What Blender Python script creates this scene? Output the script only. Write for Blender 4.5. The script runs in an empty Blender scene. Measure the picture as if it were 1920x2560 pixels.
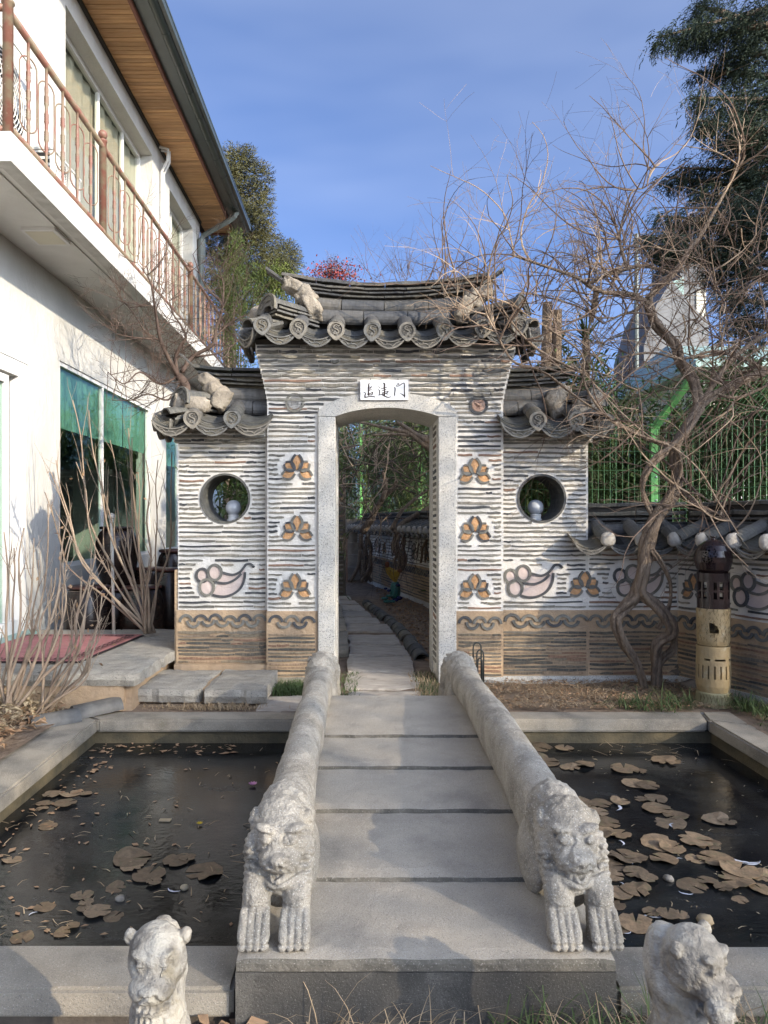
import bpy, bmesh, math, random
from math import sin, cos, pi, radians, atan2, sqrt
from mathutils import Vector, Matrix, noise, Euler

S = bpy.context.scene
C = S.collection
RND = random.Random(7)

# ------------------------------------------------------------------ camera, sky, sun, exposure
F = 1848.0            # focal length in pixels of the 1920x2560 photograph
EYE = 1.3             # height of the lens over the garden ground
cam = bpy.data.objects.new('camera', bpy.data.cameras.new('camera'))
C.objects.link(cam)
cam.location = (0, 0, EYE)
cam.rotation_euler = (radians(90), 0, 0)
cam.data.sensor_fit = 'VERTICAL'
cam.data.sensor_height = 36.0
cam.data.lens = 36.0 * F / 2560
cam.data.shift_x = 55 / 2560
cam.data.shift_y = 20 / 2560
cam.data.clip_start = 0.05
cam.data.clip_end = 1000
S.camera = cam

SUN_DIR = Vector((0.700, -0.580, 0.371)).normalized()     # towards the sun
world = bpy.data.worlds.new("World")
S.world = world
world.use_nodes = True
wn = world.node_tree.nodes
wl = world.node_tree.links
bg = wn['Background']
sky = wn.new('ShaderNodeTexSky')
sky.sky_type = 'NISHITA'
sky.sun_disc = False
sky.sun_elevation = math.asin(SUN_DIR.z)
sky.sun_rotation = atan2(SUN_DIR.x, SUN_DIR.y)
sky.altitude = 100
sky.air_density = 0.5
sky.dust_density = 5.0
sky.ozone_density = 3.0
# faint high cirrus streaks
tcw = wn.new('ShaderNodeTexCoord')
mpw = wn.new('ShaderNodeMapping')
mpw.inputs['Scale'].default_value = (1.2, 2.2, 5.0)
mpw.inputs['Rotation'].default_value = (0.2, 0.5, 0.3)
nzw = wn.new('ShaderNodeTexNoise')
nzw.inputs['Scale'].default_value = 1.6
nzw.inputs['Detail'].default_value = 3
nzw.inputs['Roughness'].default_value = 0.55
rmw = wn.new('ShaderNodeMapRange')
rmw.inputs['From Min'].default_value = 0.30
rmw.inputs['From Max'].default_value = 0.95
rmw.inputs['To Min'].default_value = 0.0
rmw.inputs['To Max'].default_value = 0.13
mxw = wn.new('ShaderNodeMix')
mxw.data_type = 'RGBA'
mxw.inputs['B'].default_value = (5.0, 5.3, 5.9, 1)
wl.new(tcw.outputs['Generated'], mpw.inputs['Vector'])
wl.new(mpw.outputs['Vector'], nzw.inputs['Vector'])
wl.new(nzw.outputs['Fac'], rmw.inputs['Value'])
wl.new(rmw.outputs['Result'], mxw.inputs['Factor'])
tnt = wn.new('ShaderNodeMix'); tnt.data_type = 'RGBA'; tnt.blend_type = 'MULTIPLY'; tnt.inputs['Factor'].default_value = 1.0
tnt.inputs['B'].default_value = (0.73, 0.86, 1.02, 1)
wl.new(sky.outputs['Color'], tnt.inputs['A'])
wl.new(tnt.outputs['Result'], mxw.inputs['A'])
wl.new(mxw.outputs['Result'], bg.inputs['Color'])
bg.inputs['Strength'].default_value = 0.15

sun = bpy.data.objects.new('sun', bpy.data.lights.new('sun', 'SUN'))
C.objects.link(sun)
sun.data.energy = 2.7
sun.data.angle = radians(0.53)
sun.data.color = (1.0, 0.87, 0.69)
sun.rotation_euler = (-SUN_DIR).to_track_quat('-Z', 'Y').to_euler()
sun.location = (6, -4, 9)

S.view_settings.view_transform = 'Standard'
S.view_settings.look = 'None'
S.view_settings.exposure = 1.35
S.view_settings.gamma = 1
S.render.film_transparent = False
S.cycles.max_bounces = 7
S.cycles.diffuse_bounces = 4
S.cycles.glossy_bounces = 3
S.cycles.transmission_bounces = 4
S.cycles.transparent_max_bounces = 8
S.cycles.caustics_reflective = False
S.cycles.caustics_refractive = False

# ------------------------------------------------------------------ helpers
def PX(px, py, Y):
    """the point of the place that the photograph shows at (px, py), at distance Y"""
    return Vector(((px - 905) / F * Y, Y, EYE + (1300 - py) / F * Y))

def PG(px, py, Z=0.0):
    Y = F * (EYE - Z) / (py - 1300)
    return Vector(((px - 905) / F * Y, Y, Z))

ORG = {}

def org(o):
    return ORG.get(o.name, Vector((0, 0, 0))) if o is not None else Vector((0, 0, 0))

def props(o, label=None, cat=None, group=None, kind=None):
    if label: o['label'] = label
    if cat: o['category'] = cat
    if group: o['group'] = group
    if kind: o['kind'] = kind
    return o

def thing(name, loc, label, cat, group=None):
    o = bpy.data.objects.new(name, None)
    C.objects.link(o)
    o.empty_display_size = 0.1
    o.location = loc
    ORG[o.name] = Vector(loc)
    return props(o, label, cat, group)

class MB:
    def __init__(s):
        s.v = []; s.f = []; s.m = []
    def add(s, vs, fs, mi=0):
        b = len(s.v)
        s.v.extend([tuple(x) for x in vs])
        s.f.extend([tuple(i + b for i in f) for f in fs])
        s.m.extend([mi] * len(fs))
        return s
    def box(s, x0, x1, y0, y1, z0, z1, mi=0):
        if x0 > x1: x0, x1 = x1, x0
        if y0 > y1: y0, y1 = y1, y0
        if z0 > z1: z0, z1 = z1, z0
        vs = [(x0, y0, z0), (x1, y0, z0), (x1, y1, z0), (x0, y1, z0), (x0, y0, z1), (x1, y0, z1), (x1, y1, z1), (x0, y1, z1)]
        return s.add(vs, [(0, 3, 2, 1), (4, 5, 6, 7), (0, 1, 5, 4), (1, 2, 6, 5), (2, 3, 7, 6), (3, 0, 4, 7)], mi)
    def prism(s, poly, y0, y1, mi=0):
        """polygon in x,z extruded along y"""
        n = len(poly)
        vs = [(p[0], y0, p[1]) for p in poly] + [(p[0], y1, p[1]) for p in poly]
        fs = [tuple(range(n)), tuple(range(2 * n - 1, n - 1, -1))]
        fs += [(i, i + n, (i + 1) % n + n, (i + 1) % n) for i in range(n)]
        return s.add(vs, fs, mi)
    def prismz(s, poly, z0, z1, mi=0):
        n = len(poly)
        vs = [(p[0], p[1], z0) for p in poly] + [(p[0], p[1], z1) for p in poly]
        fs = [tuple(range(n - 1, -1, -1)), tuple(range(n, 2 * n))]
        fs += [(i, (i + 1) % n, (i + 1) % n + n, i + n) for i in range(n)]
        return s.add(vs, fs, mi)
    def tube(s, pts, rad, seg=6, mi=0, cap=True, squash=1.0):
        pts = [Vector(p) for p in pts]
        n = len(pts)
        if not hasattr(rad, '__len__'): rad = [rad] * n
        vs = []
        t0 = (pts[1] - pts[0]).normalized()
        ref = Vector((0, 0, 1)) if abs(t0.z) < 0.9 else Vector((1, 0, 0))
        u = t0.cross(ref).normalized()
        for i in range(n):
            if i == 0: t = pts[1] - pts[0]
            elif i == n - 1: t = pts[-1] - pts[-2]
            else: t = pts[i + 1] - pts[i - 1]
            if t.length < 1e-9: t = Vector((0, 0, 1))
            t.normalize()
            u = (u - t * u.dot(t))
            if u.length < 1e-6: u = t.orthogonal()
            u.normalize()
            w = t.cross(u)
            for k in range(seg):
                a = 2 * pi * k / seg
                vs.append(pts[i] + u * (cos(a) * rad[i]) + w * (sin(a) * rad[i] * squash))
        fs = []
        for i in range(n - 1):
            for k in range(seg):
                a = i * seg + k; b = i * seg + (k + 1) % seg
                fs.append((a, b, b + seg, a + seg))
        if cap:
            fs.append(tuple(range(seg - 1, -1, -1)))
            fs.append(tuple(range((n - 1) * seg, n * seg)))
        return s.add(vs, fs, mi)
    def lathe(s, prof, c=(0, 0, 0), seg=16, mi=0, a0=0.0, a1=2 * pi):
        full = abs(a1 - a0 - 2 * pi) < 1e-6
        n = seg if full else seg + 1
        vs = []
        for r, z in prof:
            for k in range(n):
                a = a0 + (a1 - a0) * k / seg
                vs.append((c[0] + r * cos(a), c[1] + r * sin(a), c[2] + z))
        fs = []
        for i in range(len(prof) - 1):
            for k in range(seg):
                a = i * n + k; b = i * n + (k + 1) % n
                fs.append((a, b, b + n, a + n))
        return s.add(vs, fs, mi)
    def ball(s, c, r, seg=10, rings=6, mi=0, sc=(1, 1, 1), M=None):
        vs = []
        for i in range(rings + 1):
            th = pi * i / rings
            for k in range(seg):
                a = 2 * pi * k / seg
                p = Vector((r * sin(th) * cos(a) * sc[0], r * sin(th) * sin(a) * sc[1], r * cos(th) * sc[2]))
                if M is not None: p = M @ p
                vs.append(p + Vector(c))
        fs = []
        for i in range(rings):
            for k in range(seg):
                a = i * seg + k; b = i * seg + (k + 1) % seg
                if i == 0: fs.append((a, a + seg, b + seg))
                elif i == rings - 1: fs.append((a, a + seg, b))
                else: fs.append((a, a + seg, b + seg, b))
        return s.add(vs, fs, mi)
    def mesh(s, name, mats, smooth=False, off=None, M=None):
        me = bpy.data.meshes.new(name)
        vs = s.v
        if M is not None: vs = [tuple(M @ Vector(v)) for v in vs]
        if off is not None: vs = [(v[0] - off[0], v[1] - off[1], v[2] - off[2]) for v in vs]
        me.from_pydata(vs, [], s.f)
        if not isinstance(mats, (list, tuple)): mats = [mats]
        for m in mats: me.materials.append(m)
        if len(mats) > 1:
            me.polygons.foreach_set('material_index', s.m)
        if smooth:
            me.polygons.foreach_set('use_smooth', [True] * len(me.polygons))
        me.update()
        return me
    def build(s, name, mats, parent=None, smooth=False, M=None, label=None, cat=None, group=None, kind=None):
        me = s.mesh(name, mats, smooth, M=M)
        # put the origin at the middle of the base
        xs = [v.co for v in me.vertices]
        if not xs:
            return None
        lo = Vector((min(v.x for v in xs), min(v.y for v in xs), min(v.z for v in xs)))
        hi = Vector((max(v.x for v in xs), max(v.y for v in xs), max(v.z for v in xs)))
        c = Vector(((lo.x + hi.x) / 2, (lo.y + hi.y) / 2, lo.z))
        me.transform(Matrix.Translation(-c))
        o = bpy.data.objects.new(name, me)
        C.objects.link(o)
        if parent is not None: o.parent = parent
        o.location = c - org(parent)
        ORG[o.name] = c
        return props(o, label, cat, group, kind)

def piece(me, name, parent, loc, rx=0, ry=0, rz=0, sc=(1, 1, 1), label=None):
    """one repeat that shares its mesh"""
    o = bpy.data.objects.new(name, me)
    C.objects.link(o)
    o.parent = parent
    o.location = Vector(loc) - org(parent)
    o.rotation_euler = (rx, ry, rz)
    o.scale = sc
    ORG[o.name] = Vector(loc)
    if label: o['label'] = label
    return o

def copy_tree(src, loc, rz=0, label=None, group=None, sc=None):
    r = src.copy(); C.objects.link(r)
    r.location = loc; r.rotation_euler = (0, 0, rz)
    if sc: r.scale = (sc, sc, sc)
    if label: r['label'] = label
    if group: r['group'] = group
    for ch in list(src.children):
        c = ch.copy(); C.objects.link(c); c.parent = r
        for g in ch.children:
            d = g.copy(); C.objects.link(d); d.parent = c
    ORG[r.name] = Vector(loc)
    return r

class Frame:
    """a wall face: s runs along it, d outwards from it, z up"""
    def __init__(f, x, y, ang=0.0):
        f.o = Vector((x, y, 0)); f.a = ang
        f.M = Matrix.Translation(f.o) @ Matrix.Rotation(ang, 4, 'Z')
    def w(f, s, d, z):
        return f.M @ Vector((s, -d, z))

# ------------------------------------------------------------------ materials
MATS = {}
def mat(name, c1, c2=None, scale=6, rough=0.85, bump=0.15, bscale=60, cols=None, speck=None, stain=None,
        spec=0.3, metal=0, detail=4, c2amt=(0.35, 0.65), stretch=None, coat=0, alpha_hole=None, emit=None, bump2=None, hvar=0.0):
    m = bpy.data.materials.new(name); m.use_nodes = True
    n = m.node_tree.nodes; l = m.node_tree.links
    b = n['Principled BSDF']
    b.inputs['Roughness'].default_value = rough
    b.inputs['Specular IOR Level'].default_value = spec
    b.inputs['Metallic'].default_value = metal
    if coat: b.inputs['Coat Weight'].default_value = coat; b.inputs['Coat Roughness'].default_value = 0.08
    tc = n.new('ShaderNodeTexCoord')
    oi = n.new('ShaderNodeObjectInfo')
    add = n.new('ShaderNodeVectorMath'); add.operation = 'MULTIPLY_ADD'
    cmb = n.new('ShaderNodeCombineXYZ')
    for k in range(3): l.new(oi.outputs['Random'], cmb.inputs[k])
    l.new(cmb.outputs[0], add.inputs[0])
    add.inputs[1].default_value = (37.0, 51.0, 23.0)
    l.new(tc.outputs['Object'], add.inputs[2])
    vec = add.outputs[0]
    if stretch:
        mp = n.new('ShaderNodeMapping'); mp.inputs['Scale'].default_value = stretch
        l.new(vec, mp.inputs['Vector']); vec = mp.outputs['Vector']
    def nz(sc, det=detail, ro=0.55):
        t = n.new('ShaderNodeTexNoise'); t.inputs['Scale'].default_value = sc
        t.inputs['Detail'].default_value = det; t.inputs['Roughness'].default_value = ro
        l.new(vec, t.inputs['Vector']); return t.outputs['Fac']
    def rng(fac, a, b_, lo=0.0, hi=1.0):
        r = n.new('ShaderNodeMapRange'); r.inputs['From Min'].default_value = a; r.inputs['From Max'].default_value = b_
        r.inputs['To Min'].default_value = lo; r.inputs['To Max'].default_value = hi
        l.new(fac, r.inputs['Value']); return r.outputs['Result']
    def mix(fac, A, B, mode='MIX'):
        x = n.new('ShaderNodeMix'); x.data_type = 'RGBA'; x.blend_type = mode
        if isinstance(fac, float): x.inputs['Factor'].default_value = fac
        else: l.new(fac, x.inputs['Factor'])
        for k, q in (('A', A), ('B', B)):
            if isinstance(q, tuple): x.inputs[k].default_value = (*q, 1)
            else: l.new(q, x.inputs[k])
        return x.outputs['Result']
    if cols:
        cr = n.new('ShaderNodeValToRGB'); cr.color_ramp.interpolation = 'CONSTANT'
        e = cr.color_ramp.elements
        e[0].color = (*cols[0], 1); e[1].position = 1 / len(cols); e[1].color = (*cols[1], 1)
        for i in range(2, len(cols)):
            q = e.new(i / len(cols)); q.color = (*cols[i], 1)
        l.new(oi.outputs['Random'], cr.inputs['Fac'])
        col = cr.outputs['Color']
        if c2 is not None:
            col = mix(rng(nz(scale), c2amt[0], c2amt[1], 0, 0.75), col, c2)
        else:
            v = rng(nz(scale), 0.3, 0.7, 0.72, 1.25)
            vv = n.new('ShaderNodeVectorMath'); vv.operation = 'SCALE'
            l.new(col, vv.inputs[0]); l.new(v, vv.inputs['Scale']); col = vv.outputs[0]
    else:
        col = mix(rng(nz(scale), c2amt[0], c2amt[1]), c1, c2 if c2 else tuple(x * 0.8 for x in c1))
    if hvar:
        v = rng(oi.outputs['Random'], 0, 1, 1 - hvar, 1 + hvar)
        vv = n.new('ShaderNodeVectorMath'); vv.operation = 'SCALE'
        l.new(col, vv.inputs[0]); l.new(v, vv.inputs['Scale']); col = vv.outputs[0]
    if stain:
        # (colour, scale, lo, hi, strength)
        for st in (stain if isinstance(stain, list) else [stain]):
            col = mix(rng(nz(st[1], 6, 0.65), st[2], st[3], 0, st[4]), col, st[0])
    if speck:
        for sp in (speck if isinstance(speck, list) else [speck]):
            # (colour, scale, threshold, softness)
            t = n.new('ShaderNodeTexNoise'); t.inputs['Scale'].default_value = sp[1]; t.inputs['Detail'].default_value = 2
            t.inputs['Roughness'].default_value = 0.7
            l.new(tc.outputs['Object'], t.inputs['Vector'])
            col = mix(rng(t.outputs['Fac'], sp[2], sp[2] + sp[3]), col, sp[0])
    l.new(col, b.inputs['Base Color'])
    if bump:
        bp = n.new('ShaderNodeBump'); bp.inputs['Strength'].default_value = bump; bp.inputs['Distance'].default_value = 0.01
        l.new(nz(bscale, 5, 0.6), bp.inputs['Height'])
        last = bp
        if bump2:
            b2 = n.new('ShaderNodeBump'); b2.inputs['Strength'].default_value = bump2[0]; b2.inputs['Distance'].default_value = 0.03
            l.new(nz(bump2[1], 4, 0.6), b2.inputs['Height']); l.new(bp.outputs[0], b2.inputs['Normal']); last = b2
        l.new(last.outputs[0], b.inputs['Normal'])
    if emit:
        b.inputs['Emission Color'].default_value = (*emit[0], 1); b.inputs['Emission Strength'].default_value = emit[1]
    MATS[name] = m
    return m

m_plaster = mat('lime_mortar', (0.72, 0.68, 0.61), (0.60, 0.565, 0.50), 4, 0.9, 0.5, 45, stain=((0.42, 0.36, 0.28), 2.5, 0.62, 0.8, 0.5), bump2=(0.35, 14))
m_clay = mat('clay_mortar', (0.50, 0.36, 0.225), (0.40, 0.28, 0.17), 5, 0.95, 0.5, 50, stain=[((0.22, 0.17, 0.125), 2.6, 0.44, 0.70, 0.65), ((0.55, 0.46, 0.38), 6, 0.64, 0.8, 0.5)], bump2=(0.4, 16))
TILE_COLS = [(0.22, 0.205, 0.165), (0.16, 0.15, 0.125), (0.27, 0.245, 0.195), (0.09, 0.092, 0.09), (0.21, 0.20, 0.17), (0.18, 0.165, 0.135),
             (0.31, 0.275, 0.215), (0.065, 0.065, 0.066), (0.20, 0.185, 0.15), (0.24, 0.155, 0.11), (0.25, 0.235, 0.195), (0.14, 0.135, 0.12)]
m_tile = mat('wall_tile_edge', None, None, 18, 0.85, 0.4, 90, cols=TILE_COLS, stain=((0.33, 0.30, 0.25), 22, 0.62, 0.78, 0.6))
m_tile_low = mat('wall_tile_edge_low', None, None, 18, 0.9, 0.4, 90,
                 cols=[(0.22, 0.18, 0.125), (0.15, 0.13, 0.10), (0.27, 0.205, 0.14), (0.10, 0.095, 0.08), (0.32, 0.23, 0.15), (0.20, 0.175, 0.135), (0.13, 0.115, 0.09), (0.26, 0.16, 0.105)],
                 stain=((0.36, 0.26, 0.17), 14, 0.55, 0.75, 0.7))
m_roof = mat('grey_roof_tile', None, None, 14, 0.62, 0.25, 70, cols=[(0.085, 0.084, 0.082), (0.10, 0.098, 0.093), (0.068, 0.07, 0.073), (0.12, 0.113, 0.10), (0.09, 0.087, 0.08)],
             stain=((0.17, 0.155, 0.12), 9, 0.55, 0.8, 0.55), spec=0.4)
m_roof_old = mat('weathered_roof_tile', None, None, 16, 0.8, 0.35, 80, cols=[(0.11, 0.107, 0.095), (0.135, 0.128, 0.11), (0.08, 0.08, 0.077), (0.15, 0.135, 0.105), (0.10, 0.098, 0.09)],
                 stain=[((0.20, 0.185, 0.13), 8, 0.52, 0.75, 0.6), ((0.04, 0.038, 0.032), 20, 0.55, 0.7, 0.6)])
m_disc = mat('carved_tile_face', None, None, 20, 0.85, 0.3, 110, cols=[(0.20, 0.185, 0.155), (0.17, 0.165, 0.15), (0.22, 0.20, 0.165), (0.15, 0.147, 0.135)],
             stain=[((0.085, 0.08, 0.07), 12, 0.5, 0.75, 0.6), ((0.27, 0.25, 0.14), 7, 0.66, 0.8, 0.5)])
m_disc_in = mat('carved_tile_recess', None, None, 20, 0.9, 0.3, 110, cols=[(0.10, 0.093, 0.08), (0.13, 0.12, 0.095), (0.085, 0.08, 0.07), (0.14, 0.125, 0.095)])
m_plug = mat('roof_mortar', (0.34, 0.30, 0.24), (0.21, 0.185, 0.15), 12, 0.95, 0.9, 40, stain=((0.24, 0.20, 0.15), 9, 0.5, 0.75, 0.6), bump2=(0.6, 18))
m_white_plug = mat('white_plug_mortar', (0.50, 0.46, 0.39), (0.34, 0.31, 0.26), 14, 0.95, 0.8, 50, stain=((0.30, 0.26, 0.20), 12, 0.55, 0.75, 0.6))
m_pink = mat('pale_pink_plaster', (0.60, 0.49, 0.43), (0.52, 0.42, 0.37), 12, 0.9, 0.4, 50)
m_orange = mat('orange_clay_fill', (0.60, 0.35, 0.18), (0.50, 0.27, 0.12), 26, 0.9, 0.8, 60, stain=((0.22, 0.10, 0.05), 30, 0.58, 0.72, 0.7))
m_ring = mat('outline_tile', None, None, 20, 0.85, 0.3, 90, cols=[(0.15, 0.145, 0.125), (0.19, 0.18, 0.15), (0.08, 0.08, 0.08), (0.13, 0.125, 0.11), (0.17, 0.16, 0.135)])
m_granite = mat('speckled_granite', (0.56, 0.53, 0.465), (0.46, 0.435, 0.38), 5, 0.75, 0.25, 180,
                speck=[((0.10, 0.10, 0.10), 135, 0.60, 0.05), ((0.66, 0.65, 0.62), 100, 0.60, 0.06), ((0.27, 0.265, 0.25), 75, 0.58, 0.06)])
m_lion = mat('carved_granite', (0.46, 0.41, 0.33), (0.34, 0.305, 0.245), 9, 0.85, 0.55, 130,
             speck=[((0.22, 0.205, 0.175), 230, 0.58, 0.07), ((0.66, 0.62, 0.54), 190, 0.60, 0.08)], stain=[((0.20, 0.175, 0.135), 6, 0.46, 0.68, 0.75), ((0.13, 0.12, 0.10), 19, 0.56, 0.72, 0.6)], bump2=(0.5, 34))
m_step = mat('bridge_granite', (0.46, 0.405, 0.32), (0.385, 0.34, 0.27), 5, 0.85, 0.45, 150,
             speck=[((0.20, 0.185, 0.16), 300, 0.58, 0.08), ((0.54, 0.50, 0.44), 260, 0.60, 0.08)], stain=[((0.17, 0.155, 0.13), 2.2, 0.52, 0.75, 0.7), ((0.30, 0.25, 0.19), 6, 0.55, 0.75, 0.5)])
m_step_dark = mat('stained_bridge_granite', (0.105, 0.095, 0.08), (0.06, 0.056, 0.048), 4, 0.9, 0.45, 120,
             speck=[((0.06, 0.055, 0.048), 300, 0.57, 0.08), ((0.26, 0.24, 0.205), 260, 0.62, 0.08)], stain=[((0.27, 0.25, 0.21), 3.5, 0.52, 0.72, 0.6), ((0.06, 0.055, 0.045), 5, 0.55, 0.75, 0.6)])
m_riser = mat('riser_grime_and_shade', (0.19, 0.17, 0.135), (0.11, 0.10, 0.08), 14, 0.95, 0.6, 80, speck=[((0.34, 0.31, 0.26), 200, 0.60, 0.08)])  # riser stains and the shadow under the tread lip, painted as one dark colour
m_kerb = mat('kerb_granite', (0.34, 0.30, 0.235), (0.26, 0.23, 0.18), 6, 0.88, 0.4, 140,
             speck=[((0.17, 0.155, 0.135), 280, 0.58, 0.08), ((0.46, 0.43, 0.37), 240, 0.61, 0.08)], stain=[((0.13, 0.115, 0.095), 3, 0.50, 0.72, 0.75), ((0.20, 0.20, 0.12), 6, 0.6, 0.8, 0.4)])
m_slab = mat('rough_slab_stone', (0.40, 0.365, 0.30), (0.31, 0.285, 0.24), 7, 0.9, 0.6, 60, stretch=(1, 2.2, 1.5),
             speck=[((0.14, 0.135, 0.12), 110, 0.60, 0.06)], stain=((0.36, 0.29, 0.21), 3, 0.6, 0.78, 0.5), bump2=(0.5, 11), hvar=0.1)
m_path = mat('path_stone', (0.44, 0.39, 0.325), (0.35, 0.31, 0.26), 7, 0.9, 0.6, 55, stretch=(1, 2.5, 1), stain=((0.13, 0.10, 0.08), 4, 0.55, 0.75, 0.6), bump2=(0.5, 9), hvar=0.12)
m_soil = mat('garden_soil', (0.25, 0.185, 0.13), (0.16, 0.115, 0.08), 9, 0.98, 0.9, 60, stain=((0.27, 0.20, 0.14), 5, 0.55, 0.75, 0.6), bump2=(0.8, 20))
m_pondwall = mat('mossy_pond_wall', (0.15, 0.12, 0.07), (0.08, 0.07, 0.045), 8, 0.8, 0.5, 60)
m_house = mat('white_stucco', (0.53, 0.52, 0.485), (0.475, 0.465, 0.43), 3, 0.9, 0.35, 90, bump2=(0.3, 26), stain=[((0.50, 0.48, 0.43), 1.6, 0.52, 0.80, 0.5)], stretch=(1, 1, 0.5))
m_soffit = mat('aged_white_soffit', (0.68, 0.67, 0.63), (0.62, 0.61, 0.57), 4, 0.92, 0.3, 90, stain=((0.34, 0.33, 0.30), 3, 0.60, 0.80, 0.35))
m_fascia = mat('weathered_balcony_edge', (0.60, 0.59, 0.55), (0.48, 0.47, 0.43), 8, 0.9, 0.3, 70, stain=((0.30, 0.29, 0.27), 9, 0.56, 0.78, 0.5), stretch=(1, 1, 0.45))
m_wood = mat('soffit_pine', (0.62, 0.36, 0.17), (0.46, 0.25, 0.11), 5, 0.6, 0.15, 60, stretch=(0.6, 7, 7), stain=((0.24, 0.11, 0.04), 6, 0.58, 0.75, 0.6), hvar=0.22)
m_woodred = mat('red_brown_trim', (0.22, 0.09, 0.06), (0.15, 0.06, 0.04), 5, 0.6, 0.1)
m_gutter = mat('dark_green_gutter', (0.045, 0.058, 0.052), (0.035, 0.045, 0.04), 5, 0.35, 0.05, spec=0.5)
m_pipe = mat('grey_green_downpipe', (0.17, 0.19, 0.17), (0.13, 0.145, 0.13), 5, 0.5, 0.05)
m_black = mat('dark_bedding', (0.035, 0.032, 0.028), (0.05, 0.045, 0.038), 5, 0.9, 0)
m_rail = mat('rusty_painted_rail', (0.20, 0.155, 0.10), (0.20, 0.085, 0.06), 9, 0.5, 0.15, 60, c2amt=(0.42, 0.58),
             speck=[((0.62, 0.56, 0.48), 55, 0.70, 0.05)], stain=((0.21, 0.18, 0.12), 6, 0.5, 0.7, 0.6), spec=0.4)
m_frame = mat('white_window_frame', (0.70, 0.69, 0.66), (0.66, 0.65, 0.62), 5, 0.45, 0.05)
m_blind = mat('teal_blind', (0.16, 0.30, 0.24), (0.12, 0.24, 0.19), 4, 0.9, 0.1)
m_curtain = mat('grey_curtain', (0.45, 0.43, 0.38), (0.38, 0.36, 0.32), 6, 0.9, 0.1, stretch=(1, 6, 1))
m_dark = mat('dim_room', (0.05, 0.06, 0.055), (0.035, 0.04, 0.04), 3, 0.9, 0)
m_ac = mat('air_conditioner_white', (0.66, 0.65, 0.60), (0.62, 0.61, 0.57), 4, 0.5, 0)
m_acg = mat('grille_dark', (0.03, 0.03, 0.03), (0.02, 0.02, 0.02), 4, 0.6, 0)
m_lampw = mat('cream_lamp_cover', (0.62, 0.58, 0.44), (0.58, 0.54, 0.42), 4, 0.5, 0)
m_onggi = mat('dark_onggi_glaze', (0.018, 0.012, 0.010), (0.035, 0.02, 0.015), 7, 0.22, 0.1, 30, spec=0.5, stretch=(1, 1, 4))
m_onggi2 = mat('red_brown_onggi_rim', (0.10, 0.035, 0.025), (0.06, 0.02, 0.015), 7, 0.35, 0.1, spec=0.5)
m_bark_v = mat('vine_bark', (0.34, 0.255, 0.18), (0.19, 0.14, 0.10), 9, 0.95, 0.9, 60, stretch=(4, 4, 1), stain=((0.48, 0.40, 0.30), 8, 0.56, 0.74, 0.6), bump2=(0.9, 26))
m_twig = mat('red_brown_twig', (0.11, 0.075, 0.055), (0.20, 0.14, 0.10), 7, 0.75, 0.2)
m_twig_p = mat('pale_dry_twig', (0.42, 0.32, 0.22), (0.30, 0.21, 0.14), 7, 0.8, 0.2)
m_twig_d = mat('dark_bare_twig', (0.075, 0.05, 0.04), (0.12, 0.085, 0.065), 7, 0.85, 0.2)
m_shrub = mat('grey_brown_stem', (0.36, 0.28, 0.20), (0.25, 0.185, 0.135), 8, 0.85, 0.3)
m_conif = mat('dark_conifer_spray', (0.020, 0.036, 0.024), (0.038, 0.055, 0.030), 1.8, 0.75, 0, hvar=0.1)
m_conif2 = mat('olive_conifer_spray', (0.10, 0.092, 0.032), (0.060, 0.062, 0.026), 1.1, 0.75, 0, stain=((0.16, 0.11, 0.05), 1.5, 0.55, 0.75, 0.6))
m_junip = mat('yellow_green_juniper', (0.14, 0.17, 0.035), (0.08, 0.11, 0.03), 2.5, 0.75, 0)
m_redleaf = mat('red_leaf', (0.26, 0.045, 0.035), (0.18, 0.03, 0.03), 4, 0.7, 0)
m_bamboo = mat('bamboo_leaf', (0.060, 0.105, 0.030), (0.105, 0.14, 0.045), 2.0, 0.55, 0, stain=((0.20, 0.18, 0.08), 3, 0.6, 0.75, 0.5))
m_culm = mat('bamboo_culm', (0.16, 0.17, 0.07), (0.11, 0.12, 0.05), 5, 0.5, 0)
m_green = mat('bright_green_fence', (0.22, 0.58, 0.17), (0.18, 0.50, 0.14), 3, 0.45, 0, spec=0.4)
m_greenw = mat('green_fence_wire', (0.16, 0.32, 0.14), (0.12, 0.26, 0.11), 3, 0.5, 0)
m_mat = mat('dusty_red_carpet', (0.46, 0.20, 0.185), (0.40, 0.165, 0.155), 12, 0.98, 0.5, 200)
m_matblack = mat('black_carpet_pattern', (0.03, 0.022, 0.022), (0.045, 0.03, 0.03), 12, 0.98, 0.5, 200)
m_polew = mat('rusty_white_pole', (0.62, 0.59, 0.52), (0.5, 0.38, 0.24), 8, 0.6, 0.1, c2amt=(0.5, 0.75), stretch=(1, 1, 0.3))
m_globe = mat('white_globe_glass', (0.50, 0.52, 0.54), (0.46, 0.48, 0.50), 3, 0.12, 0, spec=0.5)
m_sign = mat('white_sign_board', (0.78, 0.79, 0.79), (0.74, 0.75, 0.75), 3, 0.5, 0)
m_ink = mat('black_brush_ink', (0.018, 0.012, 0.012), (0.03, 0.015, 0.012), 9, 0.5, 0)
m_medal = mat('grey_medallion', (0.33, 0.32, 0.30), (0.24, 0.235, 0.22), 18, 0.9, 0.6, 60)
m_terra = mat('terracotta_medallion', (0.42, 0.28, 0.21), (0.33, 0.21, 0.155), 18, 0.9, 0.4, 60)
m_cer_dark = mat('dark_brown_glaze', (0.014, 0.009, 0.009), (0.022, 0.012, 0.012), 6, 0.16, 0.05, spec=0.55)
m_cer = mat('mustard_glaze', (0.33, 0.245, 0.125), (0.25, 0.185, 0.10), 9, 0.4, 0.3, 50, stain=((0.42, 0.38, 0.27), 13, 0.56, 0.72, 0.7), spec=0.45)
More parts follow.
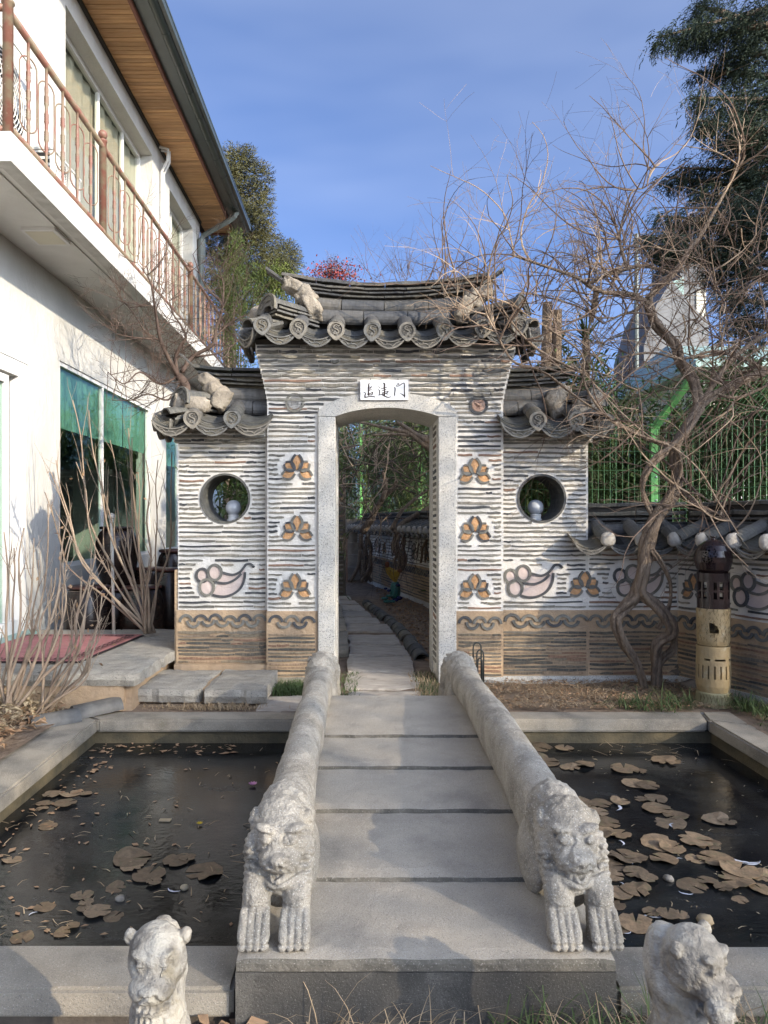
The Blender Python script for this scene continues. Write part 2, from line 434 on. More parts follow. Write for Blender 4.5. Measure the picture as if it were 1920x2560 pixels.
m_cer_g = mat('olive_glaze', (0.26, 0.235, 0.13), (0.20, 0.18, 0.10), 9, 0.45, 0.3, 50)
m_cer_line = mat('incised_brown_line', (0.10, 0.075, 0.03), (0.08, 0.055, 0.02), 9, 0.6, 0)
m_pad = mat('dead_lily_pad', (0.27, 0.19, 0.115), (0.18, 0.13, 0.08), 3.2, 0.6, 0.5, 9, stain=[((0.15, 0.15, 0.07), 1.6, 0.54, 0.7, 0.6), ((0.09, 0.06, 0.04), 4.5, 0.58, 0.72, 0.6)], hvar=0.34)
m_padwet = mat('wet_lily_pad', (0.075, 0.07, 0.05), (0.05, 0.048, 0.036), 12, 0.3, 0.2, 50)
m_ice = mat('white_ice_sheen', (0.66, 0.69, 0.74), (0.60, 0.62, 0.68), 9, 0.2, 0.1)
m_straw = mat('dry_straw', (0.42, 0.32, 0.20), (0.30, 0.21, 0.12), 9, 0.9, 0)
m_leafd = mat('dry_leaf', (0.30, 0.18, 0.10), (0.33, 0.22, 0.13), 7, 0.85, 0.2, stain=((0.12, 0.07, 0.045), 9, 0.55, 0.7, 0.6))
m_leafp = mat('pale_dry_leaf', (0.45, 0.37, 0.24), (0.33, 0.25, 0.15), 7, 0.85, 0.2)
m_grass = mat('garden_grass', (0.055, 0.09, 0.03), (0.09, 0.12, 0.04), 4, 0.7, 0)
m_iron = mat('black_iron_hoop', (0.03, 0.035, 0.03), (0.05, 0.05, 0.045), 9, 0.5, 0.1)
m_concrete = mat('grey_concrete_tower', (0.22, 0.22, 0.215), (0.16, 0.16, 0.16), 1.2, 0.9, 0.1)
m_cream = mat('cream_render', (0.62, 0.58, 0.48), (0.56, 0.52, 0.43), 2, 0.9, 0.1)
m_teal = mat('pale_teal_roof', (0.30, 0.42, 0.37), (0.25, 0.36, 0.32), 3, 0.5, 0)
m_yglaze = mat('yellow_ochre_glaze', (0.42, 0.26, 0.035), (0.33, 0.19, 0.03), 6, 0.3, 0.1)
m_tglaze = mat('teal_scale_glaze', (0.05, 0.17, 0.14), (0.03, 0.11, 0.10), 22, 0.3, 0.5, 40)
m_bglaze = mat('deep_blue_glaze', (0.010, 0.015, 0.09), (0.008, 0.01, 0.05), 9, 0.25, 0.1)
m_rust = mat('red_brown_glaze', (0.22, 0.08, 0.03), (0.16, 0.05, 0.02), 9, 0.35, 0.1)
m_rock = mat('brown_rock', (0.15, 0.12, 0.09), (0.09, 0.075, 0.06), 7, 0.9, 0.8, 30)
m_pinkf = mat('pink_petal', (0.62, 0.30, 0.45), (0.5, 0.2, 0.35), 9, 0.6, 0)
m_yel = mat('yellow_petal', (0.62, 0.45, 0.04), (0.5, 0.35, 0.03), 9, 0.6, 0)
m_wstone = mat('marble_statue', (0.48, 0.44, 0.36), (0.33, 0.295, 0.24), 11, 0.8, 0.55, 90, stain=[((0.15, 0.13, 0.10), 11, 0.46, 0.66, 0.8), ((0.34, 0.27, 0.14), 7, 0.56, 0.72, 0.5), ((0.10, 0.09, 0.08), 30, 0.60, 0.72, 0.6)], bump2=(0.5, 40))

# tinted glass that shows a dim room and reflects the garden
def glass(name, tint, gl=0.35, rough=0.02):
    m = bpy.data.materials.new(name); m.use_nodes = True
    n = m.node_tree.nodes; l = m.node_tree.links
    n.remove(n['Principled BSDF'])
    out = n['Material Output']
    tr = n.new('ShaderNodeBsdfTransparent'); tr.inputs['Color'].default_value = (*tint, 1)
    g = n.new('ShaderNodeBsdfGlossy'); g.inputs['Roughness'].default_value = rough; g.inputs['Color'].default_value = (0.8, 0.95, 0.88, 1)
    lw_ = n.new('ShaderNodeLayerWeight'); lw_.inputs['Blend'].default_value = 0.5
    pw_ = n.new('ShaderNodeMath'); pw_.operation = 'POWER'; pw_.inputs[1].default_value = 4.0
    fr = n.new('ShaderNodeMath'); fr.operation = 'MULTIPLY_ADD'; fr.inputs[1].default_value = gl; fr.inputs[2].default_value = 0.03
    l.new(lw_.outputs['Facing'], pw_.inputs[0]); l.new(pw_.outputs[0], fr.inputs[0])
    mx = n.new('ShaderNodeMixShader')
    l.new(fr.outputs[0], mx.inputs[0]); l.new(tr.outputs[0], mx.inputs[1]); l.new(g.outputs[0], mx.inputs[2])
    l.new(mx.outputs[0], out.inputs['Surface'])
    return m
m_glass = glass('green_tinted_glass', (0.84, 0.92, 0.88), 0.55)
m_glass2 = glass('upper_window_glass', (0.90, 0.90, 0.86), 0.42)

# pond: black water under a thin, scuffed skin of ice
def water_mat():
    m = bpy.data.materials.new('iced_pond_water'); m.use_nodes = True
    n = m.node_tree.nodes; l = m.node_tree.links
    b = n['Principled BSDF']
    tc = n.new('ShaderNodeTexCoord')
    a = n.new('ShaderNodeTexNoise'); a.inputs['Scale'].default_value = 2.2; a.inputs['Detail'].default_value = 7; a.inputs['Roughness'].default_value = 0.65
    mp = n.new('ShaderNodeMapping'); mp.inputs['Scale'].default_value = (1, 1.6, 1)
    l.new(tc.outputs['Object'], mp.inputs['Vector'])
    l.new(mp.outputs['Vector'], a.inputs['Vector'])
    r = n.new('ShaderNodeMapRange'); r.inputs['From Min'].default_value = 0.42; r.inputs['From Max'].default_value = 0.78
    l.new(a.outputs['Fac'], r.inputs['Value'])
    mx = n.new('ShaderNodeMix'); mx.data_type = 'RGBA'
    mx.inputs['A'].default_value = (0.006, 0.007, 0.008, 1); mx.inputs['B'].default_value = (0.032, 0.034, 0.033, 1)
    l.new(r.outputs['Result'], mx.inputs['Factor'])
    # drifting dust specks
    v = n.new('ShaderNodeTexNoise'); v.inputs['Scale'].default_value = 85; v.inputs['Detail'].default_value = 2; v.inputs['Roughness'].default_value = 0.8
    l.new(tc.outputs['Object'], v.inputs['Vector'])
    r2 = n.new('ShaderNodeMapRange'); r2.inputs['From Min'].default_value = 0.70; r2.inputs['From Max'].default_value = 0.76
    r2.inputs['To Max'].default_value = 0.7
    l.new(v.outputs['Fac'], r2.inputs['Value'])
    m2 = n.new('ShaderNodeMix'); m2.data_type = 'RGBA'; m2.inputs['B'].default_value = (0.30, 0.26, 0.20, 1)
    l.new(r2.outputs['Result'], m2.inputs['Factor']); l.new(mx.outputs['Result'], m2.inputs['A'])
    l.new(m2.outputs['Result'], b.inputs['Base Color'])
    r3 = n.new('ShaderNodeMapRange'); r3.inputs['To Min'].default_value = 0.06; r3.inputs['To Max'].default_value = 0.42
    l.new(r.outputs['Result'], r3.inputs['Value']); l.new(r3.outputs['Result'], b.inputs['Roughness'])
    b.inputs['Specular IOR Level'].default_value = 0.45
    bp = n.new('ShaderNodeBump'); bp.inputs['Strength'].default_value = 0.12; bp.inputs['Distance'].default_value = 0.01
    w = n.new('ShaderNodeTexNoise'); w.inputs['Scale'].default_value = 26; w.inputs['Detail'].default_value = 5
    l.new(mp.outputs['Vector'], w.inputs['Vector']); l.new(w.outputs['Fac'], bp.inputs['Height']); l.new(bp.outputs[0], b.inputs['Normal'])
    return m
m_water = water_mat()
# ================================================================== GROUND, POND, KERBS
def sheet_ring(name, outer, hole, z, m, n=1):
    ox0, ox1, oy0, oy1 = outer; hx0, hx1, hy0, hy1 = hole
    mb = MB()
    for (a, b, c, d) in ((ox0, hx0, oy0, oy1), (hx1, ox1, oy0, oy1), (hx0, hx1, oy0, hy0), (hx0, hx1, hy1, oy1)):
        mb.add([(a, c, z), (b, c, z), (b, d, z), (a, d, z)], [(0, 1, 2, 3)])
    return mb.build(name, m, kind='structure')

sheet_ring('ground', (-300, 300, -60, 600), (-4.0, 4.6, -1.5, 24.0), -0.03, m_soil)

def bumpy_ground(name, x0, x1, y0, y1, m, z=-0.012, amp=0.022, step=0.09, excl=None, zf=None):
    nx = max(2, int((x1 - x0) / step)); ny = max(2, int((y1 - y0) / step))
    mb = MB(); vs = []; fs = []
    for j in range(ny + 1):
        for i in range(nx + 1):
            x = x0 + (x1 - x0) * i / nx; y = y0 + (y1 - y0) * j / ny
            base = zf(x, y) if zf else z
            edge = min(1, min(x - x0, x1 - x, y - y0, y1 - y) / 0.15)
            vs.append((x, y, base + amp * edge * (noise.fractal(Vector((x * 3, y * 3, 0.3)), 1, 2, 4))))
    for j in range(ny):
        for i in range(nx):
            a = j * (nx + 1) + i
            fs.append((a, a + 1, a + nx + 2, a + nx + 1))
    mb.add(vs, fs)
    return mb.build(name, m, smooth=True, kind='structure')

bumpy_ground('garden_bed', -0.55, 2.55, 5.0, 6.05, m_soil, z=0.0, amp=0.03)
bumpy_ground('garden_bed', 2.45, 4.6, 1.9, 6.05, m_soil, z=0.0, amp=0.04)
bumpy_ground('garden_bed', -4.0, -1.93, 2.0, 5.1, m_soil, z=0.02, amp=0.05)
bumpy_ground('garden_bed', -4.0, 4.6, -1.5, 2.07, m_soil, z=-0.14, amp=0.04)
bumpy_ground('garden_bed', -4.0, 4.6, 6.05, 24.0, m_soil, z=-0.01, amp=0.03, step=0.25)
bumpy_ground('garden_bed', -4.0, -0.5, 5.0, 6.1, m_soil, z=-0.005, amp=0.02)

WATER_Z = -0.165
mb = MB(); mb.add([(-1.75, 2.2, WATER_Z), (2.3, 2.2, WATER_Z), (2.3, 4.9, WATER_Z), (-1.75, 4.9, WATER_Z)], [(0, 1, 2, 3)])
mb.build('pond_water', m_water, kind='structure')
mb = MB(); mb.box(-1.9, 2.4, 2.1, 4.95, -0.6, -0.55); mb.build('pond_floor', m_pondwall, kind='structure')

def kerb_block(x0, x1, y0, y1, zt=0.0, zb=-0.085, parent=None, poly=None, seed=0):
    """kerb stone with worn rounded edges"""
    rr = random.Random(seed)
    bm = bmesh.new()
    if poly is None: poly = [(x0, y0), (x1, y0), (x1, y1), (x0, y1)]
    vb = [bm.verts.new((p[0], p[1], zb)) for p in poly]; vt = [bm.verts.new((p[0], p[1], zt)) for p in poly]
    n = len(poly)
    bm.faces.new(vb[::-1]); bm.faces.new(vt)
    for i in range(n): bm.faces.new((vb[i], vb[(i + 1) % n], vt[(i + 1) % n], vt[i]))
    bmesh.ops.bevel(bm, geom=[e for e in bm.edges], offset=0.012, segments=2, affect='EDGES', clamp_overlap=True)
    me = bpy.data.meshes.new('kerb_stone'); bm.to_mesh(me); bm.free()
    me.materials.append(m_kerb)
    for p in me.polygons: p.use_smooth = False
    cx = sum(p[0] for p in poly) / n; cy = sum(p[1] for p in poly) / n
    me.transform(Matrix.Translation((-cx, -cy, -zb)))
    o = bpy.data.objects.new('kerb_stone', me); C.objects.link(o)
    o.location = (cx, cy, zb)
    if parent: o.parent = parent; o.location = Vector((cx, cy, zb)) - org(parent)
    return o
kerb = thing('pond_kerb', (0.2, 4.9, -0.085), 'grey granite kerb framing the lily pond on all sides', 'kerb')
kerb_block(0, 0, 0, 0, poly=[(-1.72, 4.82), (-0.42, 4.82), (-0.42, 5.015), (-1.97, 5.015)], parent=kerb)
kerb_block(0, 0, 0, 0, poly=[(-0.417, 4.82), (0.80, 4.82), (0.80, 5.015), (-0.417, 5.015)], parent=kerb)
kerb_block(0, 0, 0, 0, poly=[(0.803, 4.82), (2.25, 4.82), (2.30, 5.015), (0.803, 5.015)], parent=kerb)
kerb_block(0, 0, 0, 0, poly=[(2.256, 4.815), (2.47, 4.70), (2.50, 5.02), (2.306, 5.015)], parent=kerb)
kerb_block(0, 0, 0, 0, poly=[(2.253, 3.3), (2.50, 3.3), (2.472, 4.695), (2.256, 4.81)], parent=kerb)
kerb_block(2.25, 2.50, 2.05, 3.295, parent=kerb)
kerb_block(0, 0, 0, 0, poly=[(-1.985, 3.4), (-1.70, 3.4), (-1.724, 4.815), (-1.975, 5.01)], parent=kerb)
kerb_block(-1.98, -1.69, 2.275, 3.396, parent=kerb)
kerb_block(-1.98, -0.357, 2.05, 2.268, parent=kerb)
kerb_block(0.707, 2.245, 2.05, 2.262, parent=kerb)
mb = MB()
mb.box(-1.80, 2.34, 4.853, 4.95, -0.6, -0.088); mb.box(-1.85, -1.753, 2.15, 4.95, -0.6, -0.088); mb.box(2.29, 2.38, 2.15, 4.95, -0.6, -0.088)
mb.box(-1.85, 2.38, 2.09, 2.235, -0.6, -0.088)
mb.build('pond_wall', m_pondwall, kerb)
mb = MB(); mb.box(-1.95, 2.45, 2.085, 2.2, -0.5, -0.09); mb.build('kerb_footing', m_rock, kerb)

# ================================================================== BRIDGE
bridge = thing('stone_bridge', (0.17, 3.5, -0.1), 'grey granite slab bridge with shallow risers crossing the lily pond', 'bridge')
edges = [(2.03, 0.10), (2.45, 0.121), (2.90, 0.172), (3.30, 0.207), (3.68, 0.237), (4.40, 0.267)]
def rough_slab(name, x0, x1, y0, y1, z0f, z1, zt0, zt1, m, parent, nx=40, ny=10, amp=0.003, seed=0, edgeamp=0.004):
    """slab whose top rises from zt0 (front) to zt1 (back), worn edges; bottom at z1"""
    mb = MB(); vs = []; fs = []
    for j in range(ny + 1):
        for i in range(nx + 1):
            x = x0 + (x1 - x0) * i / nx; y = y0 + (y1 - y0) * j / ny
            z = zt0 + (zt1 - zt0) * j / ny + amp * noise.fractal(Vector((x * 9 + seed, y * 9, 0)), 1, 2, 4)
            if j == 0: z -= 0.006; y += edgeamp * noise.noise(Vector((x * 14 + seed, 0, 3)))
            if i in (0, nx): z -= 0.005
            vs.append((x, y, z))
    for j in range(ny):
        for i in range(nx):
            a = j * (nx + 1) + i
            fs.append((a, a + 1, a + nx + 2, a + nx + 1))
    b = len(vs); sk = []
    # front skirt in two rows, sides and back
    for i in range(nx + 1):
        v = vs[i]; vs.append((v[0], v[1] - 0.004 + edgeamp * noise.noise(Vector((v[0] * 18, seed, 1))), v[2] - 0.012))
    for i in range(nx + 1):
        v = vs[i]; vs.append((v[0], v[1] - 0.003, z1))
    for i in range(nx):
        sk.append((i, b + i, b + i + 1, i + 1)[::1])
        sk.append((b + i, b + nx + 1 + i, b + nx + 2 + i, b + i + 1))
    c = len(vs)
    vs += [(x0, y0, z1), (x0, y1, z1), (x1, y0, z1), (x1, y1, z1)]
    for j in range(ny):
        pass
    fs.append(tuple([c] + [j * (nx + 1) for j in range(ny + 1)] + [c + 1]))
    fs.append(tuple([c + 3] + [j * (nx + 1) + nx for j in range(ny, -1, -1)] + [c + 2]))
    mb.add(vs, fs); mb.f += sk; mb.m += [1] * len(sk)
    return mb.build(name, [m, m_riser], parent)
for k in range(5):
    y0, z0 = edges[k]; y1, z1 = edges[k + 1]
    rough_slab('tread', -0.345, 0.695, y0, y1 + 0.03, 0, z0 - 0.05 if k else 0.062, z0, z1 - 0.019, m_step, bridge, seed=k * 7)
mb = MB()
mb.add([(-0.345, 4.425, 0.243), (0.695, 4.425, 0.243), (0.695, 4.98, 0.10), (-0.345, 4.98, 0.10), (-0.345, 4.98, -0.02), (0.695, 4.98, -0.02), (-0.345, 4.4, 0.1), (0.695, 4.4, 0.1)],
       [(0, 1, 2, 3), (3, 2, 5, 4), (0, 3, 4, 6), (1, 7, 5, 2)])
mb.build('far_tread', m_step, bridge)
# plain stained front block under the first tread, and the beam sides
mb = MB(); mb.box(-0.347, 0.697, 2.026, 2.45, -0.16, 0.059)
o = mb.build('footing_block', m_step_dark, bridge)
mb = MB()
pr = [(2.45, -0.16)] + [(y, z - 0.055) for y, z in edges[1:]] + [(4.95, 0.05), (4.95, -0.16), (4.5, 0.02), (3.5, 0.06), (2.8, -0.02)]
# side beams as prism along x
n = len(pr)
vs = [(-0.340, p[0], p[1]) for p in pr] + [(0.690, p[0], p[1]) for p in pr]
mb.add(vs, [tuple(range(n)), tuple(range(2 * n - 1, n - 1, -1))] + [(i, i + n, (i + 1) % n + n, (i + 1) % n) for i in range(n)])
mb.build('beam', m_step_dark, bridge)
# raised stone band that carries the paws, level with the treads' outer edges
# ================================================================== PATH THROUGH THE GATE
path = thing('stone_path', (0.2, 8, 0), 'grey flagstone path curving left behind the gate', 'path')
del path['category']; path['kind'] = 'structure'; del path['label']
def flag_stone(parent, poly, zt, th, m, seed=0, name='paving_stone', sub=5, amp=0.006):
    """irregular slab from a quad footprint (front-left, front-right, back-right, back-left)"""
    a, b, c, d = [Vector((p[0], p[1], 0)) for p in poly]
    nx = 14; ny = sub
    vs = []; fs = []
    for j in range(ny + 1):
        for i in range(nx + 1):
            u = i / nx; v = j / ny
            p = a.lerp(b, u).lerp(d.lerp(c, u), v)
            edge = (i in (0, nx)) or (j in (0, ny))
            q = Vector((p.x * 7 + seed * 3.1, p.y * 7, seed))
            z = zt + amp * noise.fractal(q, 1, 2, 3)
            if edge:
                z -= 0.008
                p = p + Vector((noise.noise(q * 1.7), noise.noise(q * 1.7 + Vector((9, 0, 0))), 0)) * 0.022
            vs.append((p.x, p.y, z))
    for j in range(ny):
        for i in range(nx):
            q = j * (nx + 1) + i
            fs.append((q, q + 1, q + nx + 2, q + nx + 1))
    loop = [i for i in range(nx + 1)] + [j * (nx + 1) + nx for j in range(1, ny + 1)] + [ny * (nx + 1) + i for i in range(nx - 1, -1, -1)] + [j * (nx + 1) for j in range(ny - 1, 0, -1)]
    b0 = len(vs); L = len(loop)
    for k, i in enumerate(loop):
        v = vs[i]; q = Vector((v[0] * 16, v[1] * 16, seed + 5))
        vs.append((v[0] + 0.012 * noise.noise(q), v[1] - 0.006 + 0.012 * noise.noise(q + Vector((5, 5, 5))), zt - th * 0.5))
    for k, i in enumerate(loop):
        v = vs[i]; vs.append((v[0] * 1.0, v[1] + 0.01, zt - th))
    for k in range(L):
        k2 = (k + 1) % L
        fs.append((loop[k2], loop[k], b0 + k, b0 + k2)); fs.append((b0 + k2, b0 + k, b0 + L + k, b0 + L + k2))
    mb = MB(); mb.add(vs, fs)
    return mb.build(name, m, parent)
def strip_from_px(xl, xr, yf, yb, xlb=None, xrb=None, z=0.02):
    f1 = PG(xl, yf, z); f2 = PG(xr, yf, z)
    b1 = PG(xlb if xlb is not None else xl, yb, z); b2 = PG(xrb if xrb is not None else xr, yb, z)
    return [(f1.x, f1.y), (f2.x, f2.y), (b2.x, b2.y), (b1.x, b1.y)]
stones = [(868, 1062, 1758, 1727, 872, 1055), (864, 1056, 1719, 1680, 868, 1038), (868, 1038, 1676, 1640, 872, 1024), (874, 1022, 1636, 1613, 876, 1008),
          (874, 1000, 1609, 1586, 871, 990), (868, 982, 1577, 1560, 866, 966), (862, 952, 1557, 1543, 862, 938), (858, 930, 1540, 1527, 856, 918),
          (852, 912, 1524, 1512, 850, 900), (846, 896, 1509, 1500, 844, 886), (840, 880, 1497, 1489, 838, 872)]
for k, (a, b, yf, yb, c, d) in enumerate(stones):
    flag_stone(path, strip_from_px(a, b, yf, yb, c, d), 0.025, 0.05, m_path, seed=k)
for k, (a, b, yf, yb, c, d) in enumerate([(838, 872, 1624, 1578, 838, 868), (836, 866, 1574, 1545, 836, 862), (836, 858, 1541, 1515, 834, 856)]):
    flag_stone(path, strip_from_px(a, b, yf, yb, c, d, z=0.06), 0.065, 0.08, m_kerb, seed=30 + k)
# convex roof tiles set as an edging along the right of the path
def half_tile_mesh(name, L, r, m, th=0.014, seg=9, taper=1.0, arc=pi):
    mb = MB(); vs = []; fs = []
    for j, (y, k) in enumerate(((0, 1.0), (L, taper))):
        for rr in (r * k, (r - th) * k):
            for i in range(seg + 1):
                a = (pi - arc) / 2 + arc * i / seg
                vs.append((rr * cos(a), y, rr * sin(a)))
    q = seg + 1
    for i in range(seg):
        fs.append((i, i + 1, 2 * q + i + 1, 2 * q + i))            # outer
        fs.append((q + i + 1, q + i, 3 * q + i, 3 * q + i + 1))    # inner
        fs.append((i + 1, i, q + i, q + i + 1))
        fs.append((2 * q + i, 2 * q + i + 1, 3 * q + i + 1, 3 * q + i))
    fs.append((0, 2 * q, 3 * q, q)); fs.append((seg, q + seg, 3 * q + seg, 2 * q + seg))
    mb.add(vs, fs)
    return mb.mesh(name, m, smooth=False)
me_edge = half_tile_mesh('edging_tile', 0.30, 0.085, m_roof_old, taper=0.86)
ep = [PG(1048, 1650), PG(1022, 1614), PG(1004, 1588), PG(985, 1570), PG(962, 1550), PG(936, 1530), PG(916, 1515), PG(900, 1503)]
walk = []
for a, b in zip(ep, ep[1:]):
    k = max(1, int((b - a).length / 0.25))
    for i in range(k): walk.append(a.lerp(b, i / k))
for i in range(len(walk) - 1):
    d = walk[i + 1] - walk[i]
    piece(me_edge, 'edging_tile', path, walk[i] + Vector((0.03, 0, -0.015)), rx=radians(2), rz=atan2(-d.x, d.y) + RND.uniform(-.07, .07))

# ================================================================== WALL FACE PIECES
def strip_mesh(i):
    rr = random.Random(100 + i)
    n = 5; mb = MB(); vs = []; fs = []
    for k in range(n + 1):
        x = -0.5 + k / n
        c = 0.0020 * sin(k * 1.3 + i) + rr.uniform(-0.0014, 0.0014)
        if i % 3 == 0: c += 0.0025 * (4 * x * x - 0.5)
        h = 0.0078 + rr.uniform(-0.0017, 0.0017)
        if k in (0, n): h *= rr.uniform(0.7, 1.0)
        y = -0.007 + rr.uniform(-0.002, 0.002)
        vs += [(x, y, c - h), (x, y - 0.001, c + h), (x, 0.012, c + h), (x, 0.012, c - h)]
    for k in range(n):
        a = k * 4; b = a + 4
        for q in range(4):
            fs.append((a + q, b + q, b + (q + 1) % 4, a + (q + 1) % 4)[::-1])
    fs.append((0, 1, 2, 3)[::-1]); fs.append(tuple(n * 4 + q for q in range(4)))
    mb.add(vs, fs)
    return mb
STRIPS = [strip_mesh(i).mesh('wall_tile', m_tile) for i in range(12)]
STRIPS_LOW = [strip_mesh(i + 20).mesh('wall_tile', m_tile_low) for i in range(12)]

def courses(fr, parent, zs, s0, s1, holes=(), lens=(0.2, 0.42), meshes=STRIPS, d=0.0, name='wall_tile', gap=0.004, short=0.15, thick=(0.85, 1.2), rnd=RND):
    n = 0
    for z in zs:
        a = s0(z) if callable(s0) else s0
        b = s1(z) if callable(s1) else s1
        dd = d(z) if callable(d) else d
        st = 0.01; N = int((b - a) / st)
        free = [not any(h(a + (i + 0.5) * st, z) for h in holes) for i in range(N)]
        i = 0
        while i < N:
            if not free[i]: i += 1; continue
            j = i
            while j < N and free[j]: j += 1
            x = a + i * st + rnd.uniform(0, 0.008); e = a + j * st - rnd.uniform(0, 0.008)
            tilt = rnd.uniform(-0.006, 0.006)
            while e - x > 0.045:
                L = rnd.uniform(*lens)
                if rnd.random() < short: L = rnd.uniform(0.05, 0.11)
                if e - x - L < 0.06: L = e - x
                L = min(L, e - x)
                me = rnd.choice(meshes)
                fl = -1 if rnd.random() < 0.5 else 1
                piece(me, name, parent, fr.w(x + L / 2, dd, z + rnd.uniform(-0.0035, 0.0035)), ry=tilt * .6 + rnd.uniform(-0.006, 0.006), rz=fr.a,
                      sc=((L - gap), 1, rnd.uniform(*thick)))
                n += 1
                x += L
            i = j
    return n

def arc_strip(mb, pts, w, y0, y1, mi=0):
    """flat bar of width w following pts (x,z), from depth y0 to y1"""
    n = len(pts)
    P_ = []
    for i in range(n):
        a = Vector(pts[max(0, i - 1)]); b = Vector(pts[min(n - 1, i + 1)])
        t = (b - a)
        if t.length < 1e-9: t = Vector((1, 0))
        t.normalize(); nn = Vector((-t.y, t.x))
        ww = w if not callable(w) else w(i / (n - 1))
        P_.append((Vector(pts[i]) + nn * ww / 2, Vector(pts[i]) - nn * ww / 2))
    vs = []
    for a, b in P_:
        vs += [(a.x, y0, a.y), (b.x, y0, b.y), (b.x, y1, b.y), (a.x, y1, a.y)]
    fs = []
    for i in range(n - 1):
        q = i * 4; r = q + 4
        for k in range(4): fs.append((q + k, q + (k + 1) % 4, r + (k + 1) % 4, r + k))
    fs.append((0, 3, 2, 1)); fs.append(tuple((n - 1) * 4 + k for k in range(4)))
    mb.add(vs, fs, mi)

def half_ring(up=True, r=0.055, w=0.022, seg=9):
    mb = MB()
    pts = [(r * cos(pi * (0.04 + 0.92 * i / seg)), (1 if up else -1) * r * sin(pi * (0.04 + 0.92 * i / seg))) for i in range(seg + 1)]
    arc_strip(mb, pts, w, -0.010, 0.012)
    return mb.mesh('wave_tile', m_ring)
WAVE_UP = half_ring(True); WAVE_DN = half_ring(False)
def waves(fr, parent, s0, s1, zc, pitch=0.128, d=0.0):
    n = int((s1 - s0) / pitch + 0.5)
    p = (s1 - s0) / n
    for i in range(n):
        sx = p / pitch
        piece(WAVE_UP, 'wave_tile', parent, fr.w(s0 + (i + 0.5) * p, d + RND.uniform(0, .003), zc - 0.009 + RND.uniform(-.004, .004)), rz=fr.a, ry=RND.uniform(-.1, .1), sc=(sx, 1, RND.uniform(.9, 1.05)))
        if i < n - 1 or True:
            c = s0 + (i + 1.0) * p if i < n - 1 else s0 + 0.3 * p
            if i < n - 1:
                piece(WAVE_DN, 'wave_tile', parent, fr.w(c, d + RND.uniform(0.002, .004), zc + 0.009 + RND.uniform(-.004, .004)), rz=fr.a, ry=RND.uniform(-.1, .1), sc=(sx, 1, RND.uniform(.9, 1.05)))

def petal_mesh(h, w):
    """vesica of two bent tiles round a clay fill, centred, long axis z"""
    mb = MB(); n = 8
    R = [(w / 2 * sin(pi * (0.06 + 0.88 * i / n)) ** 0.75, -h / 2 + h * i / n) for i in range(n + 1)]
    arc_strip(mb, R, 0.019, -0.011, 0.012, 0)
    arc_strip(mb, [(-x, z) for x, z in R], 0.019, -0.0095, 0.012, 0)
    vs = [(0, -0.006, 0)]
    out = R + [(-x, z) for x, z in R[::-1]]
    for x, z in out: vs.append((x * 0.92, -0.001, z * 0.95))
    m = len(out)
    mb.add(vs, [(0, i + 1, (i + 1) % m + 1) for i in range(m)], 1)
    return mb.mesh('petal', [m_ring, m_orange])
PETAL = petal_mesh(0.122, 0.086)
def flower(fr, parent, s, z, k=1.0):
    lay = [(0, 0.036, 0, 1.0, 1.0), (-0.059, 0.004, -52, 0.86, 0.74), (0.059, 0.004, 52, 0.86, 0.74), (-0.069, -0.058, 68, 0.90, 0.84), (0.069, -0.058, -68, 0.90, 0.84)]
    for i, (dx, dz, a, sx, sz) in enumerate(lay):
        piece(PETAL, 'petal', parent, fr.w(s + dx * k, 0.0015 * (5 - i), z + dz * k), rz=fr.a, ry=radians(a + RND.uniform(-5, 5)), sc=(sx * k, 1, sz * k))

GOURD = dict(
    rings=[(0, 0, 19, 17), (-31.8, -7.4, 16.5, 14), (-20.3, -37, 20, 18)],
    outer=[(-6, -56), (12, -60), (32, -59), (52, -50), (65, -37), (73, -19), (75, 1)],
    top=[(18, 0), (44, -6), (62, 1), (72, 12), (78, 20), (89, 21), (98, 13)],
    mid=[(0, -24), (27, -27), (50, -18), (66, -3)])
def smooth_pts(pts, n=4):
    out = []
    P_ = [Vector(p) for p in pts]
    for i in range(len(P_) - 1):
        p0 = P_[max(0, i - 1)]; p1 = P_[i]; p2 = P_[i + 1]; p3 = P_[min(len(P_) - 1, i + 2)]
        for k in range(n):
            t = k / n
            out.append(0.5 * ((2 * p1) + (-p0 + p2) * t + (2 * p0 - 5 * p1 + 4 * p2 - p3) * t * t + (-p0 + 3 * p1 - 3 * p2 + p3) * t * t * t))
    out.append(P_[-1])
    return out
_g = {}
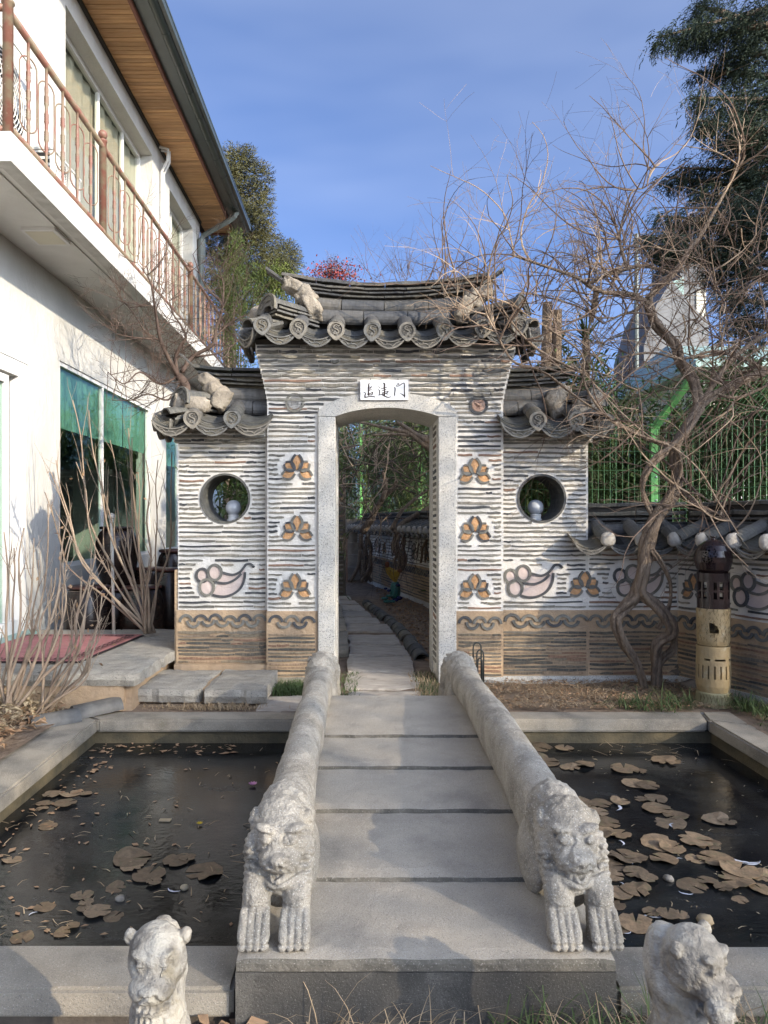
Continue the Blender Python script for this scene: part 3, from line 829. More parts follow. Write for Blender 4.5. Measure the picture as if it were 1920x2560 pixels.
def gourd(fr, parent, s, z):
    u = 5.93 / F
    if not _g:
        for r, rz in ((19, 17), (16.5, 14), (20, 18)):
            mb = MB()
            pts = [(u * r * 0.88 * cos(2 * pi * i / 16), u * r * sin(2 * pi * i / 16)) for i in range(17)]
            arc_strip(mb, pts, 0.021, -0.011, 0.012, 0)
            mb.add([(0, -0.004, 0)] + [(p[0], -0.002, p[1]) for p in pts], [(0, i + 1, i + 2) for i in range(16)], 1)
            _g[r] = mb.mesh('motif_ring', [m_ring, m_pink])
        mb = MB()
        for key in ('outer', 'top', 'mid'):
            arc_strip(mb, [(p.x * u, p.y * u) for p in smooth_pts(GOURD[key])], 0.019, -0.011 + 0.001 * len(key) % 3 * 0.001, 0.012, 0)
        o_ = [p * u for p in smooth_pts(GOURD['outer'])]
        t_ = [p * u for p in smooth_pts(GOURD['top'][:4])]
        poly = t_ + [Vector((75 * u, 8 * u))] + o_[::-1]
        cpt = Vector((38 * u, -32 * u))
        mb.add([(cpt.x, -0.002, cpt.y)] + [(p.x, -0.002, p.y) for p in poly], [(0, i + 1, (i + 1) % len(poly) + 1) for i in range(len(poly))], 1)
        _g['leaf'] = mb.mesh('motif_leaf', [m_ring, m_pink])
    piece(_g['leaf'], 'motif_leaf', parent, fr.w(s, 0, z), rz=fr.a)
    for i, (dx, dz, r, _) in enumerate(GOURD['rings']):
        piece(_g[r], 'motif_ring', parent, fr.w(s + dx * u, 0.002 * (1 + (i != 1)), z + dz * u), rz=fr.a)
def h_circle(s, z, r): return lambda a, b: (a - s) ** 2 + (b - z) ** 2 < r * r
def h_rect(s0, s1, z0, z1): return lambda a, b: s0 < a < s1 and z0 < b < z1
def h_flower(s, z): return lambda a, b: ((a - s) / 0.150) ** 2 + ((b - z + 0.012) / 0.130) ** 2 < 1
def h_gourd(s, z):
    u = 5.93 / F
    def f(a, b):
        x = (a - s) / u; y = (b - z) / u
        if (x + 15) ** 2 / 45 ** 2 + (y + 18) ** 2 / 52 ** 2 < 1: return True
        if -10 < x < 84 and -66 < y < 10: 
            return y > -66 + max(0, (x - 30)) * 0.35 
        return 50 < x < 108 and 0 < y < 30
    return f
def z_rows(z0, z1, p=0.0378): 
    n = int(round((z1 - z0) / p)); return [z0 + (z1 - z0) * i / n for i in range(n + 1)]
# ================================================================== ROOF PIECES
def teardrop(R, n=22, tip=0.30):
    out = []
    for i in range(n):
        a = pi / 2 + 2 * pi * i / n
        k = max(0.0, -sin(a)) ** 7
        out.append((R * cos(a) * (1 - 0.05 * k), R * sin(a) * (1 + tip * k)))
    return out
def disc_mesh():
    mb = MB(); R = 0.066
    o = teardrop(R); i1 = teardrop(R * 0.72, tip=0.16); n = len(o)
    vs = [(x, -0.012, z) for x, z in o] + [(x, -0.012, z) for x, z in i1] + [(x * 0.97, -0.003, z * 0.97) for x, z in i1] + [(x, 0.012, z) for x, z in o]
    fs = []
    for k in range(n):
        j = (k + 1) % n
        fs.append((k, j, n + j, n + k)[::-1]); fs.append((n + k, n + j, 2 * n + j, 2 * n + k)[::-1]); fs.append((k, 3 * n + k, 3 * n + j, j)[::-1])
    fs.append(tuple(range(3 * n, 4 * n)))
    mb.add(vs, fs, 0)
    mb.add([(x * 0.97, -0.003, z * 0.97) for x, z in i1], [tuple(range(n - 1, -1, -1))], 1)
    # raised S-shaped dragon
    s = [(0.020, 0.024), (0.010, 0.034), (-0.008, 0.033), (-0.018, 0.022), (-0.014, 0.010), (0.002, 0.002), (0.016, -0.008), (0.018, -0.022), (0.006, -0.034), (-0.010, -0.034), (-0.020, -0.024)]
    sp = smooth_pts(s, 2)
    mb.tube([(p.x, -0.006, p.y) for p in sp], [0.0065 - 0.003 * abs(k / (len(sp) - 1) - 0.5) * 2 for k in range(len(sp))], 5, 0)
    for x, z, r in ((0.024, 0.030, .006), (-0.004, -0.020, .006), (0.004, 0.020, .005), (-0.026, -0.006, .005), (0.030, 0.006, .005)):
        mb.ball((x, -0.004, z), r, 6, 4, 0)
    return mb.mesh('round_tile_end', [m_disc, m_disc_in])
DISC = disc_mesh()
ROUND = half_tile_mesh('round_tile', 1.0, 0.064, m_roof_old, seg=9)
ROUND_D = half_tile_mesh('round_tile', 1.0, 0.064, m_roof, seg=9)
ROLL = half_tile_mesh('ridge_roll_tile', 1.0, 0.066, m_roof, seg=9)

def pan_mesh(W, sag=0.055, th=0.016, L=1.0, m=None, seg=10):
    mb = MB(); vs = []; fs = []
    for y in (0, L):
        for off in (0, -th):
            for i in range(seg + 1):
                t = -1 + 2 * i / seg
                vs.append((t * W / 2, y, -sag * (1 - t * t) + off))
    q = seg + 1
    for i in range(seg):
        fs.append((i, i + 1, 2 * q + i + 1, 2 * q + i)); fs.append((q + i + 1, q + i, 3 * q + i, 3 * q + i + 1))
        fs.append((i + 1, i, q + i, q + i + 1)); fs.append((2 * q + i, 2 * q + i + 1, 3 * q + i + 1, 3 * q + i))
    fs.append((0, 2 * q, 3 * q, q)); fs.append((seg, q + seg, 3 * q + seg, 2 * q + seg))
    mb.add(vs, fs)
    return mb.mesh('pan_tile', m or m_roof_old)
def drip_mesh(W, sag=0.055, drop=0.062):
    mb = MB(); seg = 12
    top = []; bot = []
    for i in range(seg + 1):
        t = -1 + 2 * i / seg
        top.append((t * W / 2, -sag * (1 - t * t)))
        bot.append((t * W / 2 * (1.0 - 0.05 * (1 - abs(t))), -sag * (1 - t * t) - drop * max(0.0, (1 - t * t)) ** 0.55))
    n = seg + 1
    vs = [(x, 0, z) for x, z in top] + [(x, -0.006, z) for x, z in bot] + [(x, 0.016, z) for x, z in top] + [(x, 0.014, z) for x, z in bot]
    fs = []
    for i in range(seg):
        fs.append((i, n + i, n + i + 1, i + 1)); fs.append((2 * n + i, 2 * n + i + 1, 3 * n + i + 1, 3 * n + i))
        fs.append((n + i, 3 * n + i, 3 * n + i + 1, n + i + 1)); fs.append((i, i + 1, 2 * n + i + 1, 2 * n + i))
    mb.add(vs, fs, 1)
    arc_strip(mb, [(x, z + 0.006) for x, z in bot], 0.012, -0.016, 0.0, 0)
    arc_strip(mb, [(x, z - 0.005) for x, z in top], 0.009, -0.012, 0.0, 0)
    mid = [((top[i][0] + bot[i][0]) / 2, (top[i][1] + bot[i][1]) / 2) for i in range(2, seg - 1)]
    wig = [(x, -0.004, z + 0.009 * sin(k * 2.2)) for k, (x, z) in enumerate(mid)]
    mb.tube(wig, 0.0055, 5, 0)
    for k in (1, 3, 5, 7):
        if k < len(mid): mb.ball((mid[k][0], -0.004, mid[k][1] - 0.012 * (1 if k % 4 == 1 else -1)), 0.0065, 6, 4, 0)
    return mb.mesh('drip_tile', [m_disc, m_disc_in])
def slab_mesh(i):
    """flat ridge tile seen on edge: a slightly bowed slab, unit length"""
    rr = random.Random(i + 50); mb = MB(); n = 5; vs = []; fs = []
    for k in range(n + 1):
        x = -0.5 + k / n
        c = -0.004 * (1 - 4 * x * x) * (1 if i % 2 else -0.6) + rr.uniform(-.0015, .0015)
        h = 0.5 * (1 + rr.uniform(-0.12, 0.12)); y = rr.uniform(-0.004, 0.004)
        vs += [(x, -0.085 + y, c - h * 0.02), (x, -0.088 + y, c + h * 0.012), (x, -0.080 + y, c + h * 0.02), (x, 0.085, c + h * 0.02), (x, 0.085, c - h * 0.02)]
    for k in range(n):
        a = k * 5; b = a + 5
        for q in range(5): fs.append((a + q, a + (q + 1) % 5, b + (q + 1) % 5, b + q))
    fs.append((0, 4, 3, 2, 1)); fs.append(tuple(n * 5 + q for q in range(5)))
    mb.add(vs, fs)
    return mb.mesh('ridge_tile', m_roof_old if i % 2 else m_roof)
SLABS = [slab_mesh(i) for i in range(6)]

def along(fr, parent, s0, s1, d, zf, L, kind, h=0.04, name='ridge_tile', wdt=1.0, off=0.0):
    """a layer of ridge tiles from s0 to s1 following the sagging line zf(s)"""
    n = max(1, int(round((s1 - s0) / L)))
    p = (s1 - s0) / n
    cuts = [s0] + [s0 + (i + off) * p + RND.uniform(-.012, .012) for i in range(1, n)] + [s1] if off == 0 else [s0] + [s0 + (i + off) * p for i in range(n)] + [s1]
    for a, b in zip(cuts, cuts[1:]):
        if b - a < 0.03: continue
        za, zb = zf(a), zf(b); sl = atan2(zb - za, b - a)
        c = fr.w((a + b) / 2, d, (za + zb) / 2)
        if kind == 'slab':
            piece(RND.choice(SLABS), name, parent, c + Vector((0, 0, RND.uniform(-.002, .002))), ry=-sl, rz=fr.a + RND.uniform(-.012, .012), sc=(b - a - 0.006, wdt, h / 0.04))
        else:
            # half-round laid along the ridge, its round side outwards
            st = fr.w(a + 0.003, d, za)
            o = piece(ROLL, 'ridge_roll_tile', parent, st, sc=(1, b - a - 0.006, 1))
            R = Matrix.Rotation(fr.a, 3, 'Z') @ Matrix.Rotation(-sl, 3, 'Y') @ Matrix.Rotation(radians(-90), 3, 'Z') @ Matrix.Rotation(radians(58 + RND.uniform(-4, 4)), 3, 'Y')
            o.rotation_euler = R.to_euler()

def mortar_lump(parent, c, r, seed=0, m=None, name='mortar_lump', n=3, rz=0.0, ry=0.0, soft=False):
    bm = bmesh.new(); bmesh.ops.create_icosphere(bm, subdivisions=n, radius=1.0)
    Rm = Matrix.Rotation(rz, 3, 'Z') @ Matrix.Rotation(ry, 3, 'Y')
    for v in bm.verts:
        q = v.co.normalized()
        k = 1.12 + 0.34 * noise.fractal(q * 1.9 + Vector((seed, 0, 0)), 1, 2, 4) + 0.13 * noise.noise(q * 8 + Vector((seed, 2, 0)))
        # squarish body
        e = 0.62
        if soft: k = 1.0 + 0.10 * noise.fractal(q * 2.5 + Vector((seed, 0, 0)), 1, 2, 4); e = 0.85
        p = Vector((math.copysign(abs(q.x) ** e, q.x) * r[0], math.copysign(abs(q.y) ** e, q.y) * r[1], math.copysign(abs(q.z) ** e, q.z) * r[2])) * k
        v.co = Rm @ p
    me = bpy.data.meshes.new(name); bm.to_mesh(me); bm.free()
    me.materials.append(m or m_plug)
    me.polygons.foreach_set('use_smooth', [True] * len(me.polygons))
    return piece(me, name, parent, c)

def eave(fr, parent, discs, drips, zf, d_e, d_r, rise, W, plug=False, lips=3, sag=0.055, skip_disc=(), Wd=None):
    """round tiles with carved ends, pan tiles with drip faces between them"""
    run = d_e - d_r
    Ls = sqrt(run * run + rise * rise); sl = atan2(rise, run)
    pan = pan_mesh(W * 0.98, sag); dm = drip_mesh(Wd or W * 0.98, sag, 0.036 if plug else 0.062)
    for s in discs:
        z = zf(s)
        j = RND.uniform(-0.05, 0.05)
        piece(ROUND if RND.random() < .6 else ROUND_D, 'round_tile', parent, fr.w(s, d_e - 0.004, z), rx=sl, rz=fr.a + j, sc=(1, 0.17, 1.0))
        piece(ROUND_D, 'round_tile', parent, fr.w(s + 0.1 * sin(j) , d_e - 0.16, z + 0.16 * rise / run - 0.003), rx=sl, rz=fr.a + j * .5, sc=(0.95, Ls - 0.15, 0.95))
        if plug:
            mortar_lump(parent, fr.w(s, d_e + 0.012, z + 0.006), (0.056, 0.035, 0.058), seed=s * 7, m=m_white_plug, name='plug', n=3, soft=True)
        else:
            piece(DISC, 'round_tile_end', parent, fr.w(s, d_e + 0.010, z - 0.004), rx=radians(RND.uniform(-6, 4)), rz=fr.a + j, ry=RND.uniform(-.12, .12), sc=(1.0, 1, RND.uniform(.96, 1.06)))
    for s in drips:
        z = zf(s) - 0.012
        piece(dm, 'drip_tile', parent, fr.w(s, d_e + 0.005, z - 0.012), rz=fr.a + RND.uniform(-.03, .03), rx=radians(6))
        for k in range(lips):
            piece(pan, 'pan_tile', parent, fr.w(s, d_e - 0.022 - 0.020 * k, z + 0.003 + 0.017 * k), rx=sl * 0.9, rz=fr.a, sc=(1 - 0.02 * k, Ls - 0.03 - 0.02 * k, 1))

def end_face_mesh(r, ry_=1.0):
    """large arched end tile with carved face, faces -y"""
    mb = MB(); n = 14
    out = [(r * cos(pi * i / n) * 1.0, r * ry_ * sin(pi * i / n)) for i in range(n + 1)]
    inn = [(0.52 * x, 0.34 * z) for x, z in out]
    vs = [(x, -0.008, z) for x, z in out] + [(x, -0.002, z) for x, z in inn] + [(x, 0.014, z) for x, z in out] + [(x, 0.014, z) for x, z in inn]
    q = n + 1; fs = []
    for i in range(n):
        fs.append((i, i + 1, q + i + 1, q + i)); fs.append((i + 1, i, 2 * q + i, 2 * q + i + 1)); fs.append((q + i, q + i + 1, 3 * q + i + 1, 3 * q + i))
        fs.append((2 * q + i, 3 * q + i, 3 * q + i + 1, 2 * q + i + 1))
    mb.add(vs, fs, 1)
    arc_strip(mb, [(x * .96, z * .96) for x, z in out], 0.012, -0.016, 0.0, 0)
    w = [(0.76 * r * cos(pi * (0.1 + 0.8 * i / 10)), 0.66 * r * ry_ * sin(pi * (0.1 + 0.8 * i / 10)) + 0.010 * sin(i * 2.1)) for i in range(11)]
    mb.tube([(x, -0.006, z) for x, z in w], 0.007, 5, 0)
    for i in (1, 4, 6, 9): mb.ball((w[i][0] * .9, -0.006, w[i][1] * .86), 0.008, 6, 4, 0)
    return mb.mesh('ridge_end_tile', [m_roof_old, m_roof])
ENDF = end_face_mesh(0.105, 0.95)

def hip(fr, parent, s_in, s_out, z_in, z_out, d_in, d_out, side):
    """short descending ridge: stacked slabs, mortar, half-round cap and a carved end tile"""
    L = abs(s_out - s_in)
    th = atan2(d_out - d_in, L)
    dirw = (fr.w(s_out, d_out, 0) - fr.w(s_in, d_in, 0)); dirw.z = 0
    ang = atan2(dirw.y, dirw.x)
    T = dirw.length; sl = atan2(z_out - z_in, T)
    a = fr.w(s_in, d_in, z_in); b = fr.w(s_out, d_out, z_out)
    for k, zz in enumerate((-0.10, -0.065, -0.03)):
        cuts = [0.0, 0.48 + 0.1 * (k % 2), 0.96 - 0.04 * k]
        for c0, c1 in zip(cuts, cuts[1:]):
            p = a.lerp(b, (c0 + c1) / 2) + Vector((0, 0, zz))
            piece(RND.choice(SLABS), 'hip_tile', parent, p, ry=-sl, rz=ang, sc=((c1 - c0) * T - 0.006, 0.9, 0.8))
    # caps
    R = Matrix.Rotation(ang, 3, 'Z') @ Matrix.Rotation(-sl, 3, 'Y') @ Matrix.Rotation(radians(-90), 3, 'Z')
    for c0, c1 in ((0.0, 0.5), (0.5, 1.0)):
        o = piece(ROUND, 'hip_cap_tile', parent, a.lerp(b, c0) + Vector((0, 0, -0.012)), sc=(1.25, (c1 - c0) * T, 0.95))
        o.rotation_euler = R.to_euler()
    o = piece(ENDF, 'ridge_end_tile', parent, b + Vector((cos(ang) * .01, sin(ang) * .01, -0.075)))
    o.rotation_euler = (Matrix.Rotation(ang + radians(90), 3, 'Z') @ Matrix.Rotation(radians(-10), 3, 'X')).to_euler()
    o.scale = (1.22, 1, 1.45)

# ================================================================== GATE
YG, YW = 5.86, 5.93
FG = Frame(0, YG); FW = Frame(0, YW)
def gx(px, Y=YG): return (px - 905) / F * Y
def gz(py, Y=YG): return EYE + (1300 - py) / F * Y
YB = 6.52
gate = thing('gateway', (gx(966), 6.15, 0), 'arched gateway of stacked grey tiles with carved tile roof and white plaque', 'gate')

def ext(z): return 0.0 if z < 2.22 else 0.082 * min(1, (z - 2.22) / 0.40) ** 1.25
XL, XR = gx(668), gx(1258)
OL, OR_ = gx(838), gx(1095)       # opening
JL, JR = gx(795), gx(1140)        # outer jambs
OUT = [(795, 1041), (799, 1024), (820, 1010), (850, 997), (880, 990), (925, 984), (967, 982.5), (1010, 984), (1060, 991), (1095, 1002), (1122, 1012), (1136, 1024), (1140, 1041)]
INN = [(840, 1042), (862, 1034), (885, 1028.5), (915, 1023.5), (945, 1021), (967, 1020.4), (990, 1021), (1020, 1024), (1050, 1029), (1075, 1035), (1095, 1042)]
outp = [(gx(a), gz(b)) for a, b in OUT]; innp = [(gx(a), gz(b)) for a, b in INN]
mb = MB()
mb.box(XL, JL - 0.002, YG, YB, -0.02, 0.02 + gz(1041)); mb.box(JR + 0.002, XR, YG, YB, -0.02, 0.02 + gz(1041))
zt = gz(1041)
up = [(XL, zt + 0.021), (JL - 0.002, zt + 0.021)] + [(x, z + 0.002) for x, z in outp[2:-2]] + [(JR + 0.002, zt + 0.021), (XR, zt + 0.021), (XR, 2.22), (XL, 2.22)]
# the pier above the arch, in columns so every face stays convex
top = 2.22
cols_ = [(XL, zt + 0.021), (JL - 0.002, zt + 0.021)] + [(x, z + 0.002) for x, z in outp[1:-1]] + [(JR + 0.002, zt + 0.021), (XR, zt + 0.021)]
for (xa, za), (xb, zb) in zip(cols_, cols_[1:]):
    if xb - xa < 1e-4: continue
    mb.prism([(xa, za), (xb, zb), (xb, top), (xa, top)], YG, YB)
mb.build('mortar_body', m_plaster, gate)
mb = MB()
zz = 2.22
while zz < 2.66:
    e = ext(zz + 0.02)
    mb.box(XL - e, XR + e, YG - e * 0.9, YB + e * 0.9, zz + 0.0005, zz + 0.039); zz += 0.039
mb.build('corbel', m_plaster, gate)
# clay-mortared foot of both piers
for a, b in ((XL, JL - 0.003), (JR + 0.003, XR)):
    mb = MB(); mb.box(a - 0.004, b, YG - 0.005, YG + 0.2, 0.05, 0.578); mb.build('clay_foot', m_clay, gate)
mb = MB(); mb.box(XL - 0.004, JL - 0.003, YG - 0.012, YG + 0.2, -0.03, 0.055); mb.build('plinth', m_kerb, gate)
mb = MB(); mb.box(JR + 0.003, XR + 0.004, YG - 0.014, YG + 0.2, -0.03, 0.058); mb.build('plinth', m_granite, gate)
# granite jambs and arch
def bevel_build(verts_poly, y0, y1, name, m, parent, bev=0.006):
    bm = bmesh.new()
    a = [bm.verts.new((p[0], y0, p[1])) for p in verts_poly]; b = [bm.verts.new((p[0], y1, p[1])) for p in verts_poly]
    n = len(a); bm.faces.new(a); bm.faces.new(b[::-1])
    for i in range(n): bm.faces.new((a[i], b[i], b[(i + 1) % n], a[(i + 1) % n])[::1])
    bmesh.ops.recalc_face_normals(bm, faces=bm.faces)
    ed = [e for e in bm.edges if abs(e.verts[0].co.y - e.verts[1].co.y) < 1e-6]
    bmesh.ops.bevel(bm, geom=ed, offset=bev, segments=1, affect='EDGES', clamp_overlap=True)
    me = bpy.data.meshes.new(name); bm.to_mesh(me); bm.free(); me.materials.append(m)
    xs = [v.co for v in me.vertices]
    c = Vector((sum(v.x for v in xs) / len(xs), (y0 + y1) / 2, min(v.z for v in xs)))
    me.transform(Matrix.Translation(-c))
    return piece(me, name, parent, c)
YJ = YG - 0.030
bevel_build([(JL, 0), (OL, 0), (OL + 0.002, gz(1043)), (JL, gz(1041.5))], YJ, 5.985, 'door_jamb', m_granite, gate)
bevel_build([(OR_, 0), (JR, 0), (JR, gz(1041.5)), (OR_, gz(1043))], YJ, 5.985, 'door_jamb', m_granite, gate)
bevel_build([(JL, 0), (OL + 0.006, 0), (OL + 0.006, gz(1043)), (JL, gz(1041.5))], 6.30, YB + 0.03, 'door_jamb', m_granite, gate)
bevel_build([(OR_ - 0.006, 0), (JR, 0), (JR, gz(1041.5)), (OR_ - 0.006, gz(1043))], 6.30, YB + 0.03, 'door_jamb', m_granite, gate)
mb = MB(); mb.box(OR_ + 0.004, JR - 0.004, 5.985, 6.30, 0, gz(1043)); mb.box(JL + 0.004, OL - 0.004, 5.985, 6.30, 0, gz(1043)); mb.build('reveal_mortar', m_plaster, gate)
# the arch stone, as one prism made of quads
bm = bmesh.new()
def resample(pts, n):
    P_ = [Vector(p) for p in pts]; L = [0]
    for a, b in zip(P_, P_[1:]): L.append(L[-1] + (b - a).length)
    out = []
    for i in range(n + 1):
        t = L[-1] * i / n; k = 0
        while k < len(L) - 2 and L[k + 1] < t: k += 1
        out.append(P_[k].lerp(P_[k + 1], (t - L[k]) / max(1e-9, L[k + 1] - L[k])))
    return out
ro = resample(outp, 24); ri = resample(innp, 24)
mb = MB()
vs = []; 
for p in ro: vs.append((p.x, YJ - 0.002, p.y))
for p in ri: vs.append((p.x, YJ - 0.002, p.y))
for p in ro: vs.append((p.x, YB + 0.03, p.y))
for p in ri: vs.append((p.x, YB + 0.03, p.y))
q = 25; fs = []
for i in range(24):
    fs += [(i, q + i, q + i + 1, i + 1), (2 * q + i, 2 * q + i + 1, 3 * q + i + 1, 3 * q + i), (q + i, 3 * q + i, 3 * q + i + 1, q + i + 1), (i, i + 1, 2 * q + i + 1, 2 * q + i)]
fs += [(0, 2 * q, 3 * q, q), (24, q + 24, 3 * q + 24, 2 * q + 24)]
mb.add(vs, fs)
mb.build('arch_stone', m_granite, gate)

# tile courses
FLW = [(743, 1166), (743, 1318), (738, 1463)]; FRW = [(1187, 1175), (1188, 1320), (1187, 1464)]
holesL = [h_flower(gx(a), gz(b)) for a, b in FLW] + [h_circle(gx(737), gz(1007), 0.092)]
holesR = [h_flower(gx(a), gz(b)) for a, b in FRW] + [h_circle(gx(1196), gz(1013), 0.092)]
harch = [h_rect(JL - 0.015, JR + 0.015, 0, zt)]
def hout(a, b):
    for (x0, z0), (x1, z1) in zip(outp, outp[1:]):
        if x0 <= a <= x1:
            return b < z0 + (z1 - z0) * (a - x0) / (x1 - x0) + 0.016
    return False
hsign = [h_rect(gx(897), gx(1023), gz(1006), gz(950))]
nt = 0
nt += courses(FG, gate, z_rows(0.605, 2.115), XL + 0.006, JL - 0.012, holesL, lens=(0.22, 0.40), short=0.25)
nt += courses(FG, gate, z_rows(0.605, 2.115), JR + 0.012, XR - 0.006, holesR, lens=(0.22, 0.40), short=0.25)
nt += courses(FG, gate, z_rows(2.152, 2.22, 0.036), XL + 0.006, XR - 0.006, [hout] + hsign, lens=(0.22, 0.40), short=0.12)
for i, z in enumerate(z_rows(2.256, 2.655, 0.0365)):
    small = i in (2, 3, 5, 6, 8, 10)
    nt += courses(FG, gate, [z], XL - ext(z) + 0.004, XR + ext(z) - 0.004, hsign, lens=(0.11, 0.20) if small else (0.30, 0.48), short=0.05, d=ext(z) * 0.9 + 0.004, thick=(1.0, 1.35))
nt += courses(FG, gate, z_rows(0.075, 0.392, 0.0285), XL + 0.004, JL - 0.012, (), lens=(0.25, 0.4), meshes=STRIPS_LOW, d=0.005, short=0.2)
nt += courses(FG, gate, z_rows(0.075, 0.392, 0.0285), JR + 0.012, XR - 0.004, (), lens=(0.25, 0.4), meshes=STRIPS_LOW, d=0.005, short=0.2)
print('gate tiles', nt)
waves(FG, gate, XL + 0.006, JL - 0.012, 0.492, 0.135, d=0.005)
waves(FG, gate, JR + 0.012, XR - 0.006, 0.485, 0.135, d=0.005)
for a, b in FLW + FRW: flower(FG, gate, gx(a), gz(b) - 0.005)
# brick strip in the right reveal (tiles seen on edge)
FRV = Frame(OR_ + 0.004, 6.29, radians(-90))
def reveal_mesh():
    mb = MB(); mb.box(-0.11, 0.11, -0.006, 0.01, -0.012, 0.012); return mb.mesh('reveal_tile', m_tile)
RV = reveal_mesh()
for i in range(38):
    z = 0.14 + i * 0.052
    piece(RV, 'reveal_tile', gate, FRV.w(0.15, 0.002, z), rz=FRV.a, ry=radians(RND.uniform(-3, 3)), sc=(1, 1, RND.uniform(.8, 1.2)))
# round medallions
for (px_, py_, mm, nm) in ((737, 1007, m_medal, 'medallion'), (1196, 1013, m_terra, 'medallion')):
    mb = MB(); r = 0.068
    for h0 in (0, pi):
        pts = [(r * cos(h0 + pi * (0.02 + 0.96 * i / 10)), r * sin(h0 + pi * (0.02 + 0.96 * i / 10))) for i in range(11)]
        arc_strip(mb, pts, 0.018, -0.013, 0.012, 0)
    ri_ = 0.052
    mb.add([(ri_ * cos(2 * pi * i / 20), -0.010, ri_ * sin(2 * pi * i / 20)) for i in range(20)] + [(ri_ * cos(2 * pi * i / 20), 0.01, ri_ * sin(2 * pi * i / 20)) for i in range(20)],
           [tuple(range(20))] + [(i, i + 20, (i + 1) % 20 + 20, (i + 1) % 20) for i in range(20)], 1)
    if mm is m_terra:   # a bird in relief
        mb.tube([(-0.034, -0.013, 0.022), (-0.012, -0.015, 0.006), (0.006, -0.015, -0.004), (0.024, -0.013, -0.002)], [0.003, 0.008, 0.010, 0.004], 6, 1)
        mb.tube([(-0.004, -0.015, 0.004), (0.012, -0.015, 0.024), (0.030, -0.013, 0.030)], [0.007, 0.006, 0.002], 6, 1)
        mb.tube([(-0.006, -0.013, -0.010), (-0.010, -0.013, -0.030)], 0.003, 5, 1); mb.tube([(0.008, -0.013, -0.010), (0.010, -0.013, -0.030)], 0.003, 5, 1)
    else:
        for k in range(5):
            x = -0.024 + 0.012 * k
            mb.tube([(x, -0.012, 0.028 - 0.004 * (k % 2)), (x + 0.002, -0.012, -0.024 + 0.006 * (k % 3))], 0.0028, 5, 1)
        mb.tube([(-0.03, -0.012, 0.006), (0.03, -0.012, 0.012)], 0.0028, 5, 1)
    me = mb.mesh(nm, [m_ring, mm])
    piece(me, nm, gate, FG.w(gx(px_), 0.0, gz(py_)))

# --- central roof
ZE = 2.735
xc = gx(977, 5.6)
def zc(s): return ZE + 0.045 * ((s - xc) / 0.98) ** 2
dx = 0.279
discs = [gx(p, 5.6) for p in (656, 746, 840, 931, 1018, 1112, 1208, 1298)]
drips = [(a + b) / 2 for a, b in zip(discs, discs[1:])]
mb = MB()      # dark bedding under the tiles
bed = [(-0.05, 2.66), (-0.13, 2.70), (0.10, 2.80), (0.20, 2.86), (0.42, 2.86), (0.82, 2.70), (0.74, 2.66)]
vs = [(-0.83, YG + d, z) for d, z in bed] + [(1.27, YG + d, z) for d, z in bed]; n = len(bed)
mb.add(vs, [tuple(range(n)), tuple(range(2 * n - 1, n - 1, -1))] + [(i, (i + 1) % n, (i + 1) % n + n, i + n) for i in range(n)])
mb.build('roof_bedding', m_black, gate)
mb = MB()
for i in range(16):
    xa = -0.50 + 1.38 * i / 16; xb = xa + 1.38 / 16; zz_ = 3.20 + 0.085 * (((xa + xb) / 2 - 0.18) / 0.86) ** 2
    mb.box(xa, xb + 0.001, YG + 0.185, YG + 0.30, 2.80, zz_)
mb.build('ridge_core', m_roof_old, gate)
eave(FG, gate, discs, drips, zc, 0.26, -0.14, 0.17, dx)
# the same on the garden side
FGB = Frame(0, YB, pi)
eave(FGB, gate, [-s for s in discs], [-s for s in drips], lambda s: zc(-s), 0.26, -0.10, 0.17, dx, lips=1)
# gable ends: tiles turned outwards
for side, xe in ((-1, -0.90), (1, 1.345)):
    FS = Frame(xe, 0, radians(-90) if side < 0 else radians(90))
    ys = [5.90, 6.16, 6.42]
    ss = [(-y if side < 0 else y) for y in ys]
    eave(FS, gate, ss, [(a + b) / 2 for a, b in zip(ss, ss[1:])], lambda s: 2.775, 0.045, -0.28, 0.14, 0.27, lips=2)
def corner_tiles(parent, x, y, z, side, W_):
    FC = Frame(x, y, radians(-52) if side < 0 else radians(52))
    eave(FC, parent, [], [0.0], lambda s: z - 0.004, 0.0, -0.25, 0.10, W_, lips=2)
    piece(ROUND, 'corner_tile', parent, FC.w(-0.02 * side, 0.012, z + 0.018), rx=radians(12), rz=FC.a, sc=(1.35, 0.26, 0.85))
corner_tiles(gate, -0.885, 5.70, 2.775, -1, 0.25); corner_tiles(gate, 1.33, 5.70, 2.775, 1, 0.25)
def zr(base, c=0.085, half=0.86, x0=0.18): return lambda s: base + c * ((s - x0) / half) ** 2
R0, R1 = -0.64, 1.02
along(FG, gate, R0 - 0.02, R1 + 0.02, -0.235, zr(3.222), 0.28, 'slab', 0.050)
along(FG, gate, R0 + 0.03, R1 - 0.03, -0.225, zr(3.176), 0.32, 'slab', 0.034)
along(FG, gate, R0 + 0.10, R1 - 0.10, -0.215, zr(3.140), 0.30, 'slab', 0.028)
along(FG, gate, R0 + 0.14, R1 - 0.14, -0.205, zr(3.106), 0.34, 'slab', 0.028)
along(FG, gate, R0 + 0.12, R1 - 0.12, -0.17, zr(3.022, 0.06), 0.325, 'roll')
along(FG, gate, R0 + 0.12, R1 - 0.12, -0.135, zr(2.925, 0.045), 0.325, 'roll', off=0.5)
for s, a in ((R0 - 0.055, 0.62), (R1 + 0.055, -0.62)):    # upturned horn tiles
    piece(SLABS[0], 'ridge_horn_tile', gate, FG.w(s, -0.235, 3.262 + 0.035), ry=a, rz=0, sc=(0.22, 0.75, 1.0))
mortar_lump(gate, FG.w(gx(745, 6.0), -0.20, gz(722, 6.0)), (0.125, 0.10, 0.05), 1, ry=0.5)
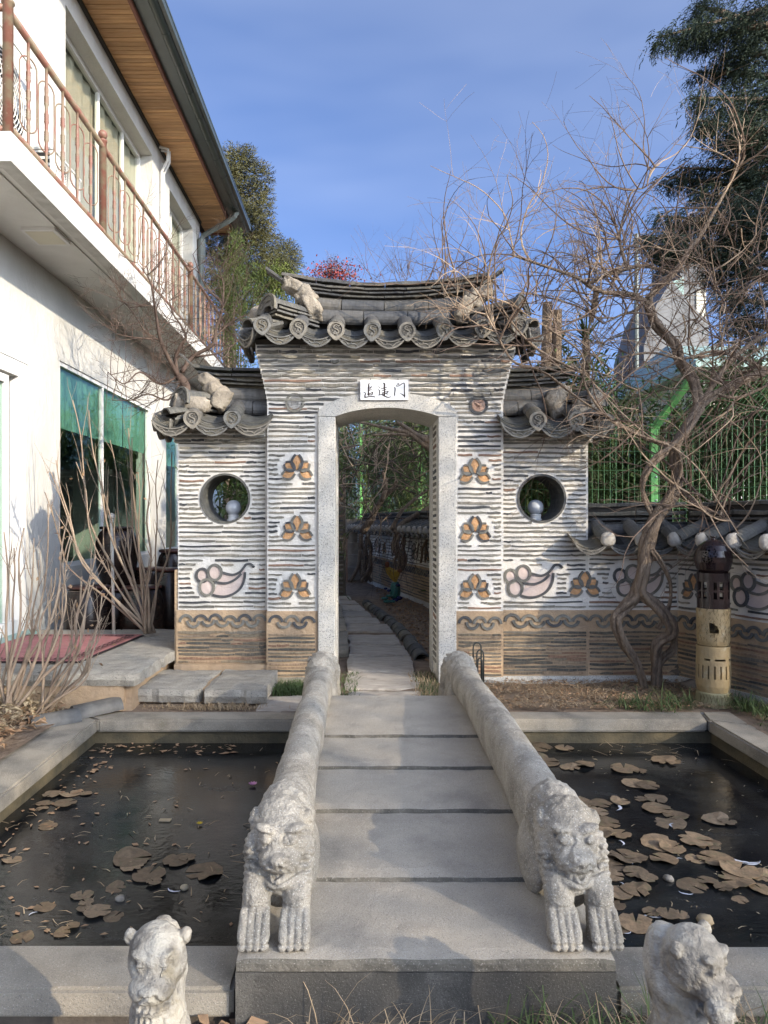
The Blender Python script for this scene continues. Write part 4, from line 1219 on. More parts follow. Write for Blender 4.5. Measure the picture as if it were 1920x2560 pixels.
mortar_lump(gate, FG.w(gx(780, 5.95), -0.12, gz(768, 5.95)), (0.055, 0.10, 0.105), 2, ry=-0.45)
mortar_lump(gate, FG.w(gx(766, 5.97), -0.15, gz(742, 5.97)), (0.075, 0.10, 0.075), 31, ry=0.9)
mortar_lump(gate, FG.w(gx(1183, 5.97), -0.15, gz(752, 5.97)), (0.07, 0.10, 0.075), 32, ry=-0.9)
mortar_lump(gate, FG.w(gx(1203, 6.0), -0.20, gz(735, 6.0)), (0.11, 0.10, 0.05), 3, ry=-0.5)
mortar_lump(gate, FG.w(gx(1160, 5.95), -0.12, gz(775, 5.95)), (0.050, 0.10, 0.10), 4, ry=0.45)
mortar_lump(gate, FG.w(gx(700, 5.8), -0.03, gz(790, 5.8)), (0.075, 0.07, 0.060), 5)
mortar_lump(gate, FG.w(gx(655, 5.85), -0.06, gz(783, 5.85)), (0.085, 0.07, 0.060), 6)
mortar_lump(gate, FG.w(gx(1255, 5.8), -0.03, gz(797, 5.8)), (0.085, 0.07, 0.055), 7)
mortar_lump(gate, FG.w(gx(1290, 5.85), -0.06, gz(790, 5.85)), (0.070, 0.07, 0.065), 8)
hip(FG, gate, gx(785, 6.0), gx(668, 5.70), 2.955, 2.985, -0.15, 0.13, -1)
hip(FG, gate, gx(1160, 6.0), gx(1308, 5.70), 2.945, 2.985, -0.15, 0.13, 1)

# --- left and right wings
def ring_mesh(r, th, d0, d1, name, m, seg=28):
    """two half-round tiles make the lining of a round window"""
    mb = MB(); vs = []; fs = []
    for (rr, y) in ((r, d0), (r + th, d0), (r + th, d1), (r, d1)):
        for i in range(seg): vs.append((rr * cos(2 * pi * i / seg), y, rr * sin(2 * pi * i / seg)))
    for a in range(4):
        b = (a + 1) % 4
        for i in range(seg):
            j = (i + 1) % seg
            fs.append((a * seg + i, a * seg + j, b * seg + j, b * seg + i)[::-1])
    mb.add(vs, fs)
    return mb.mesh(name, m)
def body_with_hole(name, m, parent, x0, x1, z0, z1, y0, y1, hx, hz, r):
    mb = MB(); seg = 32
    def border(a):
        c, s_ = cos(a), sin(a)
        t = 1e9
        if c > 1e-9: t = min(t, (x1 - hx) / c)
        if c < -1e-9: t = min(t, (x0 - hx) / c)
        if s_ > 1e-9: t = min(t, (z1 - hz) / s_)
        if s_ < -1e-9: t = min(t, (z0 - hz) / s_)
        return (hx + c * t, hz + s_ * t)
    angs = [2 * pi * i / seg for i in range(seg)] + [atan2(b - hz, a - hx) % (2 * pi) for a in (x0, x1) for b in (z0, z1)]
    angs = sorted(set(round(a, 6) for a in angs))
    n = len(angs); vs = []
    for y in (y0, y1):
        for a in angs: vs.append((hx + r * cos(a), y, hz + r * sin(a)))
        for a in angs:
            b = border(a); vs.append((b[0], y, b[1]))
    fs = []
    for i in range(n):
        j = (i + 1) % n
        fs.append((i, j, n + j, n + i)[::-1]); fs.append((2 * n + i, 2 * n + j, 3 * n + j, 3 * n + i))
        fs.append((i, j, 2 * n + j, 2 * n + i)); fs.append((n + i, n + j, 3 * n + j, 3 * n + i)[::-1])
    mb.add(vs, fs)
    return mb.build(name, m, parent)
WB = 6.34
# left wing
wl_ = thing('wing_wall', (-1.1, 6.1, 0), 'left wing wall of the gate beside the white house, with round window and motif', 'wall')
WL0, WL1 = -1.476, XL - 0.006
HLx, HLz, HR_ = gx(563, YW), gz(1246, YW), 0.186
body_with_hole('mortar_body', m_plaster, wl_, WL0, WL1, 0.578, 1.965, YW, WB, HLx, HLz, HR_ + 0.014)
mb = MB(); mb.box(WL0 - 0.055, WL1, YW - 0.045, WB + 0.04, 1.965, 2.035); mb.box(WL0 - 0.03, WL1, YW - 0.02, WB + 0.02, 1.925, 1.9645); 
mb.build('corbel', m_plaster, wl_)
mb = MB(); mb.box(WL0 - 0.012, WL1, YW - 0.006, WB, 0.0, 0.577); mb.box(WL0 - 0.03, WL0 - 0.002, YW + 0.01, WB, 0.08, 0.90); mb.build('clay_foot', m_clay, wl_)
mb = MB(); mb.box(WL0 - 0.02, WL1, YW - 0.05, YW, 0.0, 0.15); mb.build('clay_fillet', m_clay, wl_)
piece(ring_mesh(HR_, 0.017, -0.010, WB - YW + 0.01, 'window_ring', m_roof_old), 'window_ring', wl_, FW.w(HLx, 0, HLz))
gA = (gx(537.7, YW), gz(1431, YW))
hl = [h_circle(HLx, HLz, HR_ + 0.028), h_gourd(*gA)]
n1 = courses(FW, wl_, z_rows(0.605, 1.915), WL0 + 0.006, WL1 - 0.004, hl, lens=(0.20, 0.42), short=0.2)
for i, z in enumerate(z_rows(1.935, 2.03, 0.032)):
    e = 0.025 + 0.03 * i / 3
    n1 += courses(FW, wl_, [z], WL0 - e, WL1 - 0.004, (), lens=(0.09, 0.14) if i in (0, 2) else (0.2, 0.4), short=0.1, d=0.022 if i < 1 else 0.047, thick=(1, 1.3))
n1 += courses(FW, wl_, z_rows(0.165, 0.40, 0.028), WL0, WL1 - 0.004, (), lens=(0.2, 0.4), meshes=STRIPS_LOW, d=0.006, short=0.2, thick=(.9, 1.3))
waves(FW, wl_, WL0 + 0.01, WL1 - 0.004, 0.492, 0.128, d=0.006)
gourd(FW, wl_, *gA)
print('left wing tiles', n1)
def wing_roof(parent, x0, x1, discs, drips, ze, side, ridge0, ridge1, lumps):
    mb = MB()
    bed = [(-0.04, 2.036), (-0.10, 2.06), (0.05, 2.12), (0.12, 2.17), (0.30, 2.17), (0.50, 2.07), (0.44, 2.036)]
    vs = [(x0, YW + d, z) for d, z in bed] + [(x1, YW + d, z) for d, z in bed]; n = len(bed)
    mb.add(vs, [tuple(range(n)), tuple(range(2 * n - 1, n - 1, -1))] + [(i, (i + 1) % n, (i + 1) % n + n, i + n) for i in range(n)])
    mb.build('roof_bedding', m_black, parent)
    mb = MB(); mb.box(ridge0 + (0.16 if side < 0 else 0), ridge1 - (0.16 if side > 0 else 0), YW + 0.12, YW + 0.23, 2.12, 2.50); mb.build('ridge_core', m_roof_old, parent)
    W_ = abs(discs[1] - discs[0])
    eave(FW, parent, discs, drips, lambda s: ze, 0.25, -0.06, 0.13, W_)
    xe = x0 - 0.02 if side < 0 else x1 + 0.02
    FS = Frame(xe, 0, radians(-90) if side < 0 else radians(90))
    ys = [5.92, 6.14, 6.36]; ss = [(-y if side < 0 else y) for y in ys]
    eave(FS, parent, ss, [(a + b) / 2 for a, b in zip(ss, ss[1:])], lambda s: ze + 0.01, 0.10, -0.2, 0.12, 0.24, lips=2)
    corner_tiles(parent, (x0 + 0.0) if side < 0 else (x1 - 0.0), YW - 0.19, ze + 0.01, side, 0.22)
    r0, r1 = ridge0, ridge1
    xm = r1 if side < 0 else r0
    def zf(b): return lambda s: b + 0.035 * ((s - xm) / 0.6) ** 2
    along(FW, parent, r0, r1, -0.17, zf(2.522), 0.30, 'slab', 0.048)
    along(FW, parent, r0 + (0.0 if side > 0 else 0.03), r1 - (0.03 if side > 0 else 0), -0.16, zf(2.472), 0.34, 'slab', 0.038)
    along(FW, parent, r0 + (0.0 if side > 0 else 0.08), r1 - (0.08 if side > 0 else 0), -0.15, zf(2.430), 0.32, 'slab', 0.030)
    along(FW, parent, r0 + (0.0 if side > 0 else 0.14), r1 - (0.14 if side > 0 else 0), -0.14, zf(2.395), 0.32, 'slab', 0.028)
    along(FW, parent, r0 + (0.0 if side > 0 else 0.16), r1 - (0.16 if side > 0 else 0), -0.105, zf(2.30), 0.30, 'roll')
    along(FW, parent, r0 + (0.0 if side > 0 else 0.14), r1 - (0.14 if side > 0 else 0), -0.07, zf(2.20), 0.30, 'roll', off=0.5)
    hs = r0 if side < 0 else r1
    piece(SLABS[0], 'ridge_horn_tile', parent, FW.w(hs + side * 0.055, -0.17, 2.60), ry=(0.75 if side < 0 else -0.75), sc=(0.17, 0.7, 0.9))
    for (px_, py_, Y_, r_, sd, rr) in lumps:
        mortar_lump(parent, Vector((gx(px_, Y_), Y_, gz(py_, Y_))), r_, sd, ry=rr)
wing_roof(wl_, -1.52, WL1, [gx(481, 5.68), gx(581, 5.68)], [gx(430, 5.68), gx(531, 5.68), gx(627, 5.68)], 2.085, -1, gx(490, 6.1), XL - 0.01,
          [(540, 978, 5.97, (0.07, 0.08, 0.065), 33, 0.8), (525, 958, 6.0, (0.080, 0.08, 0.055), 11, 0.6), (556, 1000, 5.95, (0.062, 0.08, 0.085), 12, 0.5), (492, 1013, 5.8, (0.085, 0.07, 0.06), 13, 0), (458, 1010, 5.85, (0.06, 0.07, 0.075), 14, 0)])
hip(FW, wl_, gx(545, 6.0), gx(450, 5.76), 2.28, 2.275, -0.10, 0.15, -1)
# right wing, up to the corner with the perimeter wall
wr_ = thing('wing_wall', (1.46, 6.1, 0), 'right wing wall of the gate beside the green fence, with round window', 'wall')
WR0, WR1 = XR + 0.006, gx(1470, YW)
HRx, HRz, HRr = gx(1354, YW), gz(1246, YW), 0.180
body_with_hole('mortar_body', m_plaster, wr_, WR0, WR1, 0.578, 1.965, YW, WB, HRx, HRz, HRr + 0.014)
mb = MB(); mb.box(WR0, WR1 + 0.055, YW - 0.045, WB + 0.04, 1.965, 2.035); mb.box(WR0, WR1 + 0.03, YW - 0.02, WB + 0.02, 1.925, 1.9645); mb.build('corbel', m_plaster, wr_)
mb = MB(); mb.box(WR0, WR1, YW - 0.006, WB, 0.0, 0.577); mb.build('clay_foot', m_clay, wr_)
mb = MB(); mb.box(WR0, WR1 - 0.001, YW - 0.018, YW + 0.1, -0.03, 0.052); mb.build('plinth', m_granite, wr_)
piece(ring_mesh(HRr, 0.017, -0.010, WB - YW + 0.01, 'window_ring', m_roof_old), 'window_ring', wr_, FW.w(HRx, 0, HRz))
gB = (gx(1308, YW), gz(1433, YW))
hr = [h_circle(HRx, HRz, HRr + 0.028), h_gourd(*gB), h_flower(gx(1461, YW), gz(1461, YW))]
n2 = courses(FW, wr_, z_rows(0.605, 1.915), WR0 + 0.004, WR1 - 0.006, hr, lens=(0.20, 0.42), short=0.2)
for i, z in enumerate(z_rows(1.935, 2.03, 0.032)):
    e = 0.025 + 0.03 * i / 3
    n2 += courses(FW, wr_, [z], WR0 + 0.004, WR1 + e, (), lens=(0.09, 0.14) if i in (0, 2) else (0.2, 0.4), short=0.1, d=0.022 if i < 1 else 0.047, thick=(1, 1.3))
n2 += courses(FW, wr_, z_rows(0.072, 0.40, 0.0285), WR0 + 0.004, WR1 - 0.004, (), lens=(0.3, 0.5), meshes=STRIPS_LOW, d=0.006, short=0.12, thick=(.9, 1.3))
waves(FW, wr_, WR0 + 0.01, WR1, 0.492, 0.128, d=0.006)
gourd(FW, wr_, *gB)
wing_roof(wr_, WR0, 1.86, [gx(1344, 5.68), gx(1441, 5.68)], [gx(1300, 5.68), gx(1393, 5.68), gx(1486, 5.68)], 2.07, 1, XR + 0.01, gx(1440, 6.1),
          [(1390, 1000, 5.97, (0.06, 0.08, 0.07), 34, -0.7), (1397, 985, 6.0, (0.07, 0.08, 0.055), 21, -0.6), (1385, 1015, 5.95, (0.055, 0.08, 0.09), 22, -0.3), (1459, 1022, 5.8, (0.085, 0.07, 0.06), 23, 0), (1480, 1000, 5.85, (0.06, 0.07, 0.06), 24, 0)])
hip(FW, wr_, gx(1400, 6.0), gx(1494, 5.76), 2.275, 2.275, -0.10, 0.15, 1)
print('right wing tiles', n2)

# --- low perimeter wall
def perimeter(parent, fr, s0, s1, holes, motifs, flowers, discs, lens=(0.25, 0.5), ridge_ext=(0, 0), detail=True, roof=True, rowp=0.0378, dback=-0.38, slabL=0.36, plug=True):
    mb = MB()
    def q(a, b, z0, z1, d0, d1):
        vs = [fr.w(a, d1, z0), fr.w(b, d1, z0), fr.w(b, d0, z0), fr.w(a, d0, z0), fr.w(a, d1, z1), fr.w(b, d1, z1), fr.w(b, d0, z1), fr.w(a, d0, z1)]
        mb.add(vs, [(0, 3, 2, 1), (4, 5, 6, 7), (0, 1, 5, 4), (1, 2, 6, 5), (2, 3, 7, 6), (3, 0, 4, 7)])
    q(s0, s1, 0.578, 1.09, dback, 0.0)
    mb.build('mortar_body', m_plaster, parent)
    mb = MB(); q(s0, s1, 0.0, 0.577, dback - .002, 0.006); mb.build('clay_foot', m_clay, parent)
    mb = MB(); q(s0, s1, -0.03, 0.055, dback - .004, 0.020); mb.build('plinth', m_granite, parent)
    n = courses(fr, parent, z_rows(0.605, 1.06, rowp), s0 + .004, s1 - .004, holes, lens=lens, short=0.15)
    n += courses(fr, parent, z_rows(0.075, 0.40, rowp * 0.85), s0 + .004, s1 - .004, (), lens=lens, meshes=STRIPS_LOW, d=0.006, short=0.12, thick=(.9, 1.3))
    waves(fr, parent, s0, s1, 0.492, 0.128, d=0.006)
    for g_ in motifs: gourd(fr, parent, *g_)
    for f_ in flowers: flower(fr, parent, *f_)
    if roof:
        mb = MB()
        e0, e1 = ridge_ext
        bed = [(0.06, 1.09), (0.10, 1.11), (-0.04, 1.16), (-0.10, 1.20), (-0.11, 1.42), (-0.22, 1.42), (-0.28, 1.18), (dback - 0.12, 1.11), (dback - 0.12, 1.09)]
        vs = [fr.w(s0, d, z) for d, z in bed] + [fr.w(s1, d, z) for d, z in bed]; n_ = len(bed)
        mb.add(vs, [tuple(range(n_)), tuple(range(2 * n_ - 1, n_ - 1, -1))] + [(i, (i + 1) % n_, (i + 1) % n_ + n_, i + n_) for i in range(n_)])
        mb.build('roof_bedding', m_black, parent)
        dr = [(a + b) / 2 for a, b in zip(discs, discs[1:])]
        sp = discs[1] - discs[0]
        dr = [discs[0] - sp / 2] + dr + [discs[-1] + sp / 2]
        eave(fr, parent, discs, [x for x in dr if s0 - 0.05 < x < s1 + .05], lambda s: 1.145, 0.20, -0.10, 0.115, sp, plug=True, lips=1)
        zf = lambda b: (lambda s: b + 0.006 * sin(s * 3.1))
        along(fr, parent, s0 + e0, s1 + e1, -0.17, zf(1.425), slabL * .85, 'slab', 0.060)
        along(fr, parent, s0 + e0, s1 + e1, -0.155, zf(1.355), slabL, 'slab', 0.060)
        along(fr, parent, s0 + e0, s1 + e1, -0.145, zf(1.305), slabL, 'slab', 0.030)
        along(fr, parent, s0 + e0, s1 + e1, -0.135, zf(1.275), slabL, 'slab', 0.022)
        along(fr, parent, s0 + e0, s1 + e1, -0.095, zf(1.215), slabL, 'roll')
    return n
pw = thing('perimeter_wall', (2.4, 6.0, 0), 'low tile-patterned garden wall behind the ceramic lantern, turning at a corner', 'wall')
gC = (gx(1581, YW), gz(1432, YW))
perimeter(pw, FW, WR1, 2.535, [h_gourd(*gC), h_flower(gx(1461, YW), gz(1461, YW))], [gC], [(gx(1461, YW), gz(1459, YW))], [gx(1519, 5.73), gx(1603, 5.73), 2.44], ridge_ext=(0.0, 0.10))
PA = atan2(-0.76, 0.305)
FP = Frame(2.535, 5.93, PA)
perimeter(pw, FP, 0.001, 1.30, [h_gourd(0.665, 0.86), h_flower(0.17, 0.78)], [(0.665, 0.86)], [(0.17, 0.78)],
          [0.18 + 0.27 * i for i in range(4)], ridge_ext=(0.05, 0))

bw = thing('perimeter_wall', (0.8, 12, 0), 'ochre and white tile-patterned wall seen through the gate opening, under hanging vines', 'wall')
FBk = Frame(-0.10, 16.6, atan2(-9.6, 1.93))
perimeter(bw, FBk, 0, 9.7, [h_gourd(a, 0.86) for a in (0.6, 2.0, 3.4, 4.8, 6.2, 7.6)] + [h_flower(a, 0.78) for a in (1.3, 2.7, 4.1, 5.5, 6.9)],
          [(a, 0.86) for a in (0.6, 2.0, 3.4, 4.8, 6.2, 7.6)], [(a, 0.78) for a in (1.3, 2.7, 4.1, 5.5, 6.9)],
          [0.2 + 0.30 * i for i in range(31)], lens=(0.5, 1.0), rowp=0.055, slabL=0.7)
# clay-and-tile wall stub far left in the opening
sw = thing('striped_wall', (-0.62, 12.4, 0), 'dark striped tile wall half hidden by vines at the left of the gate opening', 'wall')
FSW = Frame(-2.2, 12.4)
mb = MB(); mb.box(-2.2, -0.28, 12.4, 12.8, 0, 2.15); mb.build('mortar_body', m_rock, sw)
courses(FSW, sw, z_rows(0.1, 2.1, 0.075), 0.02, 1.90, (), lens=(0.4, 0.8), thick=(1.6, 2.4))

# ================================================================== SIGN
sign = thing('name_plaque', (gx(960), YJ - 0.03, gz(1003)), 'small white plaque with three black brushed characters above the gate arch', 'sign')
sx0, sx1, sz0, sz1 = gx(901), gx(1019.7), gz(1002.5), gz(953)
mb = MB(); mb.box(sx0, sx1, YJ - 0.022, YJ - 0.006, sz0, sz1); mb.build('board', m_sign, sign)
def sp_(x, y): return (gx(880 + x / 10.369), gz(930 + y / 10.369))
STR = [
 # first character
 [((432, 335, 12), (428, 420, 22), (425, 520, 20), (428, 600, 22), (432, 645, 14)), ((425, 340, 18), (468, 335, 5)), ((455, 445, 10), (522, 405, 12)), ((522, 405, 10), (455, 470, 8)),
  ((455, 495, 9), (512, 490, 11)), ((455, 515, 7), (452, 490, 5)), ((395, 600, 9), (470, 585, 12), (540, 548, 12)), ((540, 548, 12), (515, 625, 14)), ((400, 612, 12), (460, 622, 12), (515, 618, 10)),
  ((300, 548, 8), (352, 580, 13), (335, 640, 18), (340, 685, 20)), ((325, 692, 16), (430, 670, 13), (560, 665, 15), (598, 685, 6))],
 # second
 [((680, 402, 6), (715, 440, 16)), ((668, 488, 7), (712, 508, 14), (706, 580, 15), (712, 625, 14)), ((672, 630, 6), (760, 615, 12), (840, 655, 14), (930, 685, 16), (1015, 665, 4)),
  ((800, 318, 12), (838, 340, 22), (836, 430, 20), (838, 520, 20), (836, 640, 18)), ((748, 465, 9), (830, 445, 11), (905, 425, 9)), ((765, 520, 9), (840, 495, 11), (890, 485, 8)),
  ((770, 575, 8), (850, 548, 11), (935, 530, 9)), ((775, 560, 9), (790, 610, 8)), ((935, 530, 12), (895, 575, 11)), ((800, 600, 8), (870, 585, 10), (915, 610, 12)), ((790, 620, 8), (850, 625, 16))],
 # third
 [((1085, 425, 8), (1108, 450, 17), (1104, 540, 16), (1098, 610, 17), (1108, 662, 6)), ((1165, 322, 6), (1212, 345, 12), (1160, 365, 7), (1145, 400, 9), (1215, 385, 11), (1290, 335, 11), (1340, 312, 10)),
  ((1338, 308, 14), (1350, 380, 15), (1348, 500, 14), (1355, 620, 17), (1360, 695, 6)), ((1362, 690, 6), (1310, 620, 16), (1228, 582, 4))]]
for ch in STR:
    mb = MB()
    for k, st in enumerate(ch):
        pts = [(sp_(x, y), w) for x, y, w in st]
        P_ = smooth_pts([Vector((p[0][0], p[0][1])) for p in pts], 3)
        ws = [p[1] for p in pts]
        m_ = len(P_) - 1
        def wf(t, ws=ws):
            u = t * (len(ws) - 1); i = min(int(u), len(ws) - 2); return (ws[i] * (1 - u + i) + ws[i + 1] * (u - i)) * 2.0 / 10.369 / F * YG * 0.86
        arc_strip(mb, [(p.x, p.y) for p in P_], wf, YJ - 0.0235 - 0.0001 * k, YJ - 0.0215)
    mb.build('character', m_ink, sign)
for x in (gx(926), gx(994)):
    mb = MB(); mb.tube([(x, YJ - 0.016, sz1 - 0.002), (x + .002, YJ - 0.022, sz1 + 0.010), (x, YJ - 0.004, sz1 + 0.014)], 0.0028, 5); mb.build('hook', m_iron, sign)

# globe lamps in the two round windows
for (px_, py_, lab, ring_) in ((503 / 1.0, 1, 'pale globe lamp standing in the left round window', 0), (0, 0, 'pale globe lamp standing in the right round window', 1)):
    hx, hz, hr_ = ((HLx, HLz, HR_), (HRx, HRz, HRr))[ring_]
    cx = gx(583.5, 6.12) if ring_ == 0 else gx(1339, 6.12)
    t = thing('globe_lamp', (cx, 6.12, hz - hr_), lab, 'lamp', 'globe lamps in the round windows')
    r = 0.066; zb = hz - sqrt(max(0, hr_ ** 2 - (cx - hx) ** 2)) + 0.002
    mb = MB(); mb.ball((cx, 6.12, zb + 0.045 + r * .95), r, 20, 12); mb.build('globe', m_globe, t, smooth=True)
    mb = MB(); mb.lathe([(0, 0), (0.052, 0), (0.052, 0.012), (0.043, 0.018), (0.043, 0.040), (0.048, 0.045), (0.044, 0.052), (0, 0.054)], (cx, 6.12, zb), 20); mb.build('collar', m_frame, t)
# ================================================================== CARVED STONE
def blob_mesh(name, parts, voxel, m, smooth=5, disp=None):
    """union of ellipsoids and tapered limbs, fused into one skin and then carved"""
    mb = MB()
    for p in parts:
        if p[0] == 'e':          # centre, radii, euler
            _, c, r, e = p
            mb.ball((0, 0, 0), 1.0, 20, 12)
            k = len(mb.v) - 20 * 13
            R = Euler(e).to_matrix()
            for i in range(k, len(mb.v)):
                v = Vector(mb.v[i]); mb.v[i] = tuple(R @ Vector((v.x * r[0], v.y * r[1], v.z * r[2])) + Vector(c))
        else:                    # limb through points with radii
            _, pts, rad = p
            mb.tube(pts, rad, 14)
            mb.ball(pts[0], rad[0], 14, 8); mb.ball(pts[-1], rad[-1], 14, 8)
    me = mb.mesh(name, m)
    o = bpy.data.objects.new('tmp', me); C.objects.link(o)
    md = o.modifiers.new('r', 'REMESH'); md.mode = 'VOXEL'; md.voxel_size = voxel
    sm = o.modifiers.new('s', 'SMOOTH'); sm.iterations = smooth; sm.factor = 0.5
    dg = bpy.context.evaluated_depsgraph_get()
    out = bpy.data.meshes.new_from_object(o.evaluated_get(dg))
    bpy.data.objects.remove(o)
    out.name = name
    if disp:
        ns = [v.normal.copy() for v in out.vertices]
        for v, nn in zip(out.vertices, ns):
            v.co = v.co + nn * disp(v.co, nn)
    out.materials.clear(); out.materials.append(m)
    out.polygons.foreach_set('use_smooth', [True] * len(out.polygons))
    return out

def groove(x, c, w, depth):
    t = abs(x - c) / w
    return -depth * max(0.0, 1 - t * t) if t < 1 else 0.0

def lion_disp(co, n):
    x, y, z = co
    d = 0.0016 * noise.fractal(co * 42, 1, 2, 3) + 0.0022 * noise.noise(co * 17)
    mane = max(0.0, min(1.0, (y - 0.165) / 0.03)) * max(0.0, min(1.0, (z - 0.17) / 0.04))
    if mane > 0 and y < 0.50:        # locks of the mane
        q = noise.voronoi(Vector((x * 1.0, y * 0.8, z * 1.0)) * 40)[0]
        d += mane * (0.0085 * (0.55 - q[0]) if q[0] < 0.9 else 0) * (1 if y < .42 else (0.50 - y) / .08)
    if 0.10 < y < 0.22 and abs(x) > 0.066 and 0.12 < z < 0.30:
        d += 0.0022 * sin((z + 0.5 * y) * 300)
    # toes and claws
    if y < 0.10 and z < 0.115:
        f = 1.0 if z < 0.09 else (0.115 - z) / 0.025
        for sx in (-0.060, 0.060):
            for k in (-1.0, 0.0, 1.0):
                d += f * groove(x, sx + k * 0.0215, 0.0040, 0.004)
        d += groove(z, 0.022, 0.0045, 0.006)
        d += groove(z, 0.104, 0.005, 0.004)
    # face
    if y < 0.165 and z > 0.13:
        zm = 0.188 + 0.020 * (min(1, abs(x) / 0.05)) ** 2 - 0.004 * cos(x * 120)
        d += groove(z, zm, 0.0055, 0.014)
        d += groove(z, zm - 0.020, 0.0045, 0.009)
        if zm - 0.018 < z < zm: d += 0.003 * sin(x * 300)
        for ex in (-0.041, 0.041):
            q = ((x - ex) / 0.030) ** 2 + ((z - 0.283) / 0.022) ** 2
            if 0.45 < q < 1.0: d -= 0.006
        if 0.205 < z < 0.262 and abs(x) > 0.018: d += 0.0026 * sin((z + abs(x) * 0.9) * 300)
        for nx_ in (-0.014, 0.014):
            if (x - nx_) ** 2 + (z - 0.228) ** 2 < 0.006 ** 2: d -= 0.007
    return d
def lion_parts(side):
    t = 0.010 * side
    P_ = [('e', (0, 0.56, 0.215), (0.086, 0.20, 0.105), (0, 0, 0)), ('e', (0, 0.36, 0.235), (0.100, 0.15, 0.125), (0.1, 0, 0)),
          ('e', (0, 0.24, 0.255), (0.102, 0.112, 0.105), (0, 0, 0)), ('e', (0, 0.22, 0.15), (0.092, 0.10, 0.12), (0, 0, 0)),
          ('e', (t, 0.175, 0.250), (0.088, 0.085, 0.082), (0, 0, 0)),
          ('e', (t, 0.112, 0.222), (0.066, 0.062, 0.040), (-0.1, 0, 0)), ('e', (t, 0.062, 0.238), (0.029, 0.022, 0.020), (0, 0, 0)),
          ('e', (t, 0.118, 0.168), (0.058, 0.056, 0.028), (0.1, 0, 0)), ('e', (t, 0.135, 0.140), (0.045, 0.045, 0.035), (0, 0, 0)),
          ('e', (t - 0.041, 0.112, 0.283), (0.021, 0.019, 0.018), (0, 0, 0)), ('e', (t + 0.041, 0.112, 0.283), (0.021, 0.019, 0.018), (0, 0, 0)),
          ('e', (t - 0.043, 0.122, 0.309), (0.037, 0.025, 0.014), (0, 0.25, 0)), ('e', (t + 0.043, 0.122, 0.309), (0.037, 0.025, 0.014), (0, -0.25, 0)),
          ('e', (-0.086, 0.185, 0.215), (0.026, 0.055, 0.060), (0, 0, 0)), ('e', (0.086, 0.185, 0.215), (0.026, 0.055, 0.060), (0, 0, 0)),
          ('e', (-0.086, 0.235, 0.295), (0.018, 0.034, 0.030), (0, 0, 0)), ('e', (0.086, 0.235, 0.295), (0.018, 0.034, 0.030), (0, 0, 0)),
          ('e', (-0.075, 0.40, 0.10), (0.040, 0.14, 0.11), (0, 0, 0)), ('e', (0.075, 0.40, 0.10), (0.040, 0.14, 0.11), (0, 0, 0)),
          ('l', [(-0.062, 0.16, 0.19), (-0.061, 0.105, 0.12), (-0.060, 0.085, 0.04)], [0.046, 0.044, 0.043]),
          ('l', [(0.062, 0.16, 0.19), (0.061, 0.105, 0.12), (0.060, 0.085, 0.04)], [0.046, 0.044, 0.043])]
    for sx in (-0.060, 0.060):
        P_.append(('e', (sx, 0.075, 0.020), (0.046, 0.058, 0.034), (0, 0, 0)))
        for k in (-1.5, -0.5, 0.5, 1.5):
            P_.append(('l', [(sx + k * 0.0215, 0.070, 0.088), (sx + k * 0.0215, 0.042, 0.048), (sx + k * 0.0215, 0.020, 0.014)], [0.0135, 0.0160, 0.0145]))
    return P_
for side, x0, x1, lab in ((-1, -0.247, -0.243, 'left lion balustrade of the bridge, sunlit lion head at its near end'), (1, 0.628, 0.610, 'right lion balustrade of the bridge, beside the lily pads')):
    t = thing('lion_balustrade', (x0, 2.06, 0.10), lab, 'balustrade', 'carved lion balustrades of the bridge')
    L1 = blob_mesh('near_lion', lion_parts(1 if side < 0 else -1), 0.0046, m_lion, 5, lion_disp)
    piece(L1, 'near_lion', t, (x0, 2.035, 0.100), sc=(0.95, 1.0, 0.97))
    o = piece(L1, 'far_lion', t, (x1, 4.985, 0.106), rz=pi + 0.04 * side, sc=(0.96, 1.0, 0.98))
    # the long body that is the handrail
    mb = MB(); n = 70; seg = 22; vs = []
    for i in range(n + 1):
        u = i / n; y = 2.46 + (4.60 - 2.46) * u
        x = x0 + (x1 - x0) * u
        zd = 0.125 + (0.262 - 0.125) * min(1, (y - 2.4) / 1.7) ** 0.8
        if y > 4.4: zd -= (y - 4.4) * 0.28
        zc_ = 0.322 + 0.038 * sin(pi * u) - 0.006 * u
        zlow = zc_ - zd + 0.02
        hw = 0.071 + 0.003 * sin(u * 17)
        for k in range(seg):
            a = 2 * pi * k / seg
            ca, sa = cos(a), sin(a)
            px_ = x + hw * math.copysign(abs(ca) ** 0.9, ca)
            pz_ = zc_ + 0.085 * math.copysign(abs(sa) ** 0.9, sa) if sa > 0 else zc_ + zlow * math.copysign(abs(sa) ** 0.75, sa)
            q = Vector((px_, y, pz_))
            dd = 0.004 * noise.fractal(q * 11, 1, 2, 4) + 0.0025 * noise.noise(q * 40)
            vs.append((px_ + ca * dd, y, pz_ + sa * dd))
    fs = []
    for i in range(n):
        for k in range(seg):
            a = i * seg + k; b = i * seg + (k + 1) % seg
            fs.append((a, b, b + seg, a + seg)[::-1])
    mb.add(vs, fs)
    mb.build('rail', m_lion, t, smooth=True)

